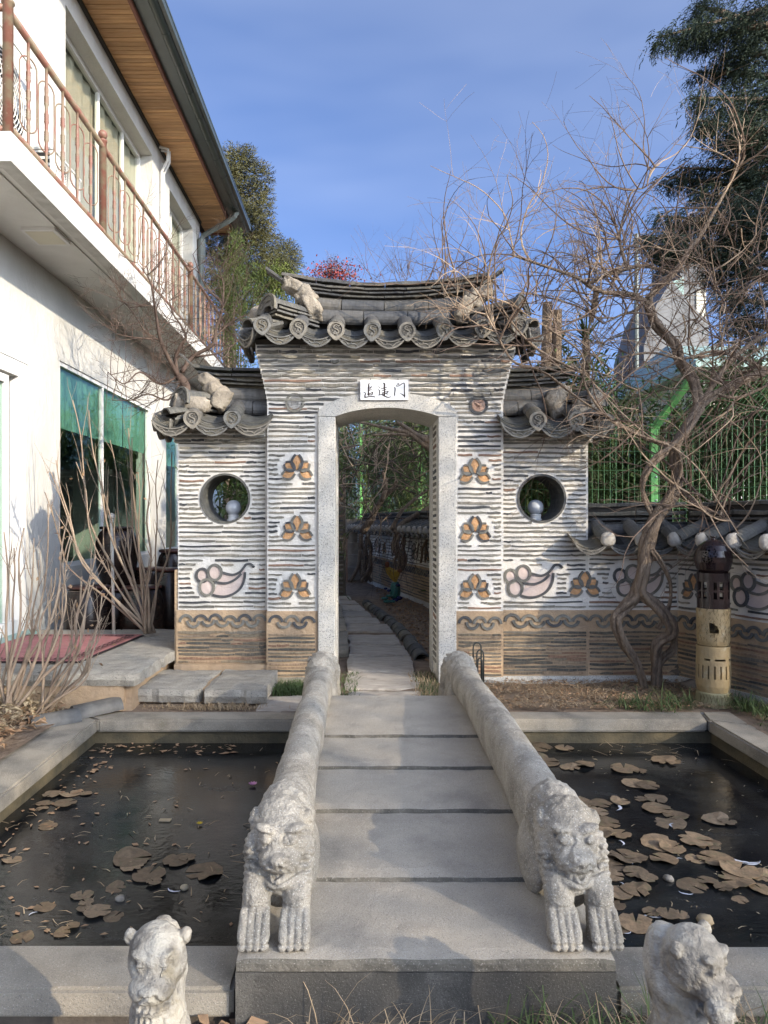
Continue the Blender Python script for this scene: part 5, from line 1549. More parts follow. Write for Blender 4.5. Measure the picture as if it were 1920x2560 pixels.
# seated guardian statues in the foreground
def seat_disp(co, n):
    x, y, z = co
    d = 0.0016 * noise.fractal(co * 50, 1, 2, 3) + 0.002 * noise.noise(co * 18)
    for ex in (-0.026, 0.026):
        q = (x - ex) ** 2 / 0.014 ** 2 + (z - 0.462) ** 2 / 0.011 ** 2
        if y < -0.02 and q < 2.2: d -= 0.016 * max(0, 1 - q / 2.2)
        if y < -0.02 and q < 0.35: d += 0.007 * (1 - q / 0.35)
        q = (x - ex * 0.55) ** 2 + (z - 0.424) ** 2
        if y < -0.06 and q < 0.006 ** 2: d -= 0.006
    if y > -0.01 and 0.34 < z < 0.50: d += 0.0018 * sin(x * 330 + 2 * sin(z * 50))        # combed hair
    if y < -0.028 and 0.30 < z < 0.43:
        d += groove(z, 0.412 + 0.012 * cos(x * 80), 0.0045, 0.006)
        d += groove(z, 0.395, 0.0055, 0.010) + groove(z, 0.376, 0.005, 0.008)
        if 0.378 < z < 0.394: d += 0.0022 * sin(x * 420)
    if y < -0.02 and z < 0.36 and abs(x) < 0.03: d += 0.0028 * sin(x * 480)         # beard
    if z < 0.06 and y < -0.05: d += 0.003 * sin(x * 300)
    return d
SEAT = [('e', (0, 0.035, 0.13), (0.098, 0.115, 0.13), (0, 0, 0)), ('e', (0, 0.015, 0.24), (0.076, 0.080, 0.125), (-0.1, 0, 0)), ('e', (0, 0.005, 0.335), (0.062, 0.066, 0.075), (0, 0, 0)),
        ('e', (0, 0.0, 0.455), (0.064, 0.062, 0.072), (0, 0, 0)), ('e', (0, -0.050, 0.420), (0.050, 0.042, 0.030), (0, 0, 0)), ('e', (0, -0.084, 0.428), (0.022, 0.014, 0.014), (0, 0, 0)),
        ('e', (-0.020, -0.074, 0.421), (0.011, 0.010, 0.010), (0, 0, 0)), ('e', (0.020, -0.074, 0.421), (0.011, 0.010, 0.010), (0, 0, 0)),
        ('e', (0, -0.044, 0.385), (0.042, 0.034, 0.022), (0, 0, 0)), ('e', (-0.026, -0.056, 0.463), (0.015, 0.013, 0.013), (0, 0, 0)), ('e', (0.026, -0.056, 0.463), (0.015, 0.013, 0.013), (0, 0, 0)),
        ('e', (-0.027, -0.046, 0.486), (0.020, 0.014, 0.008), (0, 0.3, 0)), ('e', (0.027, -0.046, 0.486), (0.020, 0.014, 0.008), (0, -0.3, 0)),
        ('e', (-0.058, 0.004, 0.496), (0.014, 0.014, 0.018), (0, -0.3, 0)), ('e', (0.058, 0.004, 0.496), (0.014, 0.014, 0.018), (0, 0.3, 0)),
        ('e', (0, 0.045, 0.40), (0.056, 0.05, 0.11), (-0.2, 0, 0)), ('e', (0, -0.040, 0.335), (0.026, 0.024, 0.06), (0, 0, 0)),
        ('l', [(-0.052, -0.03, 0.26), (-0.056, -0.065, 0.14), (-0.056, -0.075, 0.03)], [0.034, 0.028, 0.026]), ('l', [(0.052, -0.03, 0.26), (0.056, -0.065, 0.14), (0.056, -0.075, 0.03)], [0.034, 0.028, 0.026]),
        ('e', (-0.056, -0.095, 0.018), (0.032, 0.042, 0.02), (0, 0, 0)), ('e', (0.056, -0.095, 0.018), (0.032, 0.042, 0.02), (0, 0, 0)),
        ('e', (-0.085, 0.03, 0.07), (0.045, 0.085, 0.07), (0, 0, 0)), ('e', (0.085, 0.03, 0.07), (0.045, 0.085, 0.07), (0, 0, 0)), ('e', (0, 0.03, 0.012), (0.115, 0.13, 0.03), (0, 0, 0))]
t = thing('guardian_statue', (-0.448, 1.62, -0.13), 'small pale seated lion statue facing forward, left of the bridge', 'statue', 'small seated lion statues')
me = blob_mesh('carved_body', SEAT, 0.0032, m_wstone, 3, seat_disp)
piece(me, 'carved_body', t, (-0.448, 1.62, -0.13), rz=radians(3), sc=(1.0, 1.0, 1.04))
mb = MB()
t2 = thing('guardian_statue', (0.715, 1.60, -0.13), 'weathered seated lion statue looking sideways, ball in its mouth, right of the bridge', 'statue', 'small seated lion statues')
piece(me, 'carved_body', t2, (0.715, 1.60, -0.13), rz=radians(40), sc=(1.06, 1.06, 1.05))
mortar_lump(t2, Vector((0.735, 1.520, 0.292)), (0.024, 0.02, 0.022), 5, m=m_wstone, name='ball', n=3)

# ================================================================== WHITE HOUSE
XW = -3.14
house = thing('white_house', (-6.1, 8.2, 0), 'white stucco house with pine eaves, balcony and green-tinted windows along the left', 'house')
def wall_x(name, x0, x1, y0, y1, z0, z1, openings, m, parent):
    """wall standing along y with rectangular openings (ya, yb, za, zb)"""
    mb = MB()
    ys = sorted(set([y0, y1] + [o[0] for o in openings] + [o[1] for o in openings]))
    for a, b in zip(ys, ys[1:]):
        cuts = [z0]
        for o in sorted(openings, key=lambda o: o[2]):
            if o[0] <= a and o[1] >= b: cuts += [o[2], o[3]]
        cuts.append(z1)
        for k in range(0, len(cuts), 2):
            if cuts[k + 1] - cuts[k] > 1e-4: mb.box(x0, x1, a, b, cuts[k], cuts[k + 1])
    return mb.build(name, m, parent)
LOW = [(4.2, 6.83, 0.26, 2.74), (7.68, 11.0, 0.80, 2.96), (11.85, 13.6, 0.80, 2.75)]
UPP = [(7.83, 11.07, 4.02, 6.76), (12.06, 13.7, 4.55, 6.70)]
wall_x('wall', XW - 0.22, XW, 1.5, 14.3, 0, 3.80, LOW, m_house, house)
wall_x('wall', XW - 0.22, XW, 1.5, 14.3, 3.80, 7.08, UPP, m_house, house)
mb = MB(); mb.box(-9.0, XW - 0.22, 14.08, 14.3, 0, 7.08); mb.box(-9.0, XW - 0.22, 1.5, 1.7, 0, 7.08); mb.box(-9.0, -8.8, 1.7, 14.08, 0, 7.08)
mb.build('wall', m_house, house)
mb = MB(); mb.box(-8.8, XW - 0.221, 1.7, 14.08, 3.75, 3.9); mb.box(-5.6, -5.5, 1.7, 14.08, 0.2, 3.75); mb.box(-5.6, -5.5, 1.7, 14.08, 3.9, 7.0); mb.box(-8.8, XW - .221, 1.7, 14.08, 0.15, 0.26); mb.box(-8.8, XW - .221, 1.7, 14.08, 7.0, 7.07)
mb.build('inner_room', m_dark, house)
mb = MB(); mb.box(-3.33, XW + 0.01, 0.5, 14.3, 0.0, 0.10); mb.build('wall_base', m_kerb, house)

def frame_rect(mb, x0, x1, y0, y1, z0, z1, w):
    mb.box(x0, x1, y0, y0 + w, z0, z1); mb.box(x0, x1, y1 - w, y1, z0, z1)
    mb.box(x0, x1, y0 + w, y1 - w, z0, z0 + w); mb.box(x0, x1, y0 + w, y1 - w, z1 - w, z1)
def window(y0, y1, z0, z1, xr, mull, gm, w=0.05, blind=None, curtain=False):
    mb = MB(); frame_rect(mb, xr - 0.06, xr, y0, y1, z0, z1, w)
    for m_ in mull: mb.box(xr - 0.05, xr - 0.005, m_ - 0.022, m_ + 0.022, z0 + w, z1 - w)
    fr_ = mb.build('window', m_frame, house)
    edges_ = [y0 + w] + list(mull) + [y1 - w]
    for a, b in zip(edges_, edges_[1:]):
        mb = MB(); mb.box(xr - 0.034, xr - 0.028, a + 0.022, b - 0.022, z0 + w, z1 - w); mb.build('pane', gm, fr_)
    if blind:
        for (a, b, zb) in blind:
            mb = MB(); n = 24; vs = []
            for i in range(n + 1):
                y = a + (b - a) * i / n
                vs += [(xr - 0.062 + 0.006 * sin(i * 1.9), y, zb), (xr - 0.062 + 0.006 * sin(i * 1.9), y, z1 - 0.05)]
            mb.add(vs, [(2 * i, 2 * i + 2, 2 * i + 3, 2 * i + 1) for i in range(n)]); mb.build('blind', m_blind, fr_)
    if curtain:
        mb = MB(); n = 60; vs = []
        for i in range(n + 1):
            y = y0 + (y1 - y0) * i / n
            vs += [(xr - 0.085 + 0.02 * sin(i * 1.3), y, z0 + 0.03), (xr - 0.085 + 0.02 * sin(i * 1.3), y, z1 - 0.05)]
        mb.add(vs, [(2 * i, 2 * i + 2, 2 * i + 3, 2 * i + 1) for i in range(n)]); mb.build('curtain', m_curtain, fr_)
    return fr_
window(7.68, 11.0, 0.80, 2.96, XW - 0.015, [9.02], m_glass, 0.045, blind=[(7.75, 8.98, 2.28), (9.05, 9.9, 2.28), (9.95, 10.9, 2.28)])
window(11.85, 13.6, 0.80, 2.75, XW - 0.015, [12.7], m_glass, 0.045, blind=[(11.9, 13.5, 2.2)])
window(7.83, 11.07, 4.02, 6.76, XW - 0.18, [8.25, 9.35, 10.3], m_glass2, 0.06, curtain=True)
window(12.06, 13.7, 4.55, 6.70, XW - 0.18, [12.9], m_glass2, 0.06, curtain=True)
# glazed door, cased in white
mb = MB(); frame_rect(mb, XW - 0.05, XW + 0.035, 4.20, 6.83, 0.26, 2.74, 0.14)
mb.box(XW - 0.05, XW + 0.045, 4.1, 6.86, 2.74, 2.80); mb.box(XW, XW + 0.05, 6.70, 6.74, 0.3, 2.70)
dr_ = mb.build('door', m_frame, house)
mb = MB(); frame_rect(mb, XW - 0.045, XW + 0.012, 5.2, 6.55, 0.30, 2.58, 0.07); mb.build('door_leaf', m_frame, dr_)
mb = MB(); mb.box(XW - 0.02, XW - 0.012, 5.27, 6.48, 0.37, 2.51); mb.build('pane', m_glass, dr_)
mb = MB(); mb.box(XW - 0.02, XW - 0.012, 4.36, 5.19, 0.37, 2.58); mb.build('pane', m_glass, dr_)
mb = MB(); mb.box(XW - 0.2, XW + 0.16, 4.1, 6.86, 0.258, 0.285); mb.build('sill', m_teal, dr_)
# balcony
XE = -2.431; BZ0, BZ1 = 3.787, 3.994; BY0, BY1 = 5.12, 15.4
mb = MB(); mb.box(XW + 0.001, XE - 0.012, BY0 + 0.012, BY1, BZ0 + 0.012, BZ1 - 0.002); mb.build('balcony_slab', m_soffit, house)
mb = MB()
mb.box(XE - 0.012, XE, BY0, BY1, BZ0, BZ1); mb.box(XW + .002, XE - 0.012, BY0, BY0 + 0.012, BZ0, BZ1)
mb.box(XE - 0.11, XE - 0.012, BY0 + 0.012, BY1, BZ0, BZ0 + 0.011); mb.box(XW + .002, XE - 0.11, BY0 + 0.012, BY0 + 0.11, BZ0, BZ0 + 0.011)
mb.build('balcony_edge', m_fascia, house)
mb = MB(); mb.box(XW + .001, XE - 0.17, BY0 + 0.13, BY1 + .01, BZ0 + 0.001, BZ0 + 0.012); mb.build('soffit', m_soffit, house)
lt = thing('ceiling_light', (-2.755, 6.47, BZ0 - 0.03), 'square white ceiling light under the balcony', 'light')
mb = MB(); mb.box(-2.90, -2.61, 6.27, 6.62, BZ0 - 0.028, BZ0 + 0.0005); mb.build('housing', m_frame, lt)
mb = MB(); mb.box(-2.875, -2.635, 6.30, 6.59, BZ0 - 0.031, BZ0 - 0.0285); mb.build('diffuser', m_lampw, lt)
# railing
XR_ = XE - 0.045; ZT, ZB = 4.865, 4.045
rails = MB(); rails.tube([(XR_, BY0 + 0.05, ZT), (XR_, BY1, ZT)], 0.026, 10); rails.tube([(XR_, BY0 + 0.05, ZT + .02), (XW, BY0 + 0.05, ZT + .02)], 0.026, 10)
rails.build('hand_rail', m_rail, house, smooth=True)
rails = MB(); rails.tube([(XR_ + 0.01, BY0 + 0.05, ZB), (XR_ + 0.01, BY1, ZB)], 0.024, 10); rails.tube([(XR_, BY0 + 0.05, ZB - .01), (XW, BY0 + 0.05, ZB - .01)], 0.024, 10)
rails.build('bottom_rail', m_rail, house, smooth=True)
mbp = MB(); mbp.lathe([(0, 0), (0.036, 0), (0.036, 0.90), (0.045, 0.905), (0.045, 0.92), (0.02, 0.925), (0.02, 0.94)], (0, 0, 0), 12); mbp.ball((0, 0, 0.975), 0.045, 12, 8)
POST = mbp.mesh('rail_post', m_rail, smooth=True)
mbp = MB()
prof = [(0.010, 0.0), (0.012, 0.12), (0.016, 0.16), (0.012, 0.20)]
for c in (0.26, 0.40, 0.54):
    prof += [(0.014, c - 0.05), (0.021, c - 0.03), (0.013, c - 0.022), (0.020, c - 0.012), (0.013, c - 0.004), (0.020, c + 0.006), (0.013, c + 0.014), (0.020, c + 0.022), (0.014, c + 0.034)]
prof += [(0.017, 0.62), (0.012, 0.66), (0.012, 0.80), (0.020, 0.805), (0.020, 0.82)]
mbp.lathe(prof, (0, 0, 0), 8)
BAL = mbp.mesh('baluster', m_rail, smooth=True)
mbl = MB(); loop = []
for i in range(29):
    a = 2 * pi * i / 28
    loop.append((0.0, 0.078 * cos(a), 0.40 + (0.20 if sin(a) > 0 else -0.20) * (1 if abs(sin(a)) > 0.01 else 0) + 0.078 * sin(a)))
mbl.tube(loop, 0.006, 6, cap=False)
LOOP = mbl.mesh('oval_loop', m_rail, smooth=True)
posts = [BY0 + 0.05, 7.06, 10.67, 14.2]
for y in posts: piece(POST, 'rail_post', house, (XR_, y, ZB - 0.04))
for (a, b) in ((5.17, 7.06), (7.06, 10.67), (10.67, 14.2), (14.2, 15.4)):
    n = int(round((b - a) / 0.33)); 
    for i in range(1, n):
        y = a + (b - a) * i / n
        bo = piece(BAL, 'baluster', house, (XR_, y, ZB + 0.01))
        lo_ = bpy.data.objects.new('oval_loop', LOOP); C.objects.link(lo_); lo_.parent = bo
        lo_.rotation_euler = (0, 0, radians(RND.uniform(-40, -24)))
# eaves: pine boards, trim, gutter, tiles
EX0, EX1 = XW + 0.0, -2.60
y = 6.6; bd = MB(); bd.box(-0.275, 0.275, -0.0345, 0.0345, -0.010, 0.006); bd.box(-0.275, 0.275, -0.038, 0.038, 0.0062, 0.009); BOARD = bd.mesh('soffit_board', m_wood)
while y < 14.85:
    piece(BOARD, 'soffit_board', house, ((EX0 + EX1) / 2, y, 7.080 + 0.0008 * RND.random()), sc=(0.99, 1, 1)); y += 0.0815
mb = MB(); mb.box(-9.2, EX1, 1.4, 14.9, 7.10, 7.12); mb.build('eave_deck', m_black, house)
mb = MB(); mb.box(XW - 0.001, XW + 0.035, 1.5, 14.3, 7.02, 7.072); mb.build('dark_cornice', m_black, house)
mb = MB(); mb.box(EX1, EX1 + 0.03, 1.4, 14.9, 7.055, 7.15); mb.box(XW - .1, EX1, 14.86, 14.9, 7.04, 7.11); mb.build('eave_trim', m_woodred, house)
mb = MB(); mb.box(EX1 + 0.031, EX1 + 0.20, 1.4, 14.98, 7.12, 7.16); mb.build('fascia', m_gutter, house)
mb = MB()
def hp(xc, zc_, r, y0, y1, a0=pi, a1=2 * pi, th=0.006, n=10):
    vs = []; fs = []
    for y in (y0, y1):
        for rr in (r, r - th):
            for i in range(n + 1):
                a = a0 + (a1 - a0) * i / n; vs.append((xc + rr * cos(a), y, zc_ + rr * sin(a)))
    q = n + 1
    for i in range(n): fs += [(i, i + 1, 2 * q + i + 1, 2 * q + i), (q + i + 1, q + i, 3 * q + i, 3 * q + i + 1)]
    for b_ in (0, 2 * q): fs += [(b_ + i, b_ + i + 1, b_ + q + i + 1, b_ + q + i) for i in range(n)]
    return vs, fs
v_, f_ = hp(-2.37, 7.19, 0.072, 1.4, 15.0); mb.add(v_, f_)
for yy in [7 + 0.62 * k for k in range(13)]:
    v_, f_ = hp(-2.37, 7.19, 0.076, yy, yy + 0.03); mb.add(v_, f_)
mb.build('gutter', m_gutter, house)
mb = MB()
mb.box(-2.30, -2.255, 1.4, 15.0, 7.16, 7.24)
for yy in [6.6 + 0.40 * k for k in range(21)]: mb.box(-2.60, -2.25, yy, yy + 0.385, 7.245, 7.275)
mb.add([(-2.26, 1.4, 7.275), (-2.26, 15.0, 7.275), (-6.1, 15.0, 9.0), (-6.1, 1.4, 9.0)], [(0, 1, 2, 3)])
mb.add([(-9.9, 1.4, 7.275), (-9.9, 15.0, 7.275), (-6.1, 15.0, 9.0), (-6.1, 1.4, 9.0)], [(0, 3, 2, 1)])
mb.add([(-9.2, 14.9, 7.1), (-2.6, 14.9, 7.1), (-2.6, 14.9, 7.27), (-6.1, 14.9, 8.95), (-9.2, 14.9, 7.3)], [(0, 1, 2, 3, 4)])
mb.build('roof', m_gutter, house)
mb = MB()
mb.tube([(-2.37, 14.0, 7.14), (-2.42, 14.0, 7.05), (-2.52, 14.02, 6.98), (XW + 0.10, 14.10, 6.72), (XW + 0.07, 14.12, 6.60)], [0.055, 0.055, 0.055, 0.05, 0.05], 4)
mb.tube([(XW + 0.075, 14.12, 6.66), (XW + 0.075, 14.12, 6.30), (XW + 0.07, 14.12, 6.2), (XW + 0.07, 14.12, 4.0)], [0.075, 0.075, 0.05, 0.05], 8)
mb.build('downpipe', m_pipe, house)
mb = MB()
for k, yo in enumerate((0, 0.10)):
    mb.tube([(XW + 0.03, 11.35 + yo, 7.03), (XW + 0.16, 11.36 + yo, 7.0), (XW + 0.14, 11.4 + yo, 6.85), (XW + 0.04, 11.45 + yo, 6.70), (XW + 0.03, 11.46 + yo, 5.2), (XW + 0.04, 11.3 + yo, 4.1)], 0.022, 6)
mb.build('conduit', m_frame, house)

# air conditioners on the balcony
def ac_unit(x, y, z, w, h, d, lab, ang=0):
    t = thing('air_conditioner', (x, y, z), lab, 'air conditioner', 'air conditioner units on the balcony')
    mb = MB(); mb.box(x - d / 2, x + d / 2, y - w / 2, y + w / 2, z + 0.03, z + h); mb.box(x - d / 2 - .01, x + d / 2 + .01, y - w / 2 - .01, y + w / 2 + .01, z + h, z + h + 0.02); mb.build('casing', m_ac, t)
    r = min(w, h) * 0.42; cy = y - w * 0.08; cz = z + h * 0.52; xf = x + d / 2
    mb = MB(); vs = [(xf + 0.002, cy + r * cos(2 * pi * i / 24), cz + r * sin(2 * pi * i / 24)) for i in range(24)]; mb.add(vs, [tuple(range(24))]); mb.build('fan_well', m_acg, t)
    mb = MB()
    for k in range(1, 11):
        rr = r * k / 10
        mb.tube([(xf + 0.012, cy + rr * cos(2 * pi * i / 24), cz + rr * sin(2 * pi * i / 24)) for i in range(25)], 0.0055, 4, cap=False)
    for k in range(8):
        a = pi * k / 8; mb.tube([(xf + 0.010, cy - r * cos(a), cz - r * sin(a)), (xf + 0.010, cy + r * cos(a), cz + r * sin(a))], 0.004, 4)
    mb.ball((xf + 0.01, cy, cz), r * 0.2, 10, 6, sc=(0.3, 1, 1))
    mb.build('grille', m_ac, t)
    mb = MB()
    for k in range(7): mb.box(xf - d * 0.9, xf - d * 0.1, y - w / 2 - 0.004, y - w / 2 - 0.001, z + 0.12 + k * h * 0.11, z + 0.15 + k * h * 0.11)
    mb.build('side_vent', m_acg, t)
ac_unit(-2.84, 5.62, BZ1, 0.78, 0.98, 0.30, 'tall white air conditioner at the near end of the balcony')
ac_unit(-2.82, 6.72, BZ1, 0.62, 0.52, 0.28, 'small white air conditioner by the middle post of the balcony')
mb = MB(); mb.add([(-2.688, 5.93 + 0.045 * cos(a * pi / 8), 4.80 + 0.045 * sin(a * pi / 8)) for a in range(16)], [tuple(range(16))])
# ================================================================== PLANTS
def unit(rr):
    while True:
        v = Vector((rr.uniform(-1, 1), rr.uniform(-1, 1), rr.uniform(-1, 1)))
        if 0.05 < v.length < 1: return v.normalized()

def shoot(mb, p, d, L, r, rr, depth=0, curl=0.35, up=0.0, seg=4, step=0.06, kids=2, mi=0, droop=0.0, maxd=2, nodes=False, lat=(0.35, 0.6)):
    """one wandering twig with side shoots; returns its points"""
    n = max(3, int(L / step)); pts = [p.copy()]; rad = [r]; d = d.normalized()
    bend = unit(rr) * curl
    for i in range(n):
        if rr.random() < 0.25: bend = unit(rr) * curl
        d = (d + bend * 0.35 + Vector((0, 0, up * 0.1 - droop * 0.12 * i / n)) + unit(rr) * 0.10).normalized()
        p = p + d * (L / n)
        pts.append(p.copy()); rad.append(max(0.0009, r * (1 - 0.75 * (i + 1) / n)))
    mb.tube(pts, rad, seg if depth == 0 else 3, mi, cap=False)
    if depth < maxd:
        for k in range(kids):
            i = rr.randint(1, n - 1)
            t = (pts[i + 1] - pts[i]).normalized()
            side = (t + unit(rr) * 0.9).normalized()
            shoot(mb, pts[i].copy(), side, L * rr.uniform(*lat), rad[i] * 0.7, rr, depth + 1, curl, up, 3, step, kids if depth == 0 else 1, mi, droop, maxd, lat=lat)
    return pts

def limb(mb, pts, r0, r1, rr, seg=8, gn=0.12, mi=0, ridge=True):
    """thick gnarled limb through given points"""
    P_ = smooth_pts3(pts, 4); n = len(P_)
    rad = [(r0 + (r1 - r0) * i / (n - 1)) * (1 + gn * noise.noise(P_[i] * 9)) for i in range(n)]
    mb.tube(P_, rad, seg, mi)
    return P_, rad
def smooth_pts3(pts, n=4):
    out = []; P_ = [Vector(p) for p in pts]
    for i in range(len(P_) - 1):
        p0 = P_[max(0, i - 1)]; p1 = P_[i]; p2 = P_[i + 1]; p3 = P_[min(len(P_) - 1, i + 2)]
        for k in range(n):
            t = k / n
            out.append(0.5 * ((2 * p1) + (-p0 + p2) * t + (2 * p0 - 5 * p1 + 4 * p2 - p3) * t * t + (-p0 + 3 * p1 - 3 * p2 + p3) * t * t * t))
    out.append(P_[-1]); return out
def rope(mb, pts, r, rr, strands=3, tw=3.0, seg=6):
    """trunk of several twisted, ribbed strands"""
    P_ = smooth_pts3(pts, 6); n = len(P_)
    for s in range(strands):
        q = []; rad = []
        for i, p in enumerate(P_):
            t = (P_[min(n - 1, i + 1)] - P_[max(0, i - 1)]).normalized()
            u = t.cross(Vector((0, 1, 0.1))).normalized(); w = t.cross(u)
            ri = r(i / (n - 1)) if callable(r) else r
            a = tw * i / n * 2 * pi / 2 + s * 2 * pi / strands
            q.append(p + (u * cos(a) + w * sin(a)) * ri * 0.52)
            rad.append(ri * 0.58 * (1 + 0.22 * noise.noise(p * 12 + Vector((s * 5, 0, 0)))))
        mb.tube(q, rad, seg)

# ---- old vine at the corner of the low wall
vine = thing('climbing_vine', (2.15, 5.62, 0), 'old climbing vine with twisted trunks and a leafless tangle above the wall', 'vine')
rr = random.Random(11)
def V(px, py, Y): return PX(1280 + px / 2.572, 800 + py / 2.572, Y)
mb = MB()
rope(mb, [PG(1612, 1722), V(800, 2212, 5.66), V(720, 2080, 5.62), V(668, 1930, 5.60), V(720, 1850, 5.62), V(790, 1780, 5.63), V(835, 1650, 5.62), V(850, 1500, 5.60), V(890, 1360, 5.58), V(960, 1220, 5.58), V(1040, 1120, 5.60)],
     lambda t: 0.030 + 0.020 * min(1, t * 2.2), rr, 3, 2.4)
rope(mb, [PG(1640, 1722), V(925, 2230, 5.66), V(935, 2090, 5.62), V(1030, 2010, 5.58), V(985, 1900, 5.56), V(880, 1800, 5.58), V(825, 1740, 5.60), V(850, 1600, 5.58), V(890, 1440, 5.60), V(930, 1300, 5.62)],
     lambda t: 0.036 + 0.010 * sin(pi * t), rr, 3, 2.0)
rope(mb, [PG(1648, 1722), V(960, 2200, 5.70), V(1035, 2120, 5.68), V(1040, 2050, 5.66)], 0.030, rr, 2, 1.5)
rope(mb, [V(900, 1480, 5.55), V(960, 1560, 5.54), V(1015, 1680, 5.54), V(1018, 1800, 5.56), V(985, 1900, 5.58), V(935, 1985, 5.60)], 0.020, rr, 2, 1.2)
rope(mb, [V(905, 1250, 5.58), V(845, 1120, 5.56), V(850, 1010, 5.54), V(920, 900, 5.53), V(1010, 830, 5.55), V(1110, 720, 5.6), V(1210, 560, 5.7)], lambda t: 0.022 + 0.016 * t, rr, 2, 2.0)
rope(mb, [V(1040, 1130, 5.60), V(1062, 1010, 5.60), V(1050, 900, 5.60), V(1050, 800, 5.62), V(1130, 680, 5.66), V(1220, 540, 5.72), V(1400, 430, 5.8), V(1640, 330, 5.9)], lambda t: 0.046 - 0.014 * t, rr, 3, 2.0)
rope(mb, [V(930, 1240, 5.57), V(1020, 1120, 5.54), V(1085, 980, 5.54), V(1060, 850, 5.53), V(940, 790, 5.55), V(860, 760, 5.58), V(640, 640, 5.5), V(420, 500, 5.42), V(190, 330, 5.40), V(0, 300, 5.40)], lambda t: 0.022 - 0.013 * t, rr, 2, 2.0)
def T(px, py, Y): return PX(1280 + px / 2.572, py / 2.572, Y)
def Q(px, py, Y): return PX(1440 + px / 3.456, 560 + py / 3.456, Y)
rope(mb, [V(1210, 560, 5.72), V(1160, 380, 5.85), Q(900, 1180, 6.0), Q(860, 1060, 6.05), Q(780, 960, 6.1), Q(680, 860, 6.1), Q(640, 740, 6.1), Q(620, 650, 6.1)], lambda t: 0.044 - 0.006 * t, rr, 3, 2.0)
MAIN = []
def LM(pts, a, b): 
    P_, R_ = limb(mb, pts, a, b, rr, 7, 0.25); MAIN.append((P_, R_))
LM([Q(620, 650, 6.1), Q(700, 560, 6.1), Q(850, 420, 6.1), Q(1000, 200, 6.15), Q(1100, 60, 6.2), T(1400, 1180, 6.3), T(1500, 1000, 6.3)], 0.034, 0.008)
LM([Q(640, 700, 6.1), Q(520, 625, 6.0), Q(380, 600, 5.95), Q(240, 590, 5.9), Q(120, 540, 5.85), Q(0, 460, 5.8), T(120, 1680, 5.75), T(0, 1640, 5.7)], 0.026, 0.008)
LM([Q(180, 540, 6.0), Q(160, 700, 6.0), Q(130, 850, 6.05)], 0.022, 0.026)
LM([Q(100, 520, 5.9), Q(300, 430, 6.0), Q(440, 390, 6.0), Q(560, 360, 6.05), Q(680, 380, 6.1), Q(760, 420, 6.1)], 0.017, 0.012)
LM([Q(440, 380, 6.0), Q(400, 250, 6.0), Q(370, 120, 6.0), Q(360, 70, 6.0)], 0.016, 0.007)
LM([Q(370, 100, 6.0), T(760, 1250, 6.0), T(860, 1200, 6.0), T(890, 1100, 6.0), T(950, 1060, 6.0)], 0.008, 0.0035)
LM([Q(580, 680, 6.0), Q(500, 750, 5.95), Q(380, 790, 5.9), Q(240, 860, 5.8)], 0.014, 0.006)
LM([V(1220, 540, 5.75), V(1340, 340, 5.8), V(1500, 180, 5.8), V(1646, 90, 5.8)], 0.028, 0.014)
LM([V(1300, 470, 5.75), V(1450, 500, 5.7), V(1640, 420, 5.7)], 0.016, 0.01)
LM([V(1100, 1100, 5.58), V(1200, 1180, 5.5), V(1270, 1255, 5.45), V(1400, 1290, 5.4), V(1470, 1380, 5.4)], 0.014, 0.006)
LM([V(1090, 1110, 5.56), V(1200, 1120, 5.5), V(1300, 1170, 5.45), V(1480, 1090, 5.4)], 0.011, 0.004)
LM([V(1040, 800, 5.6), V(900, 770, 5.5), V(640, 650, 5.45), V(470, 420, 5.4), V(450, 220, 5.4), V(240, 60, 5.4)], 0.012, 0.007)
LM([V(120, 300, 5.42), V(0, 260, 5.45), PX(1240, 830, 5.5), PX(1210, 750, 5.55), PX(1190, 715, 5.6)], 0.010, 0.005)
LM([V(470, 350, 5.45), V(180, 200, 5.45), PX(1290, 820, 5.5), PX(1240, 755, 5.5), PX(1190, 738, 5.5)], 0.012, 0.005)
LM([V(1640, 330, 5.9), V(1500, 250, 5.9), V(1300, 200, 5.9), V(1100, 250, 5.9), V(900, 210, 5.85), V(700, 240, 5.8)], 0.016, 0.007)
mb.build('trunk', m_bark_v, vine, smooth=True)
# tangle of shoots
tang = MB(); pale = MB()
rr = random.Random(23)
for (P_, R_) in MAIN:
    nS = max(4, int(len(P_) * 0.62))
    for k in range(nS):
        i = rr.randint(2, len(P_) - 1)
        p = P_[i]
        d = (unit(rr) + Vector((-0.25, -0.1, 0.55))).normalized()
        d.y *= 0.5
        tgt = tang if rr.random() < 0.72 else pale
        shoot(tgt, p.copy(), d, rr.uniform(0.5, 1.2), rr.uniform(0.005, 0.009), rr, 0, 0.45, 0.2, 5, 0.07, 3, droop=0.7)
# general thicket region: right of the gate, px 1380..1920, y 620..1050
for k in range(120):
    px_ = rr.uniform(1440, 1930); py_ = rr.uniform(700, 1060) if rr.random() < .8 else rr.uniform(560, 760)
    p = PX(px_, py_, rr.uniform(5.5, 6.5))
    d = unit(rr) + Vector((-0.2, 0, 0.1)); d.y *= 0.4
    shoot(tang if rr.random() < 0.62 else pale, p, d, rr.uniform(0.4, 1.1), rr.uniform(0.004, 0.008), rr, 0, 0.55, 0.0, 4, 0.07, 3, droop=0.4)
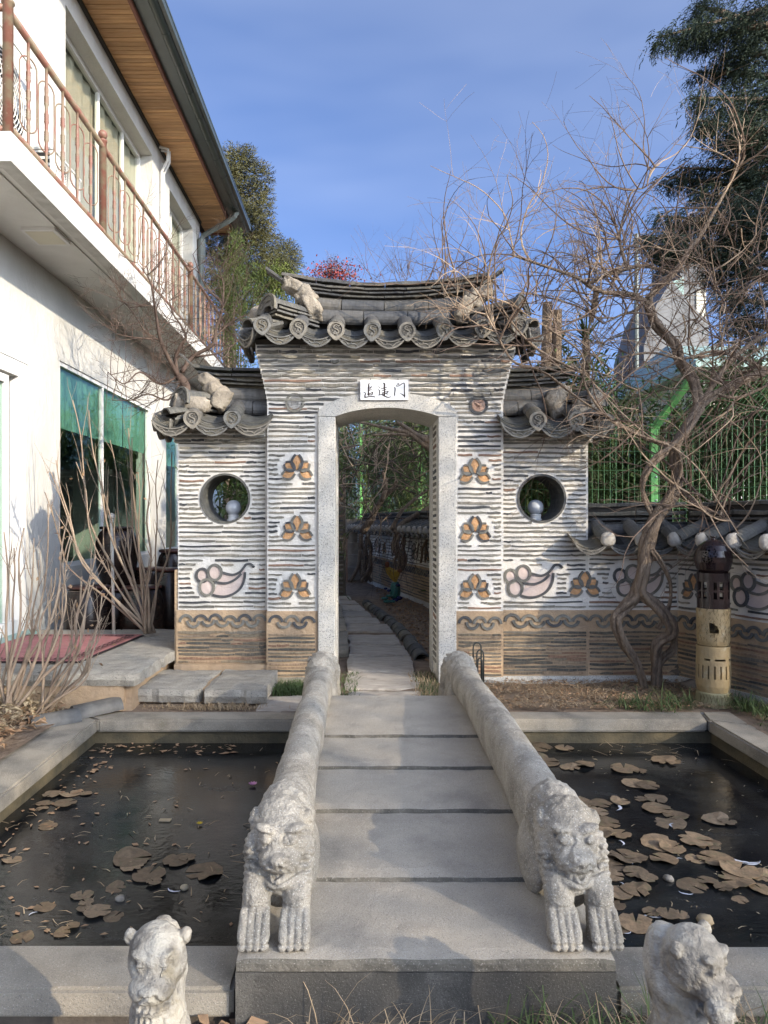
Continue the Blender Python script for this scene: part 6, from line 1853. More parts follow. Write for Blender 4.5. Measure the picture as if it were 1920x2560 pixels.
# long whips arching up into the sky between the gate ridge and the conifer
for (a, b, Y_, n_) in ((1150, 700, 5.9, 20), (1230, 700, 6.0, 12), (1330, 760, 6.1, 16), (1400, 700, 6.0, 14), (1540, 600, 6.1, 16), (1640, 560, 6.1, 10), (1760, 600, 6.2, 12), (1850, 640, 6.2, 10), (1090, 705, 6.0, 5), (1500, 700, 6.0, 12)):
    for k in range(int(n_ * 0.45)):
        p = PX(a + rr.uniform(-50, 50), b + rr.uniform(-15, 40), Y_ + rr.uniform(-.3, .3))
        d = Vector((rr.uniform(-0.9, 0.8), rr.uniform(-.3, .3), 1.0))
        shoot(tang, p, d, rr.uniform(0.35, 0.95), rr.uniform(0.004, 0.0075), rr, 0, 0.42, 0.3, 4, 0.06, 2, droop=1.5)
# drooping pale whips over the gate's right eave
for k in range(26):
    p = PX(rr.uniform(1090, 1420), rr.uniform(735, 830), 5.45 + rr.uniform(-.05, .2))
    d = Vector((rr.uniform(-1, 0.6), rr.uniform(-.5, .1), rr.uniform(0.0, 0.6)))
    shoot(pale, p, d, rr.uniform(0.25, 0.6), 0.0035, rr, 0, 0.4, 0, 4, 0.05, 1, droop=2.6)
for k in range(20):
    p = V(rr.uniform(500, 1000), rr.uniform(560, 800), 5.45 + rr.uniform(-.05, .1))
    shoot(pale, p, Vector((rr.uniform(-1, .3), -.2, rr.uniform(-.2, .3))), rr.uniform(0.25, 0.5), 0.003, rr, 0, 0.4, 0, 4, 0.05, 1, droop=2.6)
tang.build('shoots', m_twig, vine); pale.build('pale_shoots', m_twig_p, vine)

# ---- vines hanging on the garden side, seen through the opening
vin2 = thing('climbing_vine', (0.42, 12.0, 0), 'bundled vine stems hanging down the ochre wall seen through the gate', 'vine')
mb = MB(); rr = random.Random(5)
def W6(x, y, Y): return PX(820 + x / 4.424, 1000 + y / 4.424, Y)
def bundle(x0, x1, y0, y1, Y, n, r):
    mb = MB()
    for k in range(n):
        a = W6(rr.uniform(x0, x1), y0, Y + rr.uniform(-.1, .1)); b = W6(rr.uniform(x0, x1) + rr.uniform(-40, 40), y1, Y + rr.uniform(-.15, .1))
        c = a.lerp(b, 0.35) + Vector((rr.uniform(-.08, .08), 0, 0)); d = a.lerp(b, 0.7) + Vector((rr.uniform(-.1, .1), 0, 0))
        limb(mb, [a, c, d, b], r * rr.uniform(.6, 1.2), r * rr.uniform(.6, 1.2), rr, 5)
    o = mb.build('stem_bundle', m_bark_v, vin2, smooth=True); o['kind'] = 'stuff'
bundle(350, 470, 1480, 2010, 14.2, 6, 0.030)
bundle(750, 840, 1470, 1900, 12.0, 7, 0.022)
bundle(1000, 1120, 1550, 1800, 11.2, 2, 0.018)
mb = MB(); limb(mb, [W6(240, 2010, 14), W6(330, 1850, 14), W6(355, 1650, 14)], 0.04, 0.03, rr); mb.build('stem', m_bark_v, vin2, smooth=True)
mb = MB(); limb(mb, [W6(360, 2010, 14), W6(460, 1860, 14), W6(470, 1650, 14)], 0.04, 0.03, rr); mb.build('stem', m_bark_v, vin2, smooth=True)
mb = MB(); limb(mb, [W6(380, 1460, 13), W6(470, 1330, 12.9), W6(540, 1190, 12.8), W6(630, 1060, 12.7), W6(720, 980, 12.6), W6(760, 890, 12.5)], 0.07, 0.03, rr, 7); mb.build('stem', m_bark_v, vin2, smooth=True)
mb = MB(); limb(mb, [W6(600, 1100, 12.7), W6(640, 960, 12.6), W6(610, 800, 12.5)], 0.05, 0.025, rr); mb.build('stem', m_bark_v, vin2, smooth=True)
mb = MB(); limb(mb, [W6(740, 1480, 12), W6(820, 1370, 12), W6(960, 1280, 12), W6(1120, 1190, 12), W6(1300, 1080, 12)], 0.05, 0.03, rr); mb.build('stem', m_bark_v, vin2, smooth=True)
mb = MB(); limb(mb, [W6(700, 1440, 12), W6(800, 1250, 12), W6(920, 1130, 12), W6(1100, 990, 12)], 0.04, 0.02, rr); mb.build('stem', m_bark_v, vin2, smooth=True)
mb = MB(); limb(mb, [W6(1300, 620, 9), W6(1100, 520, 9), W6(900, 370, 9), W6(640, 310, 9), W6(300, 230, 9)], 0.05, 0.012, rr); mb.build('stem', m_bark_v, vin2, smooth=True)
mb = MB(); limb(mb, [W6(1300, 520, 9), W6(1050, 430, 9), W6(840, 290, 9), W6(760, 240, 9)], 0.05, 0.014, rr); mb.build('stem', m_bark_v, vin2, smooth=True)
mb = MB(); limb(mb, [W6(1150, 420, 9), W6(800, 380, 9), W6(480, 390, 9)], 0.03, 0.01, rr); mb.build('stem', m_bark_v, vin2, smooth=True)

mb = MB(); mp_ = MB()
for k in range(160):
    p = W6(rr.uniform(60, 1150), rr.uniform(230, 900) if rr.random() < .7 else rr.uniform(700, 1400), rr.uniform(9, 12))
    d = unit(rr) + Vector((-0.3, 0, 0.2)); d.y *= .3
    shoot(mb if rr.random() < .5 else mp_, p, d, rr.uniform(.4, 1.0), rr.uniform(0.005, 0.009), rr, 0, 0.45, 0, 4, 0.09, 2, droop=1.5)
for k in range(26):
    p = W6(rr.uniform(480, 1150), rr.uniform(1450, 1600), rr.uniform(10.6, 11.6))
    shoot(mb, p, Vector((rr.uniform(-.3, .3), 0, -1)), rr.uniform(.3, .9), 0.006, rr, 0, 0.3, 0, 3, 0.08, 2)
mb.build('shoots', m_twig_d, vin2); mp_.build('pale_shoots', m_twig_p, vin2)

# ---- bare thorny tree between the house and the left wing
tree = thing('bare_tree', (-1.95, 7.6, 0), 'leafless dark branching tree behind the left wing roof, before the balcony', 'tree')
rr = random.Random(31); mb = MB(); tw = MB()
def U(px_, py_, Y): return PX(300 + px_ / 4.608, 440 + py_ / 4.608, Y)
base = PX(470, 1000, 7.6)
trunkpts = [Vector((base.x - 0.02, 7.6, 0)), Vector((base.x + 0.03, 7.6, 1.2)), base, PX(445, 940, 7.6)]
limb(mb, trunkpts, 0.055, 0.042, rr)
hubs = []
for pts, r0 in (([PX(445, 940, 7.6), U(560, 2100, 7.5), U(470, 1900, 7.4), U(430, 1700, 7.35), U(390, 1430, 7.3), U(340, 1200, 7.3), U(200, 1000, 7.3)], 0.026),
                ([PX(445, 940, 7.6), U(640, 2100, 7.6), U(700, 1950, 7.6), U(760, 1850, 7.6), U(690, 1700, 7.6), U(620, 1600, 7.6), U(560, 1400, 7.6)], 0.024),
                ([PX(455, 930, 7.6), U(840, 2080, 7.7), U(1060, 1950, 7.7), U(1110, 1750, 7.7), U(1180, 1500, 7.7), U(1060, 1350, 7.7), U(950, 1200, 7.7), U(840, 900, 7.7)], 0.026),
                ([U(1110, 1750, 7.7), U(1180, 1500, 7.7), U(1190, 1250, 7.7), U(1130, 1050, 7.7)], 0.014),
                ([U(1060, 1900, 7.7), U(1200, 1750, 7.8), U(1330, 1650, 7.8), U(1500, 1600, 7.8)], 0.014),
                ([U(470, 1900, 7.4), U(300, 1800, 7.4), U(200, 1650, 7.4), U(80, 1480, 7.4), U(0, 1440, 7.4)], 0.012),
                ([U(450, 1880, 7.4), U(200, 1865, 7.3), U(0, 1830, 7.3), U(-60, 1800, 7.3)], 0.011),
                ([PX(445, 940, 7.6), PX(400, 960, 7.5), PX(350, 930, 7.4), PX(310, 960, 7.3), PX(270, 930, 7.3)], 0.014),
                ([PX(450, 960, 7.6), PX(420, 1000, 7.5), PX(370, 985, 7.4), PX(330, 1000, 7.3), PX(280, 1000, 7.3)], 0.011),
                ([U(840, 2080, 7.7), U(1100, 2050, 7.7), U(1300, 1950, 7.7), U(1420, 1800, 7.7)], 0.013)):
    P_, R_ = limb(mb, pts, r0, 0.004, rr, 6)
    hubs.append((P_, R_))
mb.build('trunk', m_twig_d, tree, smooth=True)
for P_, R_ in hubs:
    for k in range(int(len(P_) * 1.1)):
        i = rr.randint(2, len(P_) - 1)
        d = unit(rr) + Vector((0, 0, 0.5)); d.y *= .6
        shoot(tw, P_[i].copy(), d, rr.uniform(0.25, 0.75), rr.uniform(0.0030, 0.0055), rr, 0, 0.28, 0.2, 4, 0.06, 4, lat=(0.3, 0.55))
tw.build('twigs', m_twig_d, tree)

# ---- cut-back shrubs at the left
def stem_shrub(name, base, tips, r, lab, m=m_shrub, seed=1, side=2, cat='shrub', leaves=0, sl=(0.15, 0.4)):
    t = thing(name, base, lab, cat); rr = random.Random(seed); mb = MB()
    for (tp, mid) in tips:
        b = Vector(base) + Vector((rr.uniform(-.04, .04), rr.uniform(-.04, .04), 0))
        T_ = Vector(tp); c = Vector((b.x + (T_.x - b.x) * 0.72, b.y + (T_.y - b.y) * 0.6, b.z + (T_.z - b.z) * 0.46)) + Vector(mid) * 0.4 + unit(rr) * 0.03
        P_, R_ = limb(mb, [b, b.lerp(c, 0.5) + unit(rr) * 0.035, c, c.lerp(T_, 0.35) + unit(rr) * 0.03, c.lerp(T_, 0.7) + unit(rr) * 0.025, T_], r * rr.uniform(.7, 1.1), 0.0035, rr, 6, 0.2)
        for k in range(side):
            i = rr.randint(len(P_) // 4, len(P_) - 2)
            d = (P_[i + 1] - P_[i]).normalized() + unit(rr) * 0.55 + Vector((0, 0, 0.4))
            shoot(mb, P_[i].copy(), d, rr.uniform(*sl), R_[i] * 0.6, rr, 0, 0.12, 0.25, 5, 0.06, 1, maxd=1)
    mb.build('stems', m, t, smooth=True)
    if leaves:
        lm = MB()
        for k in range(leaves):
            tp = Vector(rr.choice(tips)[0]) + Vector((rr.uniform(-.08, .08), rr.uniform(-.05, .05), rr.uniform(-.3, 0)))
            a = unit(rr) * 0.022; b = unit(rr) * 0.018
            lm.add([tp, tp + a, tp + a + b, tp + b * 1.3], [(0, 1, 2, 3)])
        lm.build('dry_leaves', m_leafd, t)
    return t
bs = PX(375, 1583, 6.55)
tp = []
for (x, y, mx) in ((182, 1000, -.10), (222, 1025, -.08), (140, 1150, -.22), (112, 1230, -.25), (128, 1180, -.2), (250, 1150, -.06), (190, 1155, -.12), (275, 1100, -.02), (320, 1070, 0), (330, 1095, .02), (300, 1180, -.03), (345, 1180, 0), (365, 1150, .02),
                   (395, 1150, .04), (430, 1130, .06)):
    p = PX(x, y, 6.4 + RND.uniform(-.35, .25)); tp.append((tuple(p), (mx * 0.5, RND.uniform(-.06, .06), 0)))
stem_shrub('bare_shrub', tuple(bs), tp, 0.013, 'tall cut-back shrub with upright pale stems in front of the dark jars', seed=3, side=4, leaves=8, sl=(0.2, 0.5))
bs = PG(15, 1796, 0.03)
tp = []
for (x, y) in ((170, 1290), (120, 1260), (-30, 1340), (10, 1330), (60, 1320), (175, 1340), (85, 1345), (35, 1370), (-20, 1420), (95, 1400), (240, 1390), (140, 1420)):
    p = PX(x, y, bs.y + RND.uniform(-.3, .1)); tp.append((tuple(p), (RND.uniform(-.05, .05), RND.uniform(-.06, .06), 0)))
stem_shrub('bare_shrub', tuple(bs), tp, 0.012, 'leafless thin-stemmed shrub at the far left edge beside the dry leaf pile', seed=4, side=4, leaves=14, sl=(0.12, 0.35))
bs = PG(100, 1790, 0.03)
tp = []
for (x, y) in ((180, 1340), (238, 1385), (150, 1380), (205, 1440), (235, 1455), (255, 1490), (250, 1560), (190, 1500), (130, 1440), (255, 1545), (230, 1600)):
    p = PX(x, y, bs.y + RND.uniform(-.3, .1)); tp.append((tuple(p), (RND.uniform(-.05, .05), RND.uniform(-.06, .06), 0)))
stem_shrub('bare_shrub', tuple(bs), tp, 0.011, 'leafless shrub rising in front of the red carpet on the landing', seed=5, side=4, leaves=14, sl=(0.12, 0.3))

# ---- conifers
def spray(mb, c, d, L, w, rr, n=6, droop=0.5):
    """a fan of small flat sprigs along a drooping twig"""
    d = d.normalized(); side = d.cross(Vector((0, 0, 1)))
    if side.length < 0.1: side = Vector((1, 0, 0))
    side.normalize(); p = Vector(c)
    for i in range(n):
        d = (d + Vector((0, 0, -droop * 0.18)) + unit(rr) * 0.22).normalized()
        q = p + d * (L / n)
        for sg in (-1, 1):
            a = (d * 0.8 + side * sg * rr.uniform(0.5, 1.1) + unit(rr) * 0.35).normalized() * w * rr.uniform(.6, 1.2)
            o_ = unit(rr) * w * 0.10
            mb.add([p, p + a * 0.5 + o_, p + a, p + a * 0.5 - o_], [(0, 1, 2, 3)])
        p = q
def cluster(mb, c, r, n, L, w, rr, droop=0.5, flat=1.0):
    for k in range(n):
        v = unit(rr); rad = rr.random() ** 0.45
        p = Vector(c) + Vector((v.x * r[0], v.y * r[1], v.z * r[2])) * rad
        spray(mb, p, v + Vector((0, 0, 0.1)) + unit(rr) * 0.4, L, w, rr, 5, droop)

conif = thing('conifer_tree', (5.0, 7.6, 0), 'large dark green conifer with drooping boughs at the upper right', 'tree')
rr = random.Random(41); fo = MB(); wd = MB()
limb(wd, [(5.0, 7.6, -0.1), (4.95, 7.6, 3), (5.0, 7.6, 7), (5.0, 7.6, 12.5)], 0.28, 0.05, rr, 10)
YC = 7.2
# boughs placed where the crown's outline stands against the sky
BO = [((1925, 20), (1640, 95), 0.16), ((1925, 60), (1700, 105), 0.22), ((1925, 130), (1800, 150), 0.25), ((1925, 190), (1740, 180), 0.22), ((1925, 250), (1725, 245), 0.22), ((1925, 330), (1745, 300), 0.12),
      ((1925, 400), (1790, 350), 0.25), ((1925, 430), (1700, 420), 0.20), ((1925, 480), (1660, 440), 0.14), ((1925, 520), (1740, 480), 0.25), ((1925, 560), (1640, 540), 0.24), ((1925, 620), (1600, 590), 0.18),
      ((1925, 660), (1700, 620), 0.26), ((1925, 700), (1760, 680), 0.25), ((1925, 760), (1800, 740), 0.22), ((1925, 820), (1830, 800), 0.2), ((1925, 290), (1840, 280), 0.25), ((1925, 360), (1860, 330), 0.25), ((1925, 100), (1850, 60), 0.28), ((1800, 30), (1740, 15), 0.2),
      ((1925, 600), (1820, 580), 0.3), ((1925, 450), (1840, 430), 0.3), ((1925, 520), (1830, 520), 0.3), ((1760, 560), (1690, 560), 0.2), ((1700, 640), (1640, 620), 0.12)]
for (a, b, thick) in BO:
    A = PX(a[0], a[1], YC + rr.uniform(-.3, .3)); B = PX(b[0], b[1], YC + rr.uniform(-.7, .5))
    wd.tube([Vector((5.0, 7.6, A.z - 0.3)), A, B], [0.06, 0.035, 0.008], 5)
    D = (B - A).normalized(); n = int((B - A).length / 0.05) + 5
    for i in range(n):
        u = i / n; k = 1 - 0.72 * u
        c = A.lerp(B, u)
        for q in range(15):
            sd = rr.choice((-1, 1)); off = Vector((rr.gauss(0, .04), rr.gauss(0, .22) * k, rr.gauss(-0.02, thick * 0.42) * k))
            d = D * rr.uniform(.5, 1.0) + Vector((0, sd * rr.uniform(.1, .9), rr.uniform(-.75, .25)))
            spray(fo, c + off, d, rr.uniform(.14, .30) * (0.55 + 0.45 * k), 0.050, rr, 7, 1.5)
# rest of the crown, beyond the frame's edge
for z in [2.9 + 0.42 * i for i in range(23)]:
    Rz = 2.0 * (1 - (z - 2.9) / 10.5) ** 0.8
    for k in range(7):
        a = rr.uniform(0, 2 * pi); ln = Rz * rr.uniform(.55, 1.05)
        B = Vector((5.0 + cos(a) * ln, 7.6 + sin(a) * ln, z - 0.25 * ln * .3))
        if (B.x / B.y) * F + 905 < 1860 or z < 3.5: continue
        wd.tube([Vector((5.0, 7.6, z)), B], [0.045, 0.01], 4)
        for i in range(5):
            c = Vector((5.0, 7.6, z)).lerp(B, 0.25 + 0.75 * i / 4)
            cluster(fo, c, (0.30, 0.30, 0.20), 14, 0.26, 0.10, rr, 0.9)
fo.build('crown', m_conif, conif); wd.build('trunk', m_bark_v, conif)

# unseen trees added on the sunny side; bare crowns shaped to filter the sun
def sun_filter_tree(base, lab, seed, me=None):
    t = thing('bare_tree', base, lab, 'tree', 'unseen leafless trees added to filter the sun, right of the camera')
    if me is None:
        rr = random.Random(seed); wd = MB(); tw = MB()
        limb(wd, [(0, 0, 0), (.1, .1, 4), (0, 0, 9.0)], 0.16, 0.03, rr, 7)
        for k in range(46):
            z = rr.uniform(1.2, 8.4); a = rr.uniform(0, 6.28); ln = 1.8 * (1.15 - z / 10)
            limb(wd, [(0, 0, z), (cos(a) * ln * .5, sin(a) * ln * .5, z + .35), (cos(a) * ln, sin(a) * ln, z + .9)], 0.045, 0.012, rr, 4)
        for k in range(1700):
            z = 0.3 + 9.1 * rr.random(); R = 2.0 * (1.08 - (z / 9.6) ** 3); a = rr.uniform(0, 6.28); q = R * sqrt(rr.random())
            p = Vector((cos(a) * q, sin(a) * q, z)); d = (unit(rr) + Vector((0, 0, .5))).normalized(); L = rr.uniform(.35, .8)
            m_ = p + d * L * .5 + unit(rr) * .06
            if p.z + L > 9.1: continue
            tw.tube([p, m_, m_ + (d + unit(rr) * .3).normalized() * L * .5], [0.013, 0.010, 0.004], 3, cap=False)
        me = (wd.mesh('trunk', m_bark_v), tw.mesh('twigs', m_twig_d))
    piece(me[0], 'trunk', t, base); piece(me[1], 'twigs', t, base)
    t.rotation_euler = (0, 0, seed * 1.3)
    return me
BT = None
for i, (x, y) in enumerate([(11.6, -9.0), (11.9, -6.6), (11.5, -4.3), (11.8, -2.0), (11.6, 0.4)]):
    BT = sun_filter_tree((x, y, 0), 'leafless tree added outside the frame at right to filter the sun, ' + ['first from the gate side', 'second from the gate side', 'third from the gate side', 'fourth from the gate side', 'fifth from the gate side'][4 - i], i, BT)

ev = thing('evergreen_tree', (-3.2, 20, 0), 'tall olive-green evergreen standing behind the end of the white house', 'tree')
rr = random.Random(61); fo = MB(); wd = MB()
limb(wd, [(-3.6, 20, 0), (-3.6, 20, 5), (-3.7, 20, 11)], 0.2, 0.05, rr, 8)
for (x, y, r, n_) in ((590, 405, 30, 26), (560, 440, 40, 30), (620, 400, 16, 10), (650, 440, 18, 14), (590, 480, 42, 40), (640, 490, 30, 24), (655, 520, 16, 12), (560, 530, 45, 36), (610, 560, 48, 44), (650, 560, 26, 16), (660, 600, 28, 18), (570, 610, 50, 44),
                      (625, 640, 50, 44), (680, 650, 24, 12), (710, 640, 28, 26), (725, 665, 18, 14), (690, 680, 30, 22), (560, 680, 50, 40), (640, 700, 45, 38), (600, 730, 50, 36), (530, 620, 40, 26), (520, 720, 40, 26), (700, 715, 26, 16), (600, 800, 60, 26), (520, 820, 60, 26)):
    Y_ = 20 + rr.uniform(-1, 1); k = Y_ / F
    cluster(fo, PX(x, y, Y_), (r * k, r * k * 1.2, r * k * 0.85), int(n_ * 10), 0.30, 0.11, rr, 0.2)
fo.build('crown', m_conif2, ev); wd.build('trunk', m_bark_v, ev)
ju = thing('juniper_tree', (-2.6, 13.5, 0), 'feathery yellow-green juniper between the house and the gate', 'tree')
rr = random.Random(62); fo = MB(); wd = MB()
limb(wd, [(-2.35, 13.5, 0), (-2.35, 13.5, 5.8)], 0.08, 0.02, rr, 6)
for k in range(420):
    u = rr.random(); y = 610 + 330 * u; w_ = 10 + 66 * u ** 0.6
    p = PX(588 + rr.gauss(0, 0.5) * w_, y, 13.5 + rr.uniform(-.5, .5))
    spray(fo, p, Vector((rr.uniform(-.4, .4), rr.uniform(-.3, .3), 1)), 0.34, 0.10, rr, 6, -0.4)
for k in range(160):
    p = PX(rr.uniform(610, 740), rr.uniform(690, 780), 14.5)
    spray(fo, p, Vector((rr.uniform(-.5, .5), rr.uniform(-.3, .3), 1)), 0.34, 0.12, rr, 6, -0.2)
fo.build('crown', m_junip, ju); wd.build('trunk', m_bark_v, ju)
rt = thing('red_tree', (-1.1, 24, 0), 'small tree with red winter leaves beyond the gate ridge', 'tree')
rr = random.Random(63); fo = MB(); wd = MB()
limb(wd, [(-1.0, 24, 0), (-1.0, 24, 7.5)], 0.1, 0.03, rr, 6)
for k in range(900):
    a = rr.gauss(0, 1); b = rr.gauss(0, 1)
    p = PX(835 + a * 34, 680 + b * 17 + abs(a) * 6, 24 + rr.uniform(-.6, .6))
    u_ = unit(rr) * 0.06; v_ = unit(rr) * 0.05
    fo.add([p, p + u_, p + u_ + v_, p + v_], [(0, 1, 2, 3)])
for k in range(60):
    p = PX(835 + rr.gauss(0, 22), 715, 24)
    shoot(wd, p, Vector((rr.uniform(-.7, .9), 0, 1)), rr.uniform(.5, 1.1), 0.010, rr, 0, 0.15, 0.1, 3, 0.15, 2)
fo.build('leaves', m_redleaf, rt); wd.build('trunk', m_twig_d, rt)
ft = thing('bare_tree', (1.8, 26, 0), 'far leafless thicket of fine twigs above the gate ridge', 'tree')
rr = random.Random(64); wd = MB()
limb(wd, [(1.6, 26, 0), (1.6, 26, 7.0)], 0.10, 0.04, rr, 6)
for k in range(46):
    p = PX(rr.uniform(930, 1260), rr.uniform(690, 740), 26)
    shoot(wd, p, Vector((rr.uniform(-.5, .5), 0, 1)), rr.uniform(.6, 1.9), 0.012, rr, 0, 0.18, 0.1, 3, 0.2, 3)
wd.build('twigs', m_twig_d, ft)

# ---- bamboo behind the green fence
def bamboo_mesh(seed, H=3.1, R=0.42, nl=1500, nc=9):
    rr = random.Random(seed); cu = MB(); lf = MB(); tips = []
    for k in range(nc):
        a = rr.uniform(0, 6.28); q = rr.uniform(0, R * .7)
        b = Vector((cos(a) * q, sin(a) * q, 0)); t = b * rr.uniform(1.2, 2.0) + Vector((0, 0, H * rr.uniform(.7, 1.02)))
        m_ = b.lerp(t, 0.6) + Vector((rr.uniform(-.05, .05), rr.uniform(-.05, .05), 0.2))
        P_ = smooth_pts3([b, m_, t], 5); cu.tube(P_, [0.011 * (1 - .7 * i / (len(P_) - 1)) for i in range(len(P_))], 4); tips.append(P_)
    for k in range(nl):
        P_ = rr.choice(tips); u = 0.10 + 0.9 * rr.random() ** 0.8
        p = P_[min(len(P_) - 1, int(u * (len(P_) - 1)))] + Vector((rr.gauss(0, .16), rr.gauss(0, .16), rr.gauss(0, .09)))
        d = (unit(rr) + Vector((0, 0, -0.35))).normalized(); L = rr.uniform(.10, .19); w = d.cross(unit(rr)).normalized() * rr.uniform(.009, .015)
        q = p + d * L * 0.45; e = p + d * L + Vector((0, 0, -0.02))
        lf.add([p, q + w, e, q - w], [(0, 1, 2, 3)])
    return cu.mesh('culms', m_culm), lf.mesh('foliage', m_bamboo)
BM = [bamboo_mesh(s, nl=3000) for s in (1, 2, 3)]
spots = [(-1.45, 8.9), (-0.9, 10.4), (1.9, 9.0), (0.9, 14.8), (0.1, 18.2), (-0.7, 19.4), (1.75, 7.25), (2.40, 7.30), (3.05, 7.35), (4.25, 6.9), (4.75, 6.2), (4.3, 7.9), (5.4, 8.6), (2.1, 7.6), (2.9, 7.5), (3.7, 7.4), (2.65, 8.4), (4.0, 8.6),
         (2.25, 8.6), (1.95, 10.0), (1.62, 11.3), (1.35, 12.6), (1.05, 13.9), (0.75, 15.2), (0.35, 16.6), (-0.4, 17.3), (-1.1, 17.2), (1.0, 16.0), (1.7, 13.6), (5.2, 9.0)]
zones = ['behind the green fence post', 'behind the low wall corner', 'right of the green fence post', 'at the right edge behind the fence', 'nearest the right edge behind the fence', 'before the cream house', 'beside the cream house',
         'just right of the gate roof', 'behind the vine trunk', 'left of the cream house', 'in the second row behind the fence post', 'in the second row before the cream house']
for i, (x, y) in enumerate(spots):
    E6 = ['bamboo clump seen through the left round window', 'bamboo clump left of the striped wall, behind the left wing', 'bamboo clump behind the right round window', 'bamboo clump overlapping the far vine bundle in the opening', 'bamboo clump farthest away behind the stone post', 'bamboo clump beyond the far fence, upper left of the opening']
    lab = E6[i] if i < 6 else 'bamboo clump ' + zones[min(i - 6, 11)]
    i -= 6
    if i >= 12:
        lab = ['bamboo clump nearest the gate, seen through the opening', 'bamboo clump second from the gate along the inner fence', 'bamboo clump third from the gate along the inner fence', 'bamboo clump behind the inner fence, in the middle of the opening',
               'bamboo clump behind the yellow fish-tail pot', 'bamboo clump behind the left bundle of vine stems', 'bamboo clump at the far end of the inner fence', 'bamboo clump beyond the stone post, right side', 'bamboo clump beyond the stone post, left side',
               'bamboo clump outside the fence near the far bend', 'bamboo clump outside the fence at half distance', 'bamboo clump farthest right, shaded by the big conifer'][i - 12]
    t = thing('bamboo_clump', (x, y, 0), lab, 'bamboo', 'bamboo clumps behind the fence')
    cu, lf = BM[i % 3]
    s_ = RND.uniform(.88, 1.08) * (0.86 if y < 7.6 and x < 3.2 else (1.0 if y < 12 else 1.35)); a = RND.uniform(0, 6.28)
    piece(cu, 'culms', t, (x, y, 0), rz=a, sc=(1, 1, s_)); piece(lf, 'foliage', t, (x, y, 0), rz=a, sc=(1, 1, s_))
# strappy palm-like plants between the gate roof and the vine
def strappy(base, stem_h, n, L, lab, seed, m=m_bamboo, group=None):
    rr = random.Random(seed); t = thing('strappy_plant', base, lab, 'plant', group); lf = MB(); st = MB()
    b = Vector(base); st.tube([b, b + Vector((0, 0, stem_h))], [0.05, 0.04], 7); st.build('stem', m_bark_v, t)
    for k in range(n):
        a = rr.uniform(0, 6.28); el = rr.uniform(0.1, 1.4); d = Vector((cos(a) * cos(el), sin(a) * cos(el), sin(el)))
        p = b + Vector((0, 0, stem_h)); w = d.cross(Vector((0, 0, 1))).normalized() * 0.014; ll = L * rr.uniform(.7, 1.1)
        pts = []
        for i in range(5):
            pts += [p - w * (1 - i / 4.2), p + w * (1 - i / 4.2)]; p = p + d * (ll / 4); d = (d + Vector((0, 0, -0.22))).normalized()
        lf.add(pts, [(2 * i, 2 * i + 1, 2 * i + 3, 2 * i + 2) for i in range(4)])
    lf.build('leaves', m, t)
p = PX(1465, 850, 7.4); strappy((p.x, 7.4, 0), p.z, 46, 0.42, 'spiky-leaved plant behind the right end of the gate roof', 1)
p = PX(1395, 870, 7.6); strappy((p.x, 7.6, 0), p.z, 40, 0.40, 'spiky-leaved plant directly behind the cut stumps', 2)
# sawn-off trunks
for (x, y0_, lab, r_) in ((1369, 757, 'taller sawn-off tree trunk just right of the gate roof', 0.048), (1394, 776, 'shorter sawn-off tree trunk just right of the gate roof', 0.044)):
    p = PX(x, y0_, 7.3); t = thing('cut_trunk', (p.x - .02, 7.3, 0), lab, 'tree stump'); mb = MB()
    limb(mb, [(p.x - .05, 7.3, 0), (p.x - .03, 7.3, p.z * .6), (p.x, 7.3, p.z)], r_ * 1.3, r_, random.Random(3), 9); mb.build('wood', m_bark_v, t)

# ================================================================== GREEN FENCE
def fence(name, pts, zb, zt, post_at, lab, arm=True, arm_dir=None, pitch=0.052):
    t = thing(name, (pts[0][0], pts[0][1], 0), lab, 'fence')
    for (x, y) in post_at:
        mb = MB(); mb.box(x - 0.030, x + 0.030, y - 0.025, y + 0.025, 0.4, zt); mb.box(x - 0.036, x + 0.036, y - 0.031, y + 0.031, zt - 0.002, zt + 0.012)
        po = mb.build('post', m_green, t)
        if arm:
            d = arm_dir
            mb = MB(); mb.tube([(x, y, zt - 0.03), (x + d[0], y + d[1], zt + d[2])], 0.036, 4); mb.build('arm', m_green, po)
            for zq in (zb + .12, zb + .42, zb + .62):
                mb = MB(); mb.ball((x + 0.012, y - 0.028, zq), 0.010, 6, 4); mb.build('bolt', m_frame, po)
    for (a, b) in zip(pts, pts[1:]):
        A = Vector((*a, 0)); B = Vector((*b, 0)); L = (B - A).length; n = int(L / pitch); mb = MB()
        for i in range(n + 1):
            q = A.lerp(B, i / n); P_ = [(q.x, q.y, zb), (q.x, q.y, zt)]
            if arm_dir: P_.append((q.x + arm_dir[0], q.y + arm_dir[1], zt + arm_dir[2]))
            mb.tube(P_, 0.0028, 3, cap=False)
        for z in [zb + 0.02 + 0.165 * k for k in range(int((zt - zb) / 0.165) + 1)]:
            mb.tube([(A.x, A.y, z), (B.x, B.y, z)], 0.0033, 3, cap=False)
        if arm_dir:
            for u in (0.2, 0.6, 1.0):
                o_ = Vector(arm_dir) * u + Vector((0, 0, zt)); mb.tube([A + o_, B + o_], 0.0033, 3, cap=False)
        mb.build('wire_panel', m_greenw, t)
p_ = PX(1632, 1250, 6.42)
fence('wire_fence', [(1.0, 6.42), (p_.x, 6.42), (2.98, 6.40), (3.30, 5.6), (3.9, 4.1)], 1.05, 2.12, [(p_.x, 6.40)], 'bright green wire mesh fence behind the low tiled wall, right of the gate', arm_dir=(0.24, -0.16, 0.36))
fx = lambda y: 0.05 + (16.6 - y) * 0.201 + 0.42
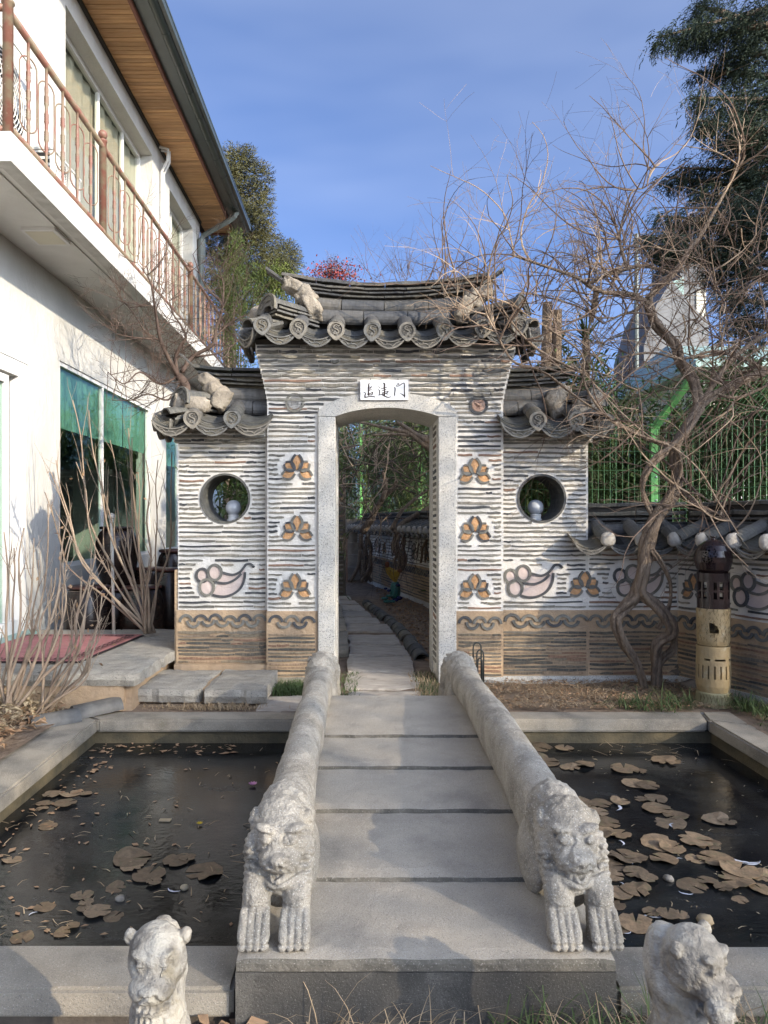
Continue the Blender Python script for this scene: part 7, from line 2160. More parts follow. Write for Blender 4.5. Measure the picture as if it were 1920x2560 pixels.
fence('wire_fence', [(fx(16.5), 16.5), (fx(13.5), 13.5), (fx(11.0), 11.0), (fx(8.5), 8.5), (fx(7.0), 7.0)], 1.1, 2.7, [(0.58, 15.6), (fx(13.6), 13.6), (fx(12.2), 12.2), (fx(9.6), 9.6)], 'green wire mesh fence above the inner wall, seen through the gate', arm=False, pitch=0.05)
fence('wire_fence', [(-2.5, 17.9), (0.2, 17.9)], 1.2, 3.6, [(-0.02, 17.9), (-1.6, 17.9)], 'far green wire fence at the upper left of the gate opening', arm=False, pitch=0.06)

# ================================================================== BUILDINGS BEYOND
ch = thing('cream_house', (9.5, 16, 0), 'cream rendered house with pale teal roof edge beyond the fence at right', 'house')
mb = MB(); mb.box(6.4, 14, 14.0, 20, 0, 4.1); mb.build('wall', m_cream, ch)
mb = MB(); mb.box(6.1, 14.4, 13.5, 20.4, 4.1, 4.22); mb.add([(6.1, 13.5, 4.22), (14.4, 13.5, 4.22), (13.5, 17, 5.3), (7.0, 17, 5.3)], [(0, 1, 2, 3)]); mb.add([(6.1, 13.5, 4.22), (7.0, 17, 5.3), (6.1, 20.4, 4.22)], [(0, 1, 2)]); mb.build('roof', m_teal, ch)
for (x, z0_, w_, h_) in ((7.15, 1.75, 1.0, 1.25), (9.2, 1.75, 1.4, 1.25)):
    mb = MB()
    for q in ((x, x + 0.08, z0_, z0_ + h_), (x + w_ - .08, x + w_, z0_, z0_ + h_), (x, x + w_, z0_ - .08, z0_), (x, x + w_, z0_ + h_, z0_ + h_ + .08), (x + w_ / 2 - .03, x + w_ / 2 + .03, z0_, z0_ + h_)): mb.box(q[0], q[1], 13.93, 13.999, q[2], q[3])
    f_ = mb.build('window', m_frame, ch); mb = MB(); mb.box(x + .08, x + w_ - .08, 13.97, 13.995, z0_, z0_ + h_); mb.build('pane', m_dark, f_)
tw_ = thing('grey_tower', (11, 26, 0), 'grey concrete tower with a slanted wing, seen through the vine branches', 'building')
def pxr(px_, Y_): return (px_ - 905) / F * Y_
def pzr(py_, Y_): return EYE + (1300 - py_) / F * Y_
mb = MB(); mb.box(pxr(1700, 26), pxr(1762, 26), 26, 28.5, 0, pzr(632, 26)); mb.build('shaft', m_concrete, tw_)
mb = MB(); mb.prism([(pxr(1588, 25.8), 0), (pxr(1588, 25.8), pzr(880, 25.8)), (pxr(1618, 25.8), pzr(780, 25.8)), (pxr(1655, 25.8), pzr(718, 25.8)), (pxr(1698, 25.8), pzr(775, 25.8)), (pxr(1745, 25.8), pzr(820, 25.8)), (pxr(1745, 25.8), 0)], 25.0, 28); mb.build('slanted_wing', m_concrete, tw_)
mb = MB(); mb.prism([(pxr(1660, 26), pzr(715, 26)), (pxr(1700, 26), pzr(700, 26)), (pxr(1700, 26), pzr(752, 26)), (pxr(1690, 26), pzr(755, 26))], 25.7, 27.8); mb.build('roof', m_teal, tw_)
mb = MB(); mb.box(pxr(1740, 26), pxr(1763.5, 26), 25.95, 25.995, pzr(815, 26), pzr(725, 26)); mb.build('light_panel', m_cream, tw_)
up_ = thing('utility_pole', (pxr(1591, 22), 22, 0), 'thin grey utility pole behind the vine tangle', 'pole')
mb = MB(); mb.lathe([(0, 0), (0.09, 0), (0.06, pzr(585, 22)), (0, pzr(585, 22))], (pxr(1591, 22), 22, 0), 8); mb.build('shaft', m_pipe, up_)
# ================================================================== LANDING, STEPS, CARPET
ld = thing('landing', (-2.4, 6, 0), 'rough flagstone landing in front of the white house door', 'landing')
def thick_stone(parent, poly, zt, th, m, seed, name='paving_stone'):
    return flag_stone(parent, poly, zt, th, m, seed, name, sub=8, amp=0.010)
mb = MB(); mb.box(-4.2, -1.575, 5.06, 7.3, -0.05, 0.18); mb.build('mortar_bed', m_clay, ld)
thick_stone(ld, [(-2.21, 5.00), (-1.535, 5.00), (-1.52, 5.62), (-2.20, 5.62)], 0.262, 0.088, m_slab, 1)
thick_stone(ld, [(-2.90, 5.03), (-2.225, 5.01), (-2.215, 5.62), (-2.90, 5.62)], 0.258, 0.085, m_slab, 2)
thick_stone(ld, [(-3.9, 5.03), (-2.915, 5.03), (-2.915, 5.62), (-3.9, 5.62)], 0.258, 0.085, m_slab, 3)
thick_stone(ld, [(-2.30, 5.635), (-1.51, 5.63), (-1.50, 6.40), (-2.30, 6.40)], 0.260, 0.085, m_slab, 4)
thick_stone(ld, [(-3.12, 5.635), (-2.315, 5.63), (-2.315, 6.40), (-3.12, 6.40)], 0.256, 0.085, m_slab, 5)
thick_stone(ld, [(-2.30, 6.415), (-1.50, 6.41), (-1.50, 7.10), (-2.30, 7.10)], 0.258, 0.085, m_slab, 6)
thick_stone(ld, [(-3.12, 6.415), (-2.315, 6.41), (-2.315, 7.10), (-3.12, 7.10)], 0.256, 0.085, m_slab, 7)
mb = MB(); mb.box(-2.36, -1.62, 5.025, 5.06, 0.0, 0.175); mb.build('clay_riser', m_clay, ld)
st = thing('stone_step', (-1.36, 5.55, 0), 'rough-edged grey slab step on the left, under the round window', 'step', 'pair of slab steps before the left wing')
thick_stone(st, [(-1.585, 5.20), (-1.135, 5.18), (-1.115, 5.86), (-1.60, 5.86)], 0.118, 0.10, m_slab, 11, 'slab')
st = thing('stone_step', (-0.9, 5.55, 0), 'rough-edged grey slab step on the right, next to a tuft of green grass', 'step', 'pair of slab steps before the left wing')
thick_stone(st, [(-1.105, 5.15), (-0.672, 5.15), (-0.665, 5.84), (-1.09, 5.86)], 0.120, 0.10, m_slab, 12, 'slab')
mb = MB(); mb.box(-1.60, -0.72, 5.26, 5.92, 0.0, 0.024); mb.build('mortar_bed', m_clay, kind='structure')
mb = MB(); mb.box(-1.135, -1.104, 5.25, 5.85, 0.02, 0.104); mb.build('mortar_joint', m_clay, kind='structure')
pv = thing('paving', (-0.6, 5.3, 0), 'x', 'x'); del pv['label']; del pv['category']; pv['kind'] = 'structure'
flag_stone(pv, [(-0.72, 5.03), (-0.35, 5.03), (-0.35, 5.42), (-0.72, 5.42)], 0.016, 0.04, m_path, 21)
flag_stone(pv, [(-0.34, 5.03), (0.0, 5.03), (0.0, 5.40), (-0.34, 5.40)], 0.010, 0.04, m_path, 22)

cp = thing('carpet', (-2.6, 6.0, 0.27), 'dusty red carpet with black key-pattern border on the stone landing', 'carpet')
cx0, cx1, cy0, cy1 = -3.10, -2.06, 5.36, 6.62
n = 30; vs = []; fs = []
for j in range(n + 1):
    for i in range(n + 1):
        x = cx0 + (cx1 - cx0) * i / n; y = cy0 + (cy1 - cy0) * j / n
        vs.append((x + 0.10 * (j / n), y, 0.276 + 0.004 * noise.noise(Vector((x * 3, y * 3, 1)))))
for j in range(n):
    for i in range(n): a = j * (n + 1) + i; fs.append((a, a + 1, a + n + 2, a + n + 1))
mb = MB(); mb.add(vs, fs); mb.build('pile', m_mat, cp)
mb = MB(); mb.prismz([(cx0, cy0 - .012), (cx1 + .012, cy0 - .012), (cx1 + .112, cy1), (cx0 + .1, cy1)], 0.264, 0.2695); mb.build('backing', m_matblack, cp)
mb = MB()
def cq(x, y): return x + 0.10 * (y - cy0) / (cy1 - cy0)
def cbox(x0, x1, y0, y1):
    z = 0.2815; vs = [(cq(x0, y0), y0, z), (cq(x1, y0), y0, z), (cq(x1, y1), y1, z), (cq(x0, y1), y1, z)]; mb.add(vs, [(0, 1, 2, 3)])
u = 0.012
def key(x, y, hor):
    # a Greek key unit 7u long, 5u wide, at (x, y)
    cells = [(0, 0, 7, 1), (0, 1, 1, 5), (1, 4, 5, 5), (4, 2, 5, 4), (2, 2, 4, 3)]
    for a, b, c, d in cells:
        if hor: cbox(x + a * u, x + c * u, y + b * u, y + d * u)
        else: cbox(x - d * u, x - b * u, y + a * u, y + c * u)
x = cx0 + .02
while x < cx1 - 0.12: key(x, cy0 + 0.05, True); x += 7 * u + .006
y = cy0 + 0.12
while y < cy1 - 0.10: key(cx1 - 0.05, y, False); y += 7 * u + .006
x = cx0 + .02
while x < cx1 - 0.12: key(x, cy1 - 0.12, True); x += 7 * u + .006
cbox(cx0, cx1 - .03, cy0 + 0.03, cy0 + 0.036); cbox(cx1 - .035, cx1 - .029, cy0 + .03, cy1 - .03)
mb.build('key_border', m_matblack, cp)

# ================================================================== JARS AND POLE
def jar(x, y, z, h, r, lab, lid=False, flip=False, rim=m_onggi2):
    t = thing('onggi_jar', (x, y, z), lab, 'jar', 'dark glazed jars beside the white house')
    prof = [(0.0, 0), (0.62, 0), (0.74, 0.12), (0.92, 0.35), (1.0, 0.58), (0.97, 0.76), (0.80, 0.90), (0.66, 0.95)]
    if flip: prof = [(0, 0), (0.80, 0.0), (0.88, .04), (0.95, 0.2), (0.97, 0.45), (0.90, 0.75), (0.78, 0.93), (0.70, 0.965)]
    mb = MB(); mb.lathe([(a * r, b * h) for a, b in prof], (x, y, z), 28); mb.build('body', m_onggi, t, smooth=True)
    mb = MB()
    if flip: mb.lathe([(0.70 * r, .965 * h), (0.82 * r, .965 * h), (0.82 * r, h), (0.1 * r, h * 1.0), (0, h)], (x, y, z), 28)
    else: mb.lathe([(0.66 * r, .95 * h), (0.78 * r, .955 * h), (0.80 * r, .985 * h), (0.72 * r, h), (0.60 * r, .98 * h), (0.55 * r, .9 * h), (0, .88 * h)], (x, y, z), 28)
    mb.build('rim', rim, t, smooth=True)
    return t
def jp(px_, Y_): return (px_ - 905) / F * Y_
jar(jp(222, 7.3), 7.3, 0.08, 0.57, 0.245, 'squat dark jar at the front left of the jar group, beside the window wall', flip=True)
jar(jp(355, 7.4), 7.4, 0.06, 0.58, 0.235, 'squat dark jar at the front right, behind the shrub stems', flip=True)
jar(jp(292, 8.1), 8.1, 0.55, 0.68, 0.23, 'tallest rounded dark jar, set on top behind the front pair', rim=m_onggi)
jar(jp(290, 8.1), 8.1, 0.0, 0.56, 0.30, 'broad low jar carrying the tallest jar', flip=True)
jar(jp(372, 8.3), 8.3, 0.05, 0.72, 0.20, 'dark jar with brown rim between the tall jar and the gate wing', flip=True)
jar(jp(425, 7.7), 7.7, 0.05, 0.75, 0.20, 'dark jar touching the edge of the left gate wing', flip=True)
jar(jp(430, 8.9), 8.9, 0.1, 0.85, 0.19, 'dark jar farthest back beside the gate wing')
pl = thing('garden_pole', (jp(284, 6.7), 6.7, 0.26), 'thin white pole with a ball top and rust stains beside the jars', 'pole')
mb = MB(); mb.tube([(jp(285, 6.7), 6.7, 0.2), (jp(279, 6.7), 6.7, pzr(1302, 6.7))], 0.014, 10); mb.build('rod', m_polew, pl, smooth=True)
mb = MB(); mb.ball((jp(279, 6.7), 6.7, pzr(1291, 6.7)), 0.031, 14, 10); mb.lathe([(0.019, -0.05), (0.021, -0.028), (0.012, -0.02)], (jp(279, 6.7), 6.7, pzr(1291, 6.7)), 12); mb.build('ball_top', m_polew, pl, smooth=True)

# ================================================================== CERAMIC LANTERN
LX, LY = (1783 - 905) / F * 5.20, 5.20
lan = thing('ceramic_lantern', (LX, LY, 0), 'tall ceramic garden lantern of stacked mustard and dark brown glazed cylinders', 'lantern')
k = 5.20 / F
def lz(yl): return EYE + (1300 - (1320 + yl / 4.608)) * k
def lw(w): return w / 4.608 / 2 * k
def drum(name, prof, m, holes=None, seg=72, th=0.010, nz=24, parent=lan):
    """thin-walled turned drum; holes(a, z) opens it"""
    zs = [prof[0][1] + (prof[-1][1] - prof[0][1]) * i / nz for i in range(nz + 1)]
    def R(z):
        for (r0, z0), (r1, z1) in zip(prof, prof[1:]):
            if (z0 - z) * (z1 - z) <= 0 and z0 != z1: return r0 + (r1 - r0) * (z - z0) / (z1 - z0)
        return prof[-1][0]
    vs = []
    for z in zs:
        r = R(z)
        for i in range(seg): a = 2 * pi * i / seg; vs.append((LX + r * cos(a), LY + r * sin(a), z))
    for z in zs:
        r = R(z) - th
        for i in range(seg): a = 2 * pi * i / seg; vs.append((LX + r * cos(a), LY + r * sin(a), z))
    off = len(zs) * seg; fs = []
    op = [[holes(2 * pi * (i + .5) / seg, (zs[j] + zs[j + 1]) / 2) if holes else False for i in range(seg)] for j in range(nz)]
    for j in range(nz):
        for i in range(seg):
            i2 = (i + 1) % seg; a = j * seg + i; b = j * seg + i2; c = b + seg; d = a + seg
            if op[j][i]: continue
            fs.append((a, b, c, d)); fs.append((off + b, off + a, off + d, off + c))
            if op[j][i2]: fs.append((b, c, off + c, off + b))
            if op[j][i - 1]: fs.append((a, d, off + d, off + a))
            if j + 1 < nz and op[j + 1][i]: fs.append((d, c, off + c, off + d))
            if j > 0 and op[j - 1][i]: fs.append((a, b, off + b, off + a))
    for i in range(seg):
        i2 = (i + 1) % seg
        fs.append((i, i2, off + i2, off + i)); t0 = nz * seg; fs.append((t0 + i, t0 + i2, off + t0 + i2, off + t0 + i))
    mb = MB(); mb.add(vs, fs)
    return mb.build(name, m, parent, smooth=False)
front = -pi / 2
def adiff(a, b): return (a - b + pi) % (2 * pi) - pi
drum('base_drum', [(lw(380), lz(2050)), (lw(376), lz(1960)), (lw(366), lz(1885)), (lw(350), lz(1872))], m_cer_g)
def slots(a, z):
    if lz(1715) < z < lz(1560):
        return abs(((a * 36 / (2 * pi) * 0.5) % 1.0) - 0.5) < 0.10
    if lz(1508) < z < lz(1488): return abs(adiff(a, front - 0.02)) < 0.32 or 0.62 < abs(adiff(a, front)) < 0.95
    return False
drum('slotted_drum', [(lw(335), lz(1872)), (lw(370), lz(1800)), (lw(378), lz(1650)), (lw(366), lz(1480)), (lw(362), lz(1345))], m_cer, slots, seg=144, nz=46)
def leafhole(a, z):
    x = adiff(a, front - 0.42) * lw(360); zz = z - lz(1195)
    if 0 < zz < 0.075: return -0.030 < x < 0.036 * (1 - (zz / 0.078) ** 2) + 0.001 and x > -0.032 + zz * 0.05
    return -0.032 < zz <= 0 and -0.002 < x < 0.008
drum('carved_drum', [(lw(330), lz(1338)), (lw(352), lz(1290)), (lw(362), lz(1100)), (lw(366), lz(925)), (lw(345), lz(918))], m_cer, leafhole, seg=120, nz=40)
def lattice(a, z):
    t = (a * 6 / (2 * pi) * 1.0 + 0.12) % 1.0
    w = 0.20 < t < 0.44 or 0.56 < t < 0.80
    for z0, z1 in ((700, 612), (810, 722)):
        if lz(z0) < z < lz(z1) and w: return True
    return False
drum('lattice_drum', [(lw(348), lz(918)), (lw(348), lz(600)), (lw(354), lz(512))], m_cer_dark, lattice, seg=120, nz=36)
def starholes(a, z):
    x = adiff(a, front - 0.62) * 0.13; zz = z - lz(310)
    if x * x / 0.058 ** 2 + zz * zz / 0.062 ** 2 > 1: return False
    q = noise.voronoi(Vector((x * 62, zz * 62, 0.5)))[0]
    return (q[1] - q[0]) > 0.24
drum('dome', [(lw(300), lz(508)), (lw(360), lz(470)), (lw(405), lz(390)), (lw(412), lz(330)), (lw(385), lz(260)), (lw(310), lz(200)), (lw(180), lz(150)), (lw(60), lz(125))], m_cer_dark, starholes, seg=150, nz=60)
mb = MB(); mb.lathe([(lw(60), lz(128)), (lw(44), lz(118)), (lw(70), lz(102)), (lw(70), lz(94)), (lw(30), lz(96)), (0, lz(100))], (LX, LY, 0), 18); mb.build('neck', m_cer_dark, lan, smooth=True)
# glaze: mustard wedge, dark drips and incised lines as thin clay relief
mb = MB()
rr = random.Random(8)
def on(a, z, r): return Vector((LX + r * cos(a), LY + r * sin(a), z))
for kk in range(12):
    a0 = front - 1.2 + kk * 0.21
    P_ = [on(a0 + 0.05 * sin(q * 2 + kk), lz(2040) + q * 0.020, lw(378) - q * .0006) for q in range(5)]
    mb.tube(P_, 0.0016, 4); mb.tube([P_[2], on(a0 + 0.09, lz(2040) + 0.075, lw(374))], 0.0014, 4); mb.tube([P_[3], on(a0 - 0.07, lz(2040) + 0.095, lw(372))], 0.0014, 4)
for (z0, z1, w0, w1, nn) in ((1330, 930, 352, 366, 190), (1475, 1350, 366, 364, 60)):
    for kk in range(nn):
        a = front + rr.uniform(-1.5, 1.5); zq = rr.uniform(z0, z1); t_ = (zq - z0) / (z1 - z0)
        P_ = [on(a + rr.uniform(-.05, .05), lz(zq) + q * 0.009, lw(w0 + (w1 - w0) * t_ - (12 if zq > 1290 else 0)) + 0.0005) for q in range(3)]
        mb.tube(P_, 0.0013, 3)
mb.build('incised_lines', m_cer_line, lan)

# ================================================================== SMALL THINGS BY THE GATE
ho = thing('iron_hoops', (0.86, 5.5, 0), 'three overlapping black iron hoop stakes beside the right lion', 'garden hoops')
for (xa, xb, yt, yb_, Y_) in ((1183, 1203, 1606, 1690, 5.48), (1192, 1209, 1624, 1712, 5.42), (1194, 1205, 1645, 1716, 5.36)):
    a = PX(xa, yb_, Y_); b = PX(xb, yb_, Y_); t = PX((xa + xb) / 2, yt, Y_)
    P_ = [Vector((a.x, Y_, 0.0)), Vector((a.x, Y_, t.z - .05))] + [Vector(((a.x + b.x) / 2 - (b.x - a.x) / 2 * cos(pi * i / 8), Y_, t.z - 0.04 + 0.04 * sin(pi * i / 8))) for i in range(1, 8)] + [Vector((b.x, Y_, t.z - .05)), Vector((b.x, Y_, 0.0))]
    mb = MB(); mb.tube(P_, 0.006, 7); mb.build('hoop', m_iron, ho, smooth=True)
me_t = half_tile_mesh('fallen_roof_tile', 0.30, 0.075, m_roof, th=0.014, seg=12)
for (loc, rz, rx, lab, sc_) in (((-2.08, 4.62, -0.002), radians(-50), 0.02, 'black half-round roof tile lying on the pond kerb, nearer one', 1.0), ((-1.90, 4.86, 0.0), radians(-52), radians(4), 'black half-round roof tile on the kerb corner, farther one overlapping', 1.04)):
    o = bpy.data.objects.new('fallen_roof_tile', me_t); C.objects.link(o); o.location = loc; o.rotation_euler = (rx, 0, rz); o.scale = (sc_, sc_, sc_); ORG[o.name] = Vector(loc)
    props(o, lab, 'roof tile', 'loose roof tiles on the pond kerb')
for (px_, py_, r_, lab) in ((1702, 1688, (0.17, 0.12, 0.11), 'brown boulder between the vine foot and the wall corner'), (1728, 1712, (0.08, 0.07, 0.05), 'small greenish stone beside the ceramic lantern')):
    p = PG(px_, py_ + 12, 0)
    bm = bmesh.new(); bmesh.ops.create_icosphere(bm, subdivisions=3, radius=1.0)
    for v in bm.verts:
        kq = 1 + 0.2 * noise.fractal(v.co * 1.3 + Vector((px_, 0, 0)), 1, 2, 3); v.co = Vector((v.co.x * r_[0], v.co.y * r_[1], v.co.z * r_[2])) * kq
    me = bpy.data.meshes.new('rock'); bm.to_mesh(me); bm.free(); me.materials.append(m_rock); me.polygons.foreach_set('use_smooth', [True] * len(me.polygons))
    o = bpy.data.objects.new('rock', me); C.objects.link(o); o.location = (p.x, p.y, r_[2] * .5); props(o, lab, 'rock')

# yellow-tailed fish ornament, stone post and steps behind the gate
fi = thing('fish_ornament', (0.50, 11.5, 0), 'glazed fish ornament standing on its head, yellow tail up and teal scaly body', 'ornament')
def Z5(x, y, Y): return PX(860 + x / 6.381, 1380 + y / 6.381, Y)
mb = MB()
body = [(Z5(820, 740, 11.5), 0.06), (Z5(812, 690, 11.5), 0.085), (Z5(815, 610, 11.5), 0.085), (Z5(820, 540, 11.5), 0.075), (Z5(815, 480, 11.5), 0.055)]
mb.tube([b[0] for b in body], [b[1] for b in body], 14); mb.build('body', m_tglaze, fi, smooth=True)
tl = [(800, 480), (740, 420), (680, 340), (655, 250), (665, 180), (700, 230), (740, 240), (790, 270), (830, 290), (880, 285), (910, 300), (880, 380), (850, 440), (840, 480)]
mb = MB(); P_ = [(Z5(x, y, 11.5).x, Z5(x, y, 11.5).z) for x, y in tl]; c0 = (sum(p[0] for p in P_) / len(P_), sum(p[1] for p in P_) / len(P_))
for sgn in (-1, 1):
    vs = [(c0[0], 11.5 + sgn * 0.022, c0[1])] + [(p[0], 11.5 + sgn * 0.006, p[1]) for p in P_]; mb.add(vs, [(0, i + 1, (i + 1) % len(P_) + 1) for i in range(len(P_))])
vs = [(p[0], 11.494, p[1]) for p in P_] + [(p[0], 11.506, p[1]) for p in P_]; nP = len(P_); mb.add(vs, [(i, (i + 1) % nP, (i + 1) % nP + nP, i + nP) for i in range(nP)])
mb.build('tail', m_yglaze, fi)
mb = MB(); a = Z5(690, 200, 11.48); mb.ball(a, 0.05, 10, 6, sc=(.7, .3, 1)); a = Z5(890, 300, 11.48); mb.ball(a, 0.04, 10, 6, sc=(1, .3, .7)); mb.build('tail_tip', m_rust, fi)
mb = MB()
for (x, y, r_) in ((860, 530, .04), (715, 615, .035), (665, 585, .03), (880, 735, .055), (820, 765, .05)): mb.ball(Z5(x, y, 11.42), r_, 10, 6, sc=(1, .6, .6))
mb.build('fins', m_bglaze, fi, smooth=True)
mb = MB()
for (x, y, r_) in ((650, 740, .05), (720, 700, .045), (690, 790, .055), (760, 790, .05)): mb.ball(Z5(x, y, 11.38), r_, 10, 6, sc=(1.2, .6, .5))
mb.build('head', m_tglaze, fi, smooth=True)
sp = thing('stone_post', (-0.42, 15.6, 0), 'old stone post with a carved beast head at the left of the gate opening', 'post')
xp = pxr(856, 15.6)
mb = MB(); mb.box(xp - 0.12, xp + 0.11, 15.5, 15.7, 0, pzr(1345, 15.6)); mb.build('shaft', m_terra, sp)
mortar_lump(sp, Vector((xp + .01, 15.55, pzr(1336, 15.6))), (0.11, 0.11, 0.11), 9, m=m_plug, name='head', n=3)
ss_ = thing('stone_stairs', (0.0, 16.4, 0), 'dark stone steps behind the carved stone post', 'stairs')
for kk in range(5):
    mb = MB(); mb.box(-1.4, 0.15, 15.9 + kk * .25, 16.2 + kk * .25, 0, 0.28 + kk * 0.26); mb.build('stair', m_path, ss_)

# ================================================================== LILY PADS, DEBRIS, LEAVES, GRASS
def pad_mesh(seed, fold=0.0):
    rr = random.Random(seed); mb = MB(); n = 22; vs = [(0, 0, 0.003)]; ragged = []
    notch = rr.uniform(0, 2 * pi)
    for i in range(n + 1):
        a = notch + 0.16 + (2 * pi - 0.32) * i / n
        r = 1.0 * (1 + 0.14 * noise.noise(Vector((cos(a) * 2, sin(a) * 2, seed)))) * (1 - (rr.uniform(.2, .4) if rr.random() < 0.09 else 0))
        ragged.append((a, r))
    for ring in (0.55, 1.0):
        for a, r in ragged:
            z = 0.05 * ring * noise.noise(Vector((cos(a) * 1.6, sin(a) * 1.6, seed + 3))) + (0.28 * max(0, cos(a - notch - 2.0)) ** 6 * ring * fold)
            vs.append((r * ring * cos(a), r * ring * sin(a), z + 0.02))
    m = n + 1; fs = [(0, i + 1, i + 2) for i in range(n)] + [(1 + i, 1 + m + i, 2 + m + i, 2 + i) for i in range(n)]
    mb.add(vs, fs)
    # thickness
    b = len(mb.v); mb.v += [(v[0], v[1], v[2] - 0.03) for v in mb.v[:b]]; k0 = len(mb.f)
    for f_ in list(mb.f): mb.f.append(tuple(i + b for i in f_[::-1])); mb.m.append(0)
    for i in range(n): mb.f.append((1 + m + i, 1 + m + i + b, 2 + m + i + b, 2 + m + i)); mb.m.append(0)
    return mb
PADS = [pad_mesh(i, 1.0 if i % 3 == 0 else 0.3).mesh('lily_pad', m_pad) for i in range(7)]
PADW = [pad_mesh(i + 20, 0.0).mesh('lily_pad', m_padwet) for i in range(3)]
right = [(1345, 1868, 36), (1410, 1872, 26), (1360, 1905, 40), (1425, 1920, 26), (1460, 1914, 30), (1355, 1935, 34), (1560, 1925, 36), (1600, 1930, 18), (1575, 1955, 20), (1590, 1960, 34), (1620, 1968, 30), (1640, 1998, 30), (1605, 1998, 22), (1660, 1905, 30), (1680, 1902, 24),
         (1435, 2005, 48), (1500, 2012, 30), (1550, 2008, 24), (1495, 2030, 28), (1645, 2025, 38), (1690, 2040, 30), (1675, 2058, 42), (1790, 2052, 34), (1820, 2060, 22), (1505, 2082, 42), (1550, 2090, 28), (1480, 2100, 30), (1650, 2108, 52), (1740, 2105, 40), (1680, 2122, 36), (1770, 2112, 34),
         (1500, 2142, 36), (1560, 2145, 44), (1590, 2150, 30), (1530, 2165, 34), (1660, 2150, 36), (1740, 2148, 28), (1790, 2152, 44), (1530, 2190, 30), (1590, 2185, 36), (1620, 2200, 26), (1850, 2180, 48), (1905, 2190, 34), (1840, 2205, 50), (1730, 2215, 40), (1770, 2205, 26), (1540, 2235, 44), (1590, 2228, 36),
         (1535, 2262, 30), (1905, 2225, 30), (1810, 2225, 24), (1590, 2310, 48), (1550, 2322, 26), (1670, 2290, 28), (1700, 2286, 22), (1630, 2285, 26), (1850, 2250, 20), (1520, 2060, 30), (1465, 2062, 24)]
left = [(130, 1988, 24), (175, 1985, 30), (110, 2010, 22), (165, 2012, 26), (105, 2022, 18), (215, 1985, 16), (330, 2148, 46), (330, 2168, 30), (372, 2190, 44), (440, 2155, 34), (470, 2150, 20), (512, 2180, 48), (290, 2220, 26), (385, 2210, 20), (205, 2240, 30), (215, 2262, 20), (110, 2268, 28), (245, 2285, 34), (285, 2292, 26), (210, 2275, 18), (55, 2345, 30), (155, 2335, 22), (180, 2320, 20), (30, 2150, 24), (120, 2065, 26)]
wet = [(1500, 1916, 26, 'R'), (1770, 1945, 36, 'R'), (1840, 2140, 44, 'R'), (1620, 2270, 30, 'R'), (1640, 2292, 22, 'R'), (320, 2268, 20, 'L'), (115, 2062, 30, 'L'), (200, 2125, 28, 'L'), (700 // 1 - 285, 2222, 24, 'L'), (30, 2352, 28, 'L')]
ORD = ['first', 'second', 'third', 'fourth', 'fifth', 'sixth', 'seventh', 'eighth', 'ninth', 'tenth', 'eleventh', 'twelfth', 'thirteenth', 'fourteenth', 'fifteenth']
def put_pads(lst, side):
    rows = {}
    for it in lst:
        rows.setdefault(int((it[1] - 1850) / 62), []).append(it)
    for ri, rk in enumerate(sorted(rows)):
        r = sorted(rows[rk], key=lambda q: q[0])
        for ci, (x, y, w) in enumerate(r):
            p = PG(x, y, WATER_Z); rad = w / F * p.y * RND.uniform(.94, 1.05)
            me = RND.choice(PADS)
            o = bpy.data.objects.new('lily_pad', me); C.objects.link(o)
            o.location = (p.x, p.y, WATER_Z + 0.001 + 0.0035 * (ci % 4)); o.rotation_euler = (RND.uniform(-.03, .03), RND.uniform(-.03, .03), RND.uniform(0, 6.28)); o.scale = (rad, rad * RND.uniform(.85, 1), rad * 0.9)
            props(o, 'brown lily pad, %s from left, %s row from far kerb, %s pond' % (ORD[min(ci, 14)], ORD[ri], side), 'lily pad', 'dead lily pads on the %s half of the pond' % side)
put_pads(right, 'right'); put_pads(left, 'left')
# film of ice over sunken pads
names = {0: 'near the far kerb, right pond', 1: 'lying alone near the right kerb', 2: 'ringed with white ice, right pond', 3: 'under clear ice by the right lion paw', 4: 'beside the statue in the right pond',
         5: 'small one in front, left pond', 6: 'with a glassy edge near the left kerb', 7: 'in the dark middle of the left pond', 8: 'between brown pads near the left lion', 9: 'in the near left corner of the pond'}
for i, (x, y, w, sd) in enumerate(wet):
    p = PG(x, y, WATER_Z); rad = w / F * p.y
    o = bpy.data.objects.new('lily_pad', PADW[i % 3]); C.objects.link(o); o.location = (p.x, p.y, WATER_Z - 0.001); o.rotation_euler = (0, 0, i * 1.3); o.scale = (rad, rad * .9, rad * .2)
    props(o, 'dark wet lily pad in the ice, ' + names[i], 'lily pad')
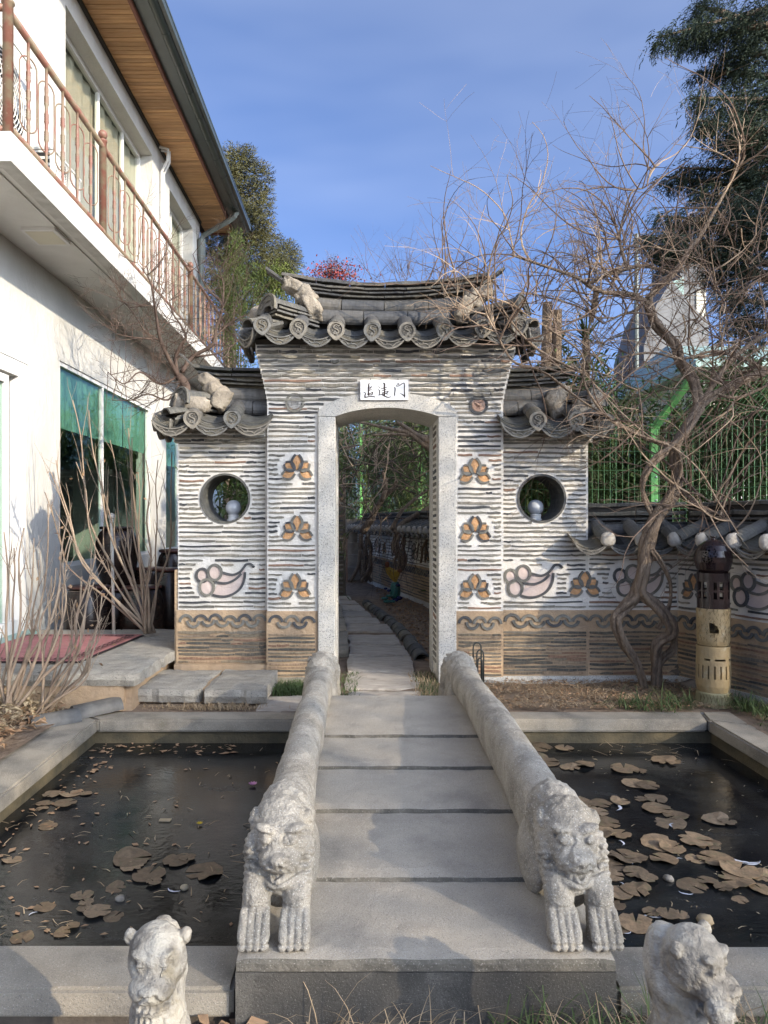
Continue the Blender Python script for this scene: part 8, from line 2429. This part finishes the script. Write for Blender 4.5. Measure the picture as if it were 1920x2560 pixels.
# white ice patches held by pads
mb = MB(); rr = random.Random(77)
for (x, y, w) in ((1530, 2018, 24), (1500, 2045, 16), (1690, 2066, 16), (1545, 2108, 16), (1600, 2240, 46), (1850, 2140, 46), (1868, 2150, 30), (1635, 2285, 24), (1625, 2298, 18), (1565, 2330, 12), (1715, 2230, 18), (1915, 2230, 14), (1700, 2150, 8), (1570, 2160, 12), (1610, 2195, 14), (1548, 2212, 12), (440, 2222, 20), (1665, 2330, 24), (85, 2288, 12)):
    p = PG(x, y, WATER_Z); n = 12; vs = []; a0 = rr.uniform(0, 6)
    s_ = w / F * p.y
    pts_o = []; pts_i = []
    for i in range(n + 1):
        a = a0 + 2.6 * i / n; r1 = 1 + 0.12 * noise.noise(Vector((a, x, 0))); r0 = r1 - 0.32 * sin(pi * i / n) * (1 + .5 * noise.noise(Vector((a * 3, y, 0))))
        pts_o.append((p.x + s_ * r1 * cos(a), p.y + s_ * r1 * sin(a))); pts_i.append((p.x + s_ * r0 * cos(a), p.y + s_ * r0 * sin(a)))
    zt = WATER_Z + 0.0035
    mb.add([(q[0], q[1], zt) for q in pts_o] + [(q[0], q[1], zt) for q in pts_i], [(i, i + 1, n + 2 + i, n + 1 + i) for i in range(n)])
mb.build('ice_crust', m_ice, kind='stuff')

def scatter(name, m, n, place, size, seed, kind='leaf', label=None):
    rr = random.Random(seed); mb = MB()
    for i in range(n):
        q = place(rr)
        if q is None: continue
        p = Vector(q); a = rr.uniform(0, 6.28)
        if kind == 'straw':
            L = rr.uniform(*size); d = Vector((cos(a), sin(a), rr.uniform(-.05, .18))); w = Vector((-sin(a), cos(a), 0)) * rr.uniform(.0012, .0026); c = unit(rr) * L * .12
            m_ = p + d * L * .5 + Vector((c.x, c.y, abs(c.z) + .002))
            mb.add([p - w, p + w, m_ + w, m_ - w, p + d * L + Vector((0, 0, .001))], [(0, 1, 2, 3), (3, 2, 4)])
        elif kind == 'grass':
            L = rr.uniform(*size); d = Vector((cos(a) * .45, sin(a) * .45, 1)).normalized(); w = Vector((-sin(a), cos(a), 0)) * .0028
            m_ = p + d * L * .55; e = p + d * L + Vector((cos(a), sin(a), -.35)) * L * .42
            mb.add([p - w, p + w, m_ + w * .7, m_ - w * .7, e], [(0, 1, 2, 3), (3, 2, 4)])
        else:
            L = rr.uniform(*size); t = Vector((cos(a), sin(a), rr.uniform(-.3, .3))) * L; w = Vector((-sin(a), cos(a), rr.uniform(-.4, .4))) * L * rr.uniform(.3, .55)
            up_v = Vector((0, 0, L * rr.uniform(.05, .35))) * (0.25 if name.startswith('floating') else 1)
            if name.startswith('floating'): t.z *= .2; w.z *= .3; w *= rr.uniform(.6, 1.6)
            mb.add([p, p + t * .5 + w * .5 + up_v, p + t, p + t * .5 - w * .5 + up_v, p + t * .5 + Vector((0, 0, 0.002))], [(0, 1, 4), (1, 2, 4), (2, 3, 4), (3, 0, 4)])
    return mb.build(name, m, kind='stuff')
def on_bed(x0, x1, y0, y1, z=0.01, h=0.02, keep=None):
    def f(rr):
        x = rr.uniform(x0, x1); y = rr.uniform(y0, y1)
        if keep and not keep(x, y): return None
        return (x, y, z + rr.random() * h)
    return f
def rightbed(x, y): return y < 5.90 and not (x > 2.5 and y > 5.93 - (x - 2.535) * 2.4)
scatter('dry_straw', m_straw, 3800, on_bed(0.78, 2.95, 5.03, 5.90, 0.012, 0.02, rightbed), (0.02, 0.11), 1, 'straw')
scatter('leaf_litter', m_leafd, 2600, on_bed(0.78, 2.95, 5.03, 5.90, 0.010, 0.02, rightbed), (0.012, 0.04), 2)
scatter('leaf_litter', m_leafd, 5200, on_bed(0.25, 1.9, 6.7, 14.0, 0.0, 0.02, lambda x, y: x > 0.62 - (y - 6.6) * .06 and x < 1.75 - (y - 6.7) * .19), (0.02, 0.06), 3)
scatter('dry_straw', m_straw, 2600, on_bed(0.25, 1.9, 6.7, 14.0, 0.0, 0.03, lambda x, y: x > 0.60 - (y - 6.6) * .06 and x < 1.75 - (y - 6.7) * .19), (0.03, 0.14), 4, 'straw')
scatter('leaf_litter', m_leafd, 1500, on_bed(-2.95, -1.99, 3.0, 4.98, 0.03, 0.05), (0.03, 0.09), 5)
scatter('leaf_litter', m_leafp, 500, on_bed(-2.8, -2.1, 4.2, 4.98, 0.05, 0.10), (0.03, 0.085), 6)
scatter('dry_straw', m_straw, 900, on_bed(-2.95, -1.99, 3.0, 4.98, 0.04, 0.10), (0.06, 0.20), 7, 'straw')
scatter('green_grass', m_grass, 900, on_bed(-0.66, -0.40, 5.42, 5.80, 0.0, 0.005), (0.03, 0.09), 8, 'grass')
scatter('green_grass', m_grass, 340, on_bed(-0.20, -0.02, 5.1, 6.2, 0.0, 0.005), (0.03, 0.08), 9, 'grass')
scatter('green_grass', m_grass, 500, on_bed(0.42, 0.60, 5.1, 6.2, 0.0, 0.005), (0.03, 0.08), 10, 'grass')
scatter('dry_grass', m_straw, 500, on_bed(0.38, 0.62, 5.05, 6.1, 0.0, 0.005), (0.03, 0.10), 11, 'grass')
scatter('dry_grass', m_straw, 420, lambda rr: (-1.02 + rr.gauss(0, .17), rr.uniform(5.03, 5.15), 0.002), (0.015, 0.06), 12, 'grass')
scatter('dry_straw', m_straw, 260, on_bed(-1.5, -0.7, 5.02, 5.16, 0.004, 0.01), (0.02, 0.08), 26, 'straw')
def blades(name, m, clumps, seed, L=(0.10, 0.24), n=70, w=0.004):
    rr = random.Random(seed); mb = MB()
    for (x, y, z, sp_r) in clumps:
        for i in range(n):
            a = rr.uniform(0, 6.28); p = Vector((x + rr.gauss(0, sp_r), y + rr.gauss(0, sp_r * .6), z)); el = rr.uniform(.35, 1.3)
            d = Vector((cos(a) * cos(el), sin(a) * cos(el), sin(el))); ll = rr.uniform(*L); ww = Vector((-sin(a), cos(a), 0)) * w; pts = []
            for k_ in range(5):
                pts += [p - ww * (1 - k_ / 4.3), p + ww * (1 - k_ / 4.3)]; p = p + d * ll / 4; d = (d + Vector((0, 0, -.42))).normalized()
                if p.z < z + .004: p.z = z + .004
            mb.add(pts, [(2 * k_, 2 * k_ + 1, 2 * k_ + 3, 2 * k_ + 2) for k_ in range(4)])
    return mb.build(name, m, kind='stuff')
blades('liriope_tufts', m_grass, [(1.85, 5.10, 0.01, .09), (2.05, 5.08, 0.01, .09), (2.20, 5.14, 0.01, .06), (2.62, 4.95, 0.02, .06), (2.70, 4.8, 0.02, .08), (2.66, 4.6, 0.02, .08), (2.75, 4.4, 0.02, .08), (2.6, 5.1, .02, .06), (2.85, 4.65, .02, .08)], 13, (0.10, 0.22), 80)
blades('liriope_tufts', m_grass, [(0.97, 1.90, -0.10, .04), (1.03, 1.92, -0.10, .04), (1.00, 1.84, -0.10, .04), (1.08, 1.90, -0.10, .04), (0.73, 1.93, -0.10, .03), (0.76, 1.90, -0.10, .03), (0.55, 1.93, -0.10, .04), (0.48, 1.93, -.10, .04), (0.62, 1.93, -.10, .03), (0.40, 1.94, -.10, .04)], 14, (0.10, 0.22), 42, 0.0035)
blades('dry_grass', m_straw, [(0.12, 1.93, -0.09, .07), (0.0, 1.93, -0.09, .07), (-0.12, 1.93, -0.09, .06), (0.28, 1.93, -0.09, .07), (0.45, 1.93, -0.09, .06), (0.60, 1.93, -0.09, .04), (0.76, 1.95, -0.09, .04), (0.80, 1.95, -0.09, .04), (1.0, 1.95, -0.09, .07), (1.08, 1.95, -0.09, .05)], 15, (0.08, 0.24), 30, 0.0022)
blades('dry_grass', m_leafp, [(-2.3, 4.75, 0.03, .12), (-2.5, 4.7, 0.03, .12), (-2.2, 4.85, 0.03, .1), (-2.4, 4.9, 0.03, .1)], 16, (0.10, 0.24), 60, 0.006)
scatter('leaf_litter', m_leafd, 260, on_bed(-0.30, 0.65, 1.80, 2.02, -0.13, 0.02), (0.02, 0.05), 17)
scatter('leaf_litter', m_leafd, 60, on_bed(-0.42, -0.30, 1.85, 2.02, -0.12, 0.04), (0.05, 0.09), 18)
# floating bits on the pond
def onw(x0, x1, y0, y1):
    def f(rr):
        p = PG(rr.uniform(x0, x1), rr.uniform(y0, y1), WATER_Z)
        if not (-1.72 < p.x < 2.26) or -0.36 < p.x < 0.71 or not (2.28 < p.y < 4.83): return None
        return (p.x, p.y, WATER_Z + 0.003)
    return f
scatter('floating_straw', m_straw, 170, onw(-200, 700, 1860, 2350), (0.02, 0.07), 19, 'straw')
scatter('floating_leaves', m_leafd, 120, onw(-200, 700, 1860, 2350), (0.015, 0.04), 20)
scatter('floating_leaves', m_leafd, 60, lambda rr: (rr.uniform(-1.70, -1.50) + 0.0, rr.uniform(3.2, 4.8), WATER_Z + .004), (0.02, 0.06), 21)
scatter('floating_leaves', m_leafd, 60, lambda rr: (rr.uniform(-1.70, -0.8), rr.uniform(4.62, 4.82), WATER_Z + .004), (0.02, 0.06), 22)
scatter('floating_straw', m_leafp, 60, onw(1300, 1920, 1860, 2350), (0.01, 0.04), 23, 'straw')
scatter('floating_leaves', m_leafp, 70, onw(1300, 1920, 1860, 2350), (0.008, 0.02), 24)
scatter('floating_straw', m_straw, 26, lambda rr: (rr.uniform(1.5, 2.2), rr.uniform(4.5, 4.8), WATER_Z + .004), (0.05, 0.16), 25, 'straw')
def bloom(px_, py_, m, lab, cat, r=0.016, n=9):
    p = PG(px_, py_, WATER_Z); rr = random.Random(px_); mb = MB()
    for i in range(n):
        a = 2 * pi * i / n; d = Vector((cos(a), sin(a), .55)) * r; w = Vector((-sin(a), cos(a), 0)) * r * .32; b = Vector((p.x, p.y, WATER_Z + .004))
        mb.add([b, b + d * .6 + w, b + d, b + d * .6 - w], [(0, 1, 2, 3)])
    o = mb.build('fallen_flower', m); props(o, lab, cat)
bloom(632, 1965, m_pinkf, 'small pink flower floating beside the left lion rail', 'flower', 0.026)
bloom(499, 2063, m_yel, 'small yellow flower head floating on the left pond', 'flower', 0.017)
p = PG(413, 2052, WATER_Z); mb = MB(); mb.box(p.x - .028, p.x + .028, p.y - .016, p.y + .016, WATER_Z + .001, WATER_Z + .006); o = mb.build('wood_chip', m_leafp); props(o, 'pale rectangular wood chip floating in the left pond', 'wood chip')
for (px_, py_, r_, lab) in ((300, 2250, .020, 'small white pebble resting on the left pond ice'), (461, 2222, .018, 'brown snail shell beside the lily pad in the left pond'), (1672, 2200, .022, 'cream pebble resting on the right pond ice'), (1763, 2305, .03, 'brown shell just behind the right statue head')):
    p = PG(px_, py_, WATER_Z); mortar = None
    bm = bmesh.new(); bmesh.ops.create_icosphere(bm, subdivisions=2, radius=r_)
    for v in bm.verts: v.co = v.co * (1 + .25 * noise.noise(v.co * 60)); v.co.z *= .6
    me = bpy.data.meshes.new('pebble'); bm.to_mesh(me); bm.free(); me.materials.append(m_plug if 'brown' not in lab else m_leafp); me.polygons.foreach_set('use_smooth', [True] * len(me.polygons))
    o = bpy.data.objects.new('pebble', me); C.objects.link(o); o.location = (p.x, p.y, WATER_Z + r_ * .3); props(o, lab, 'pebble')
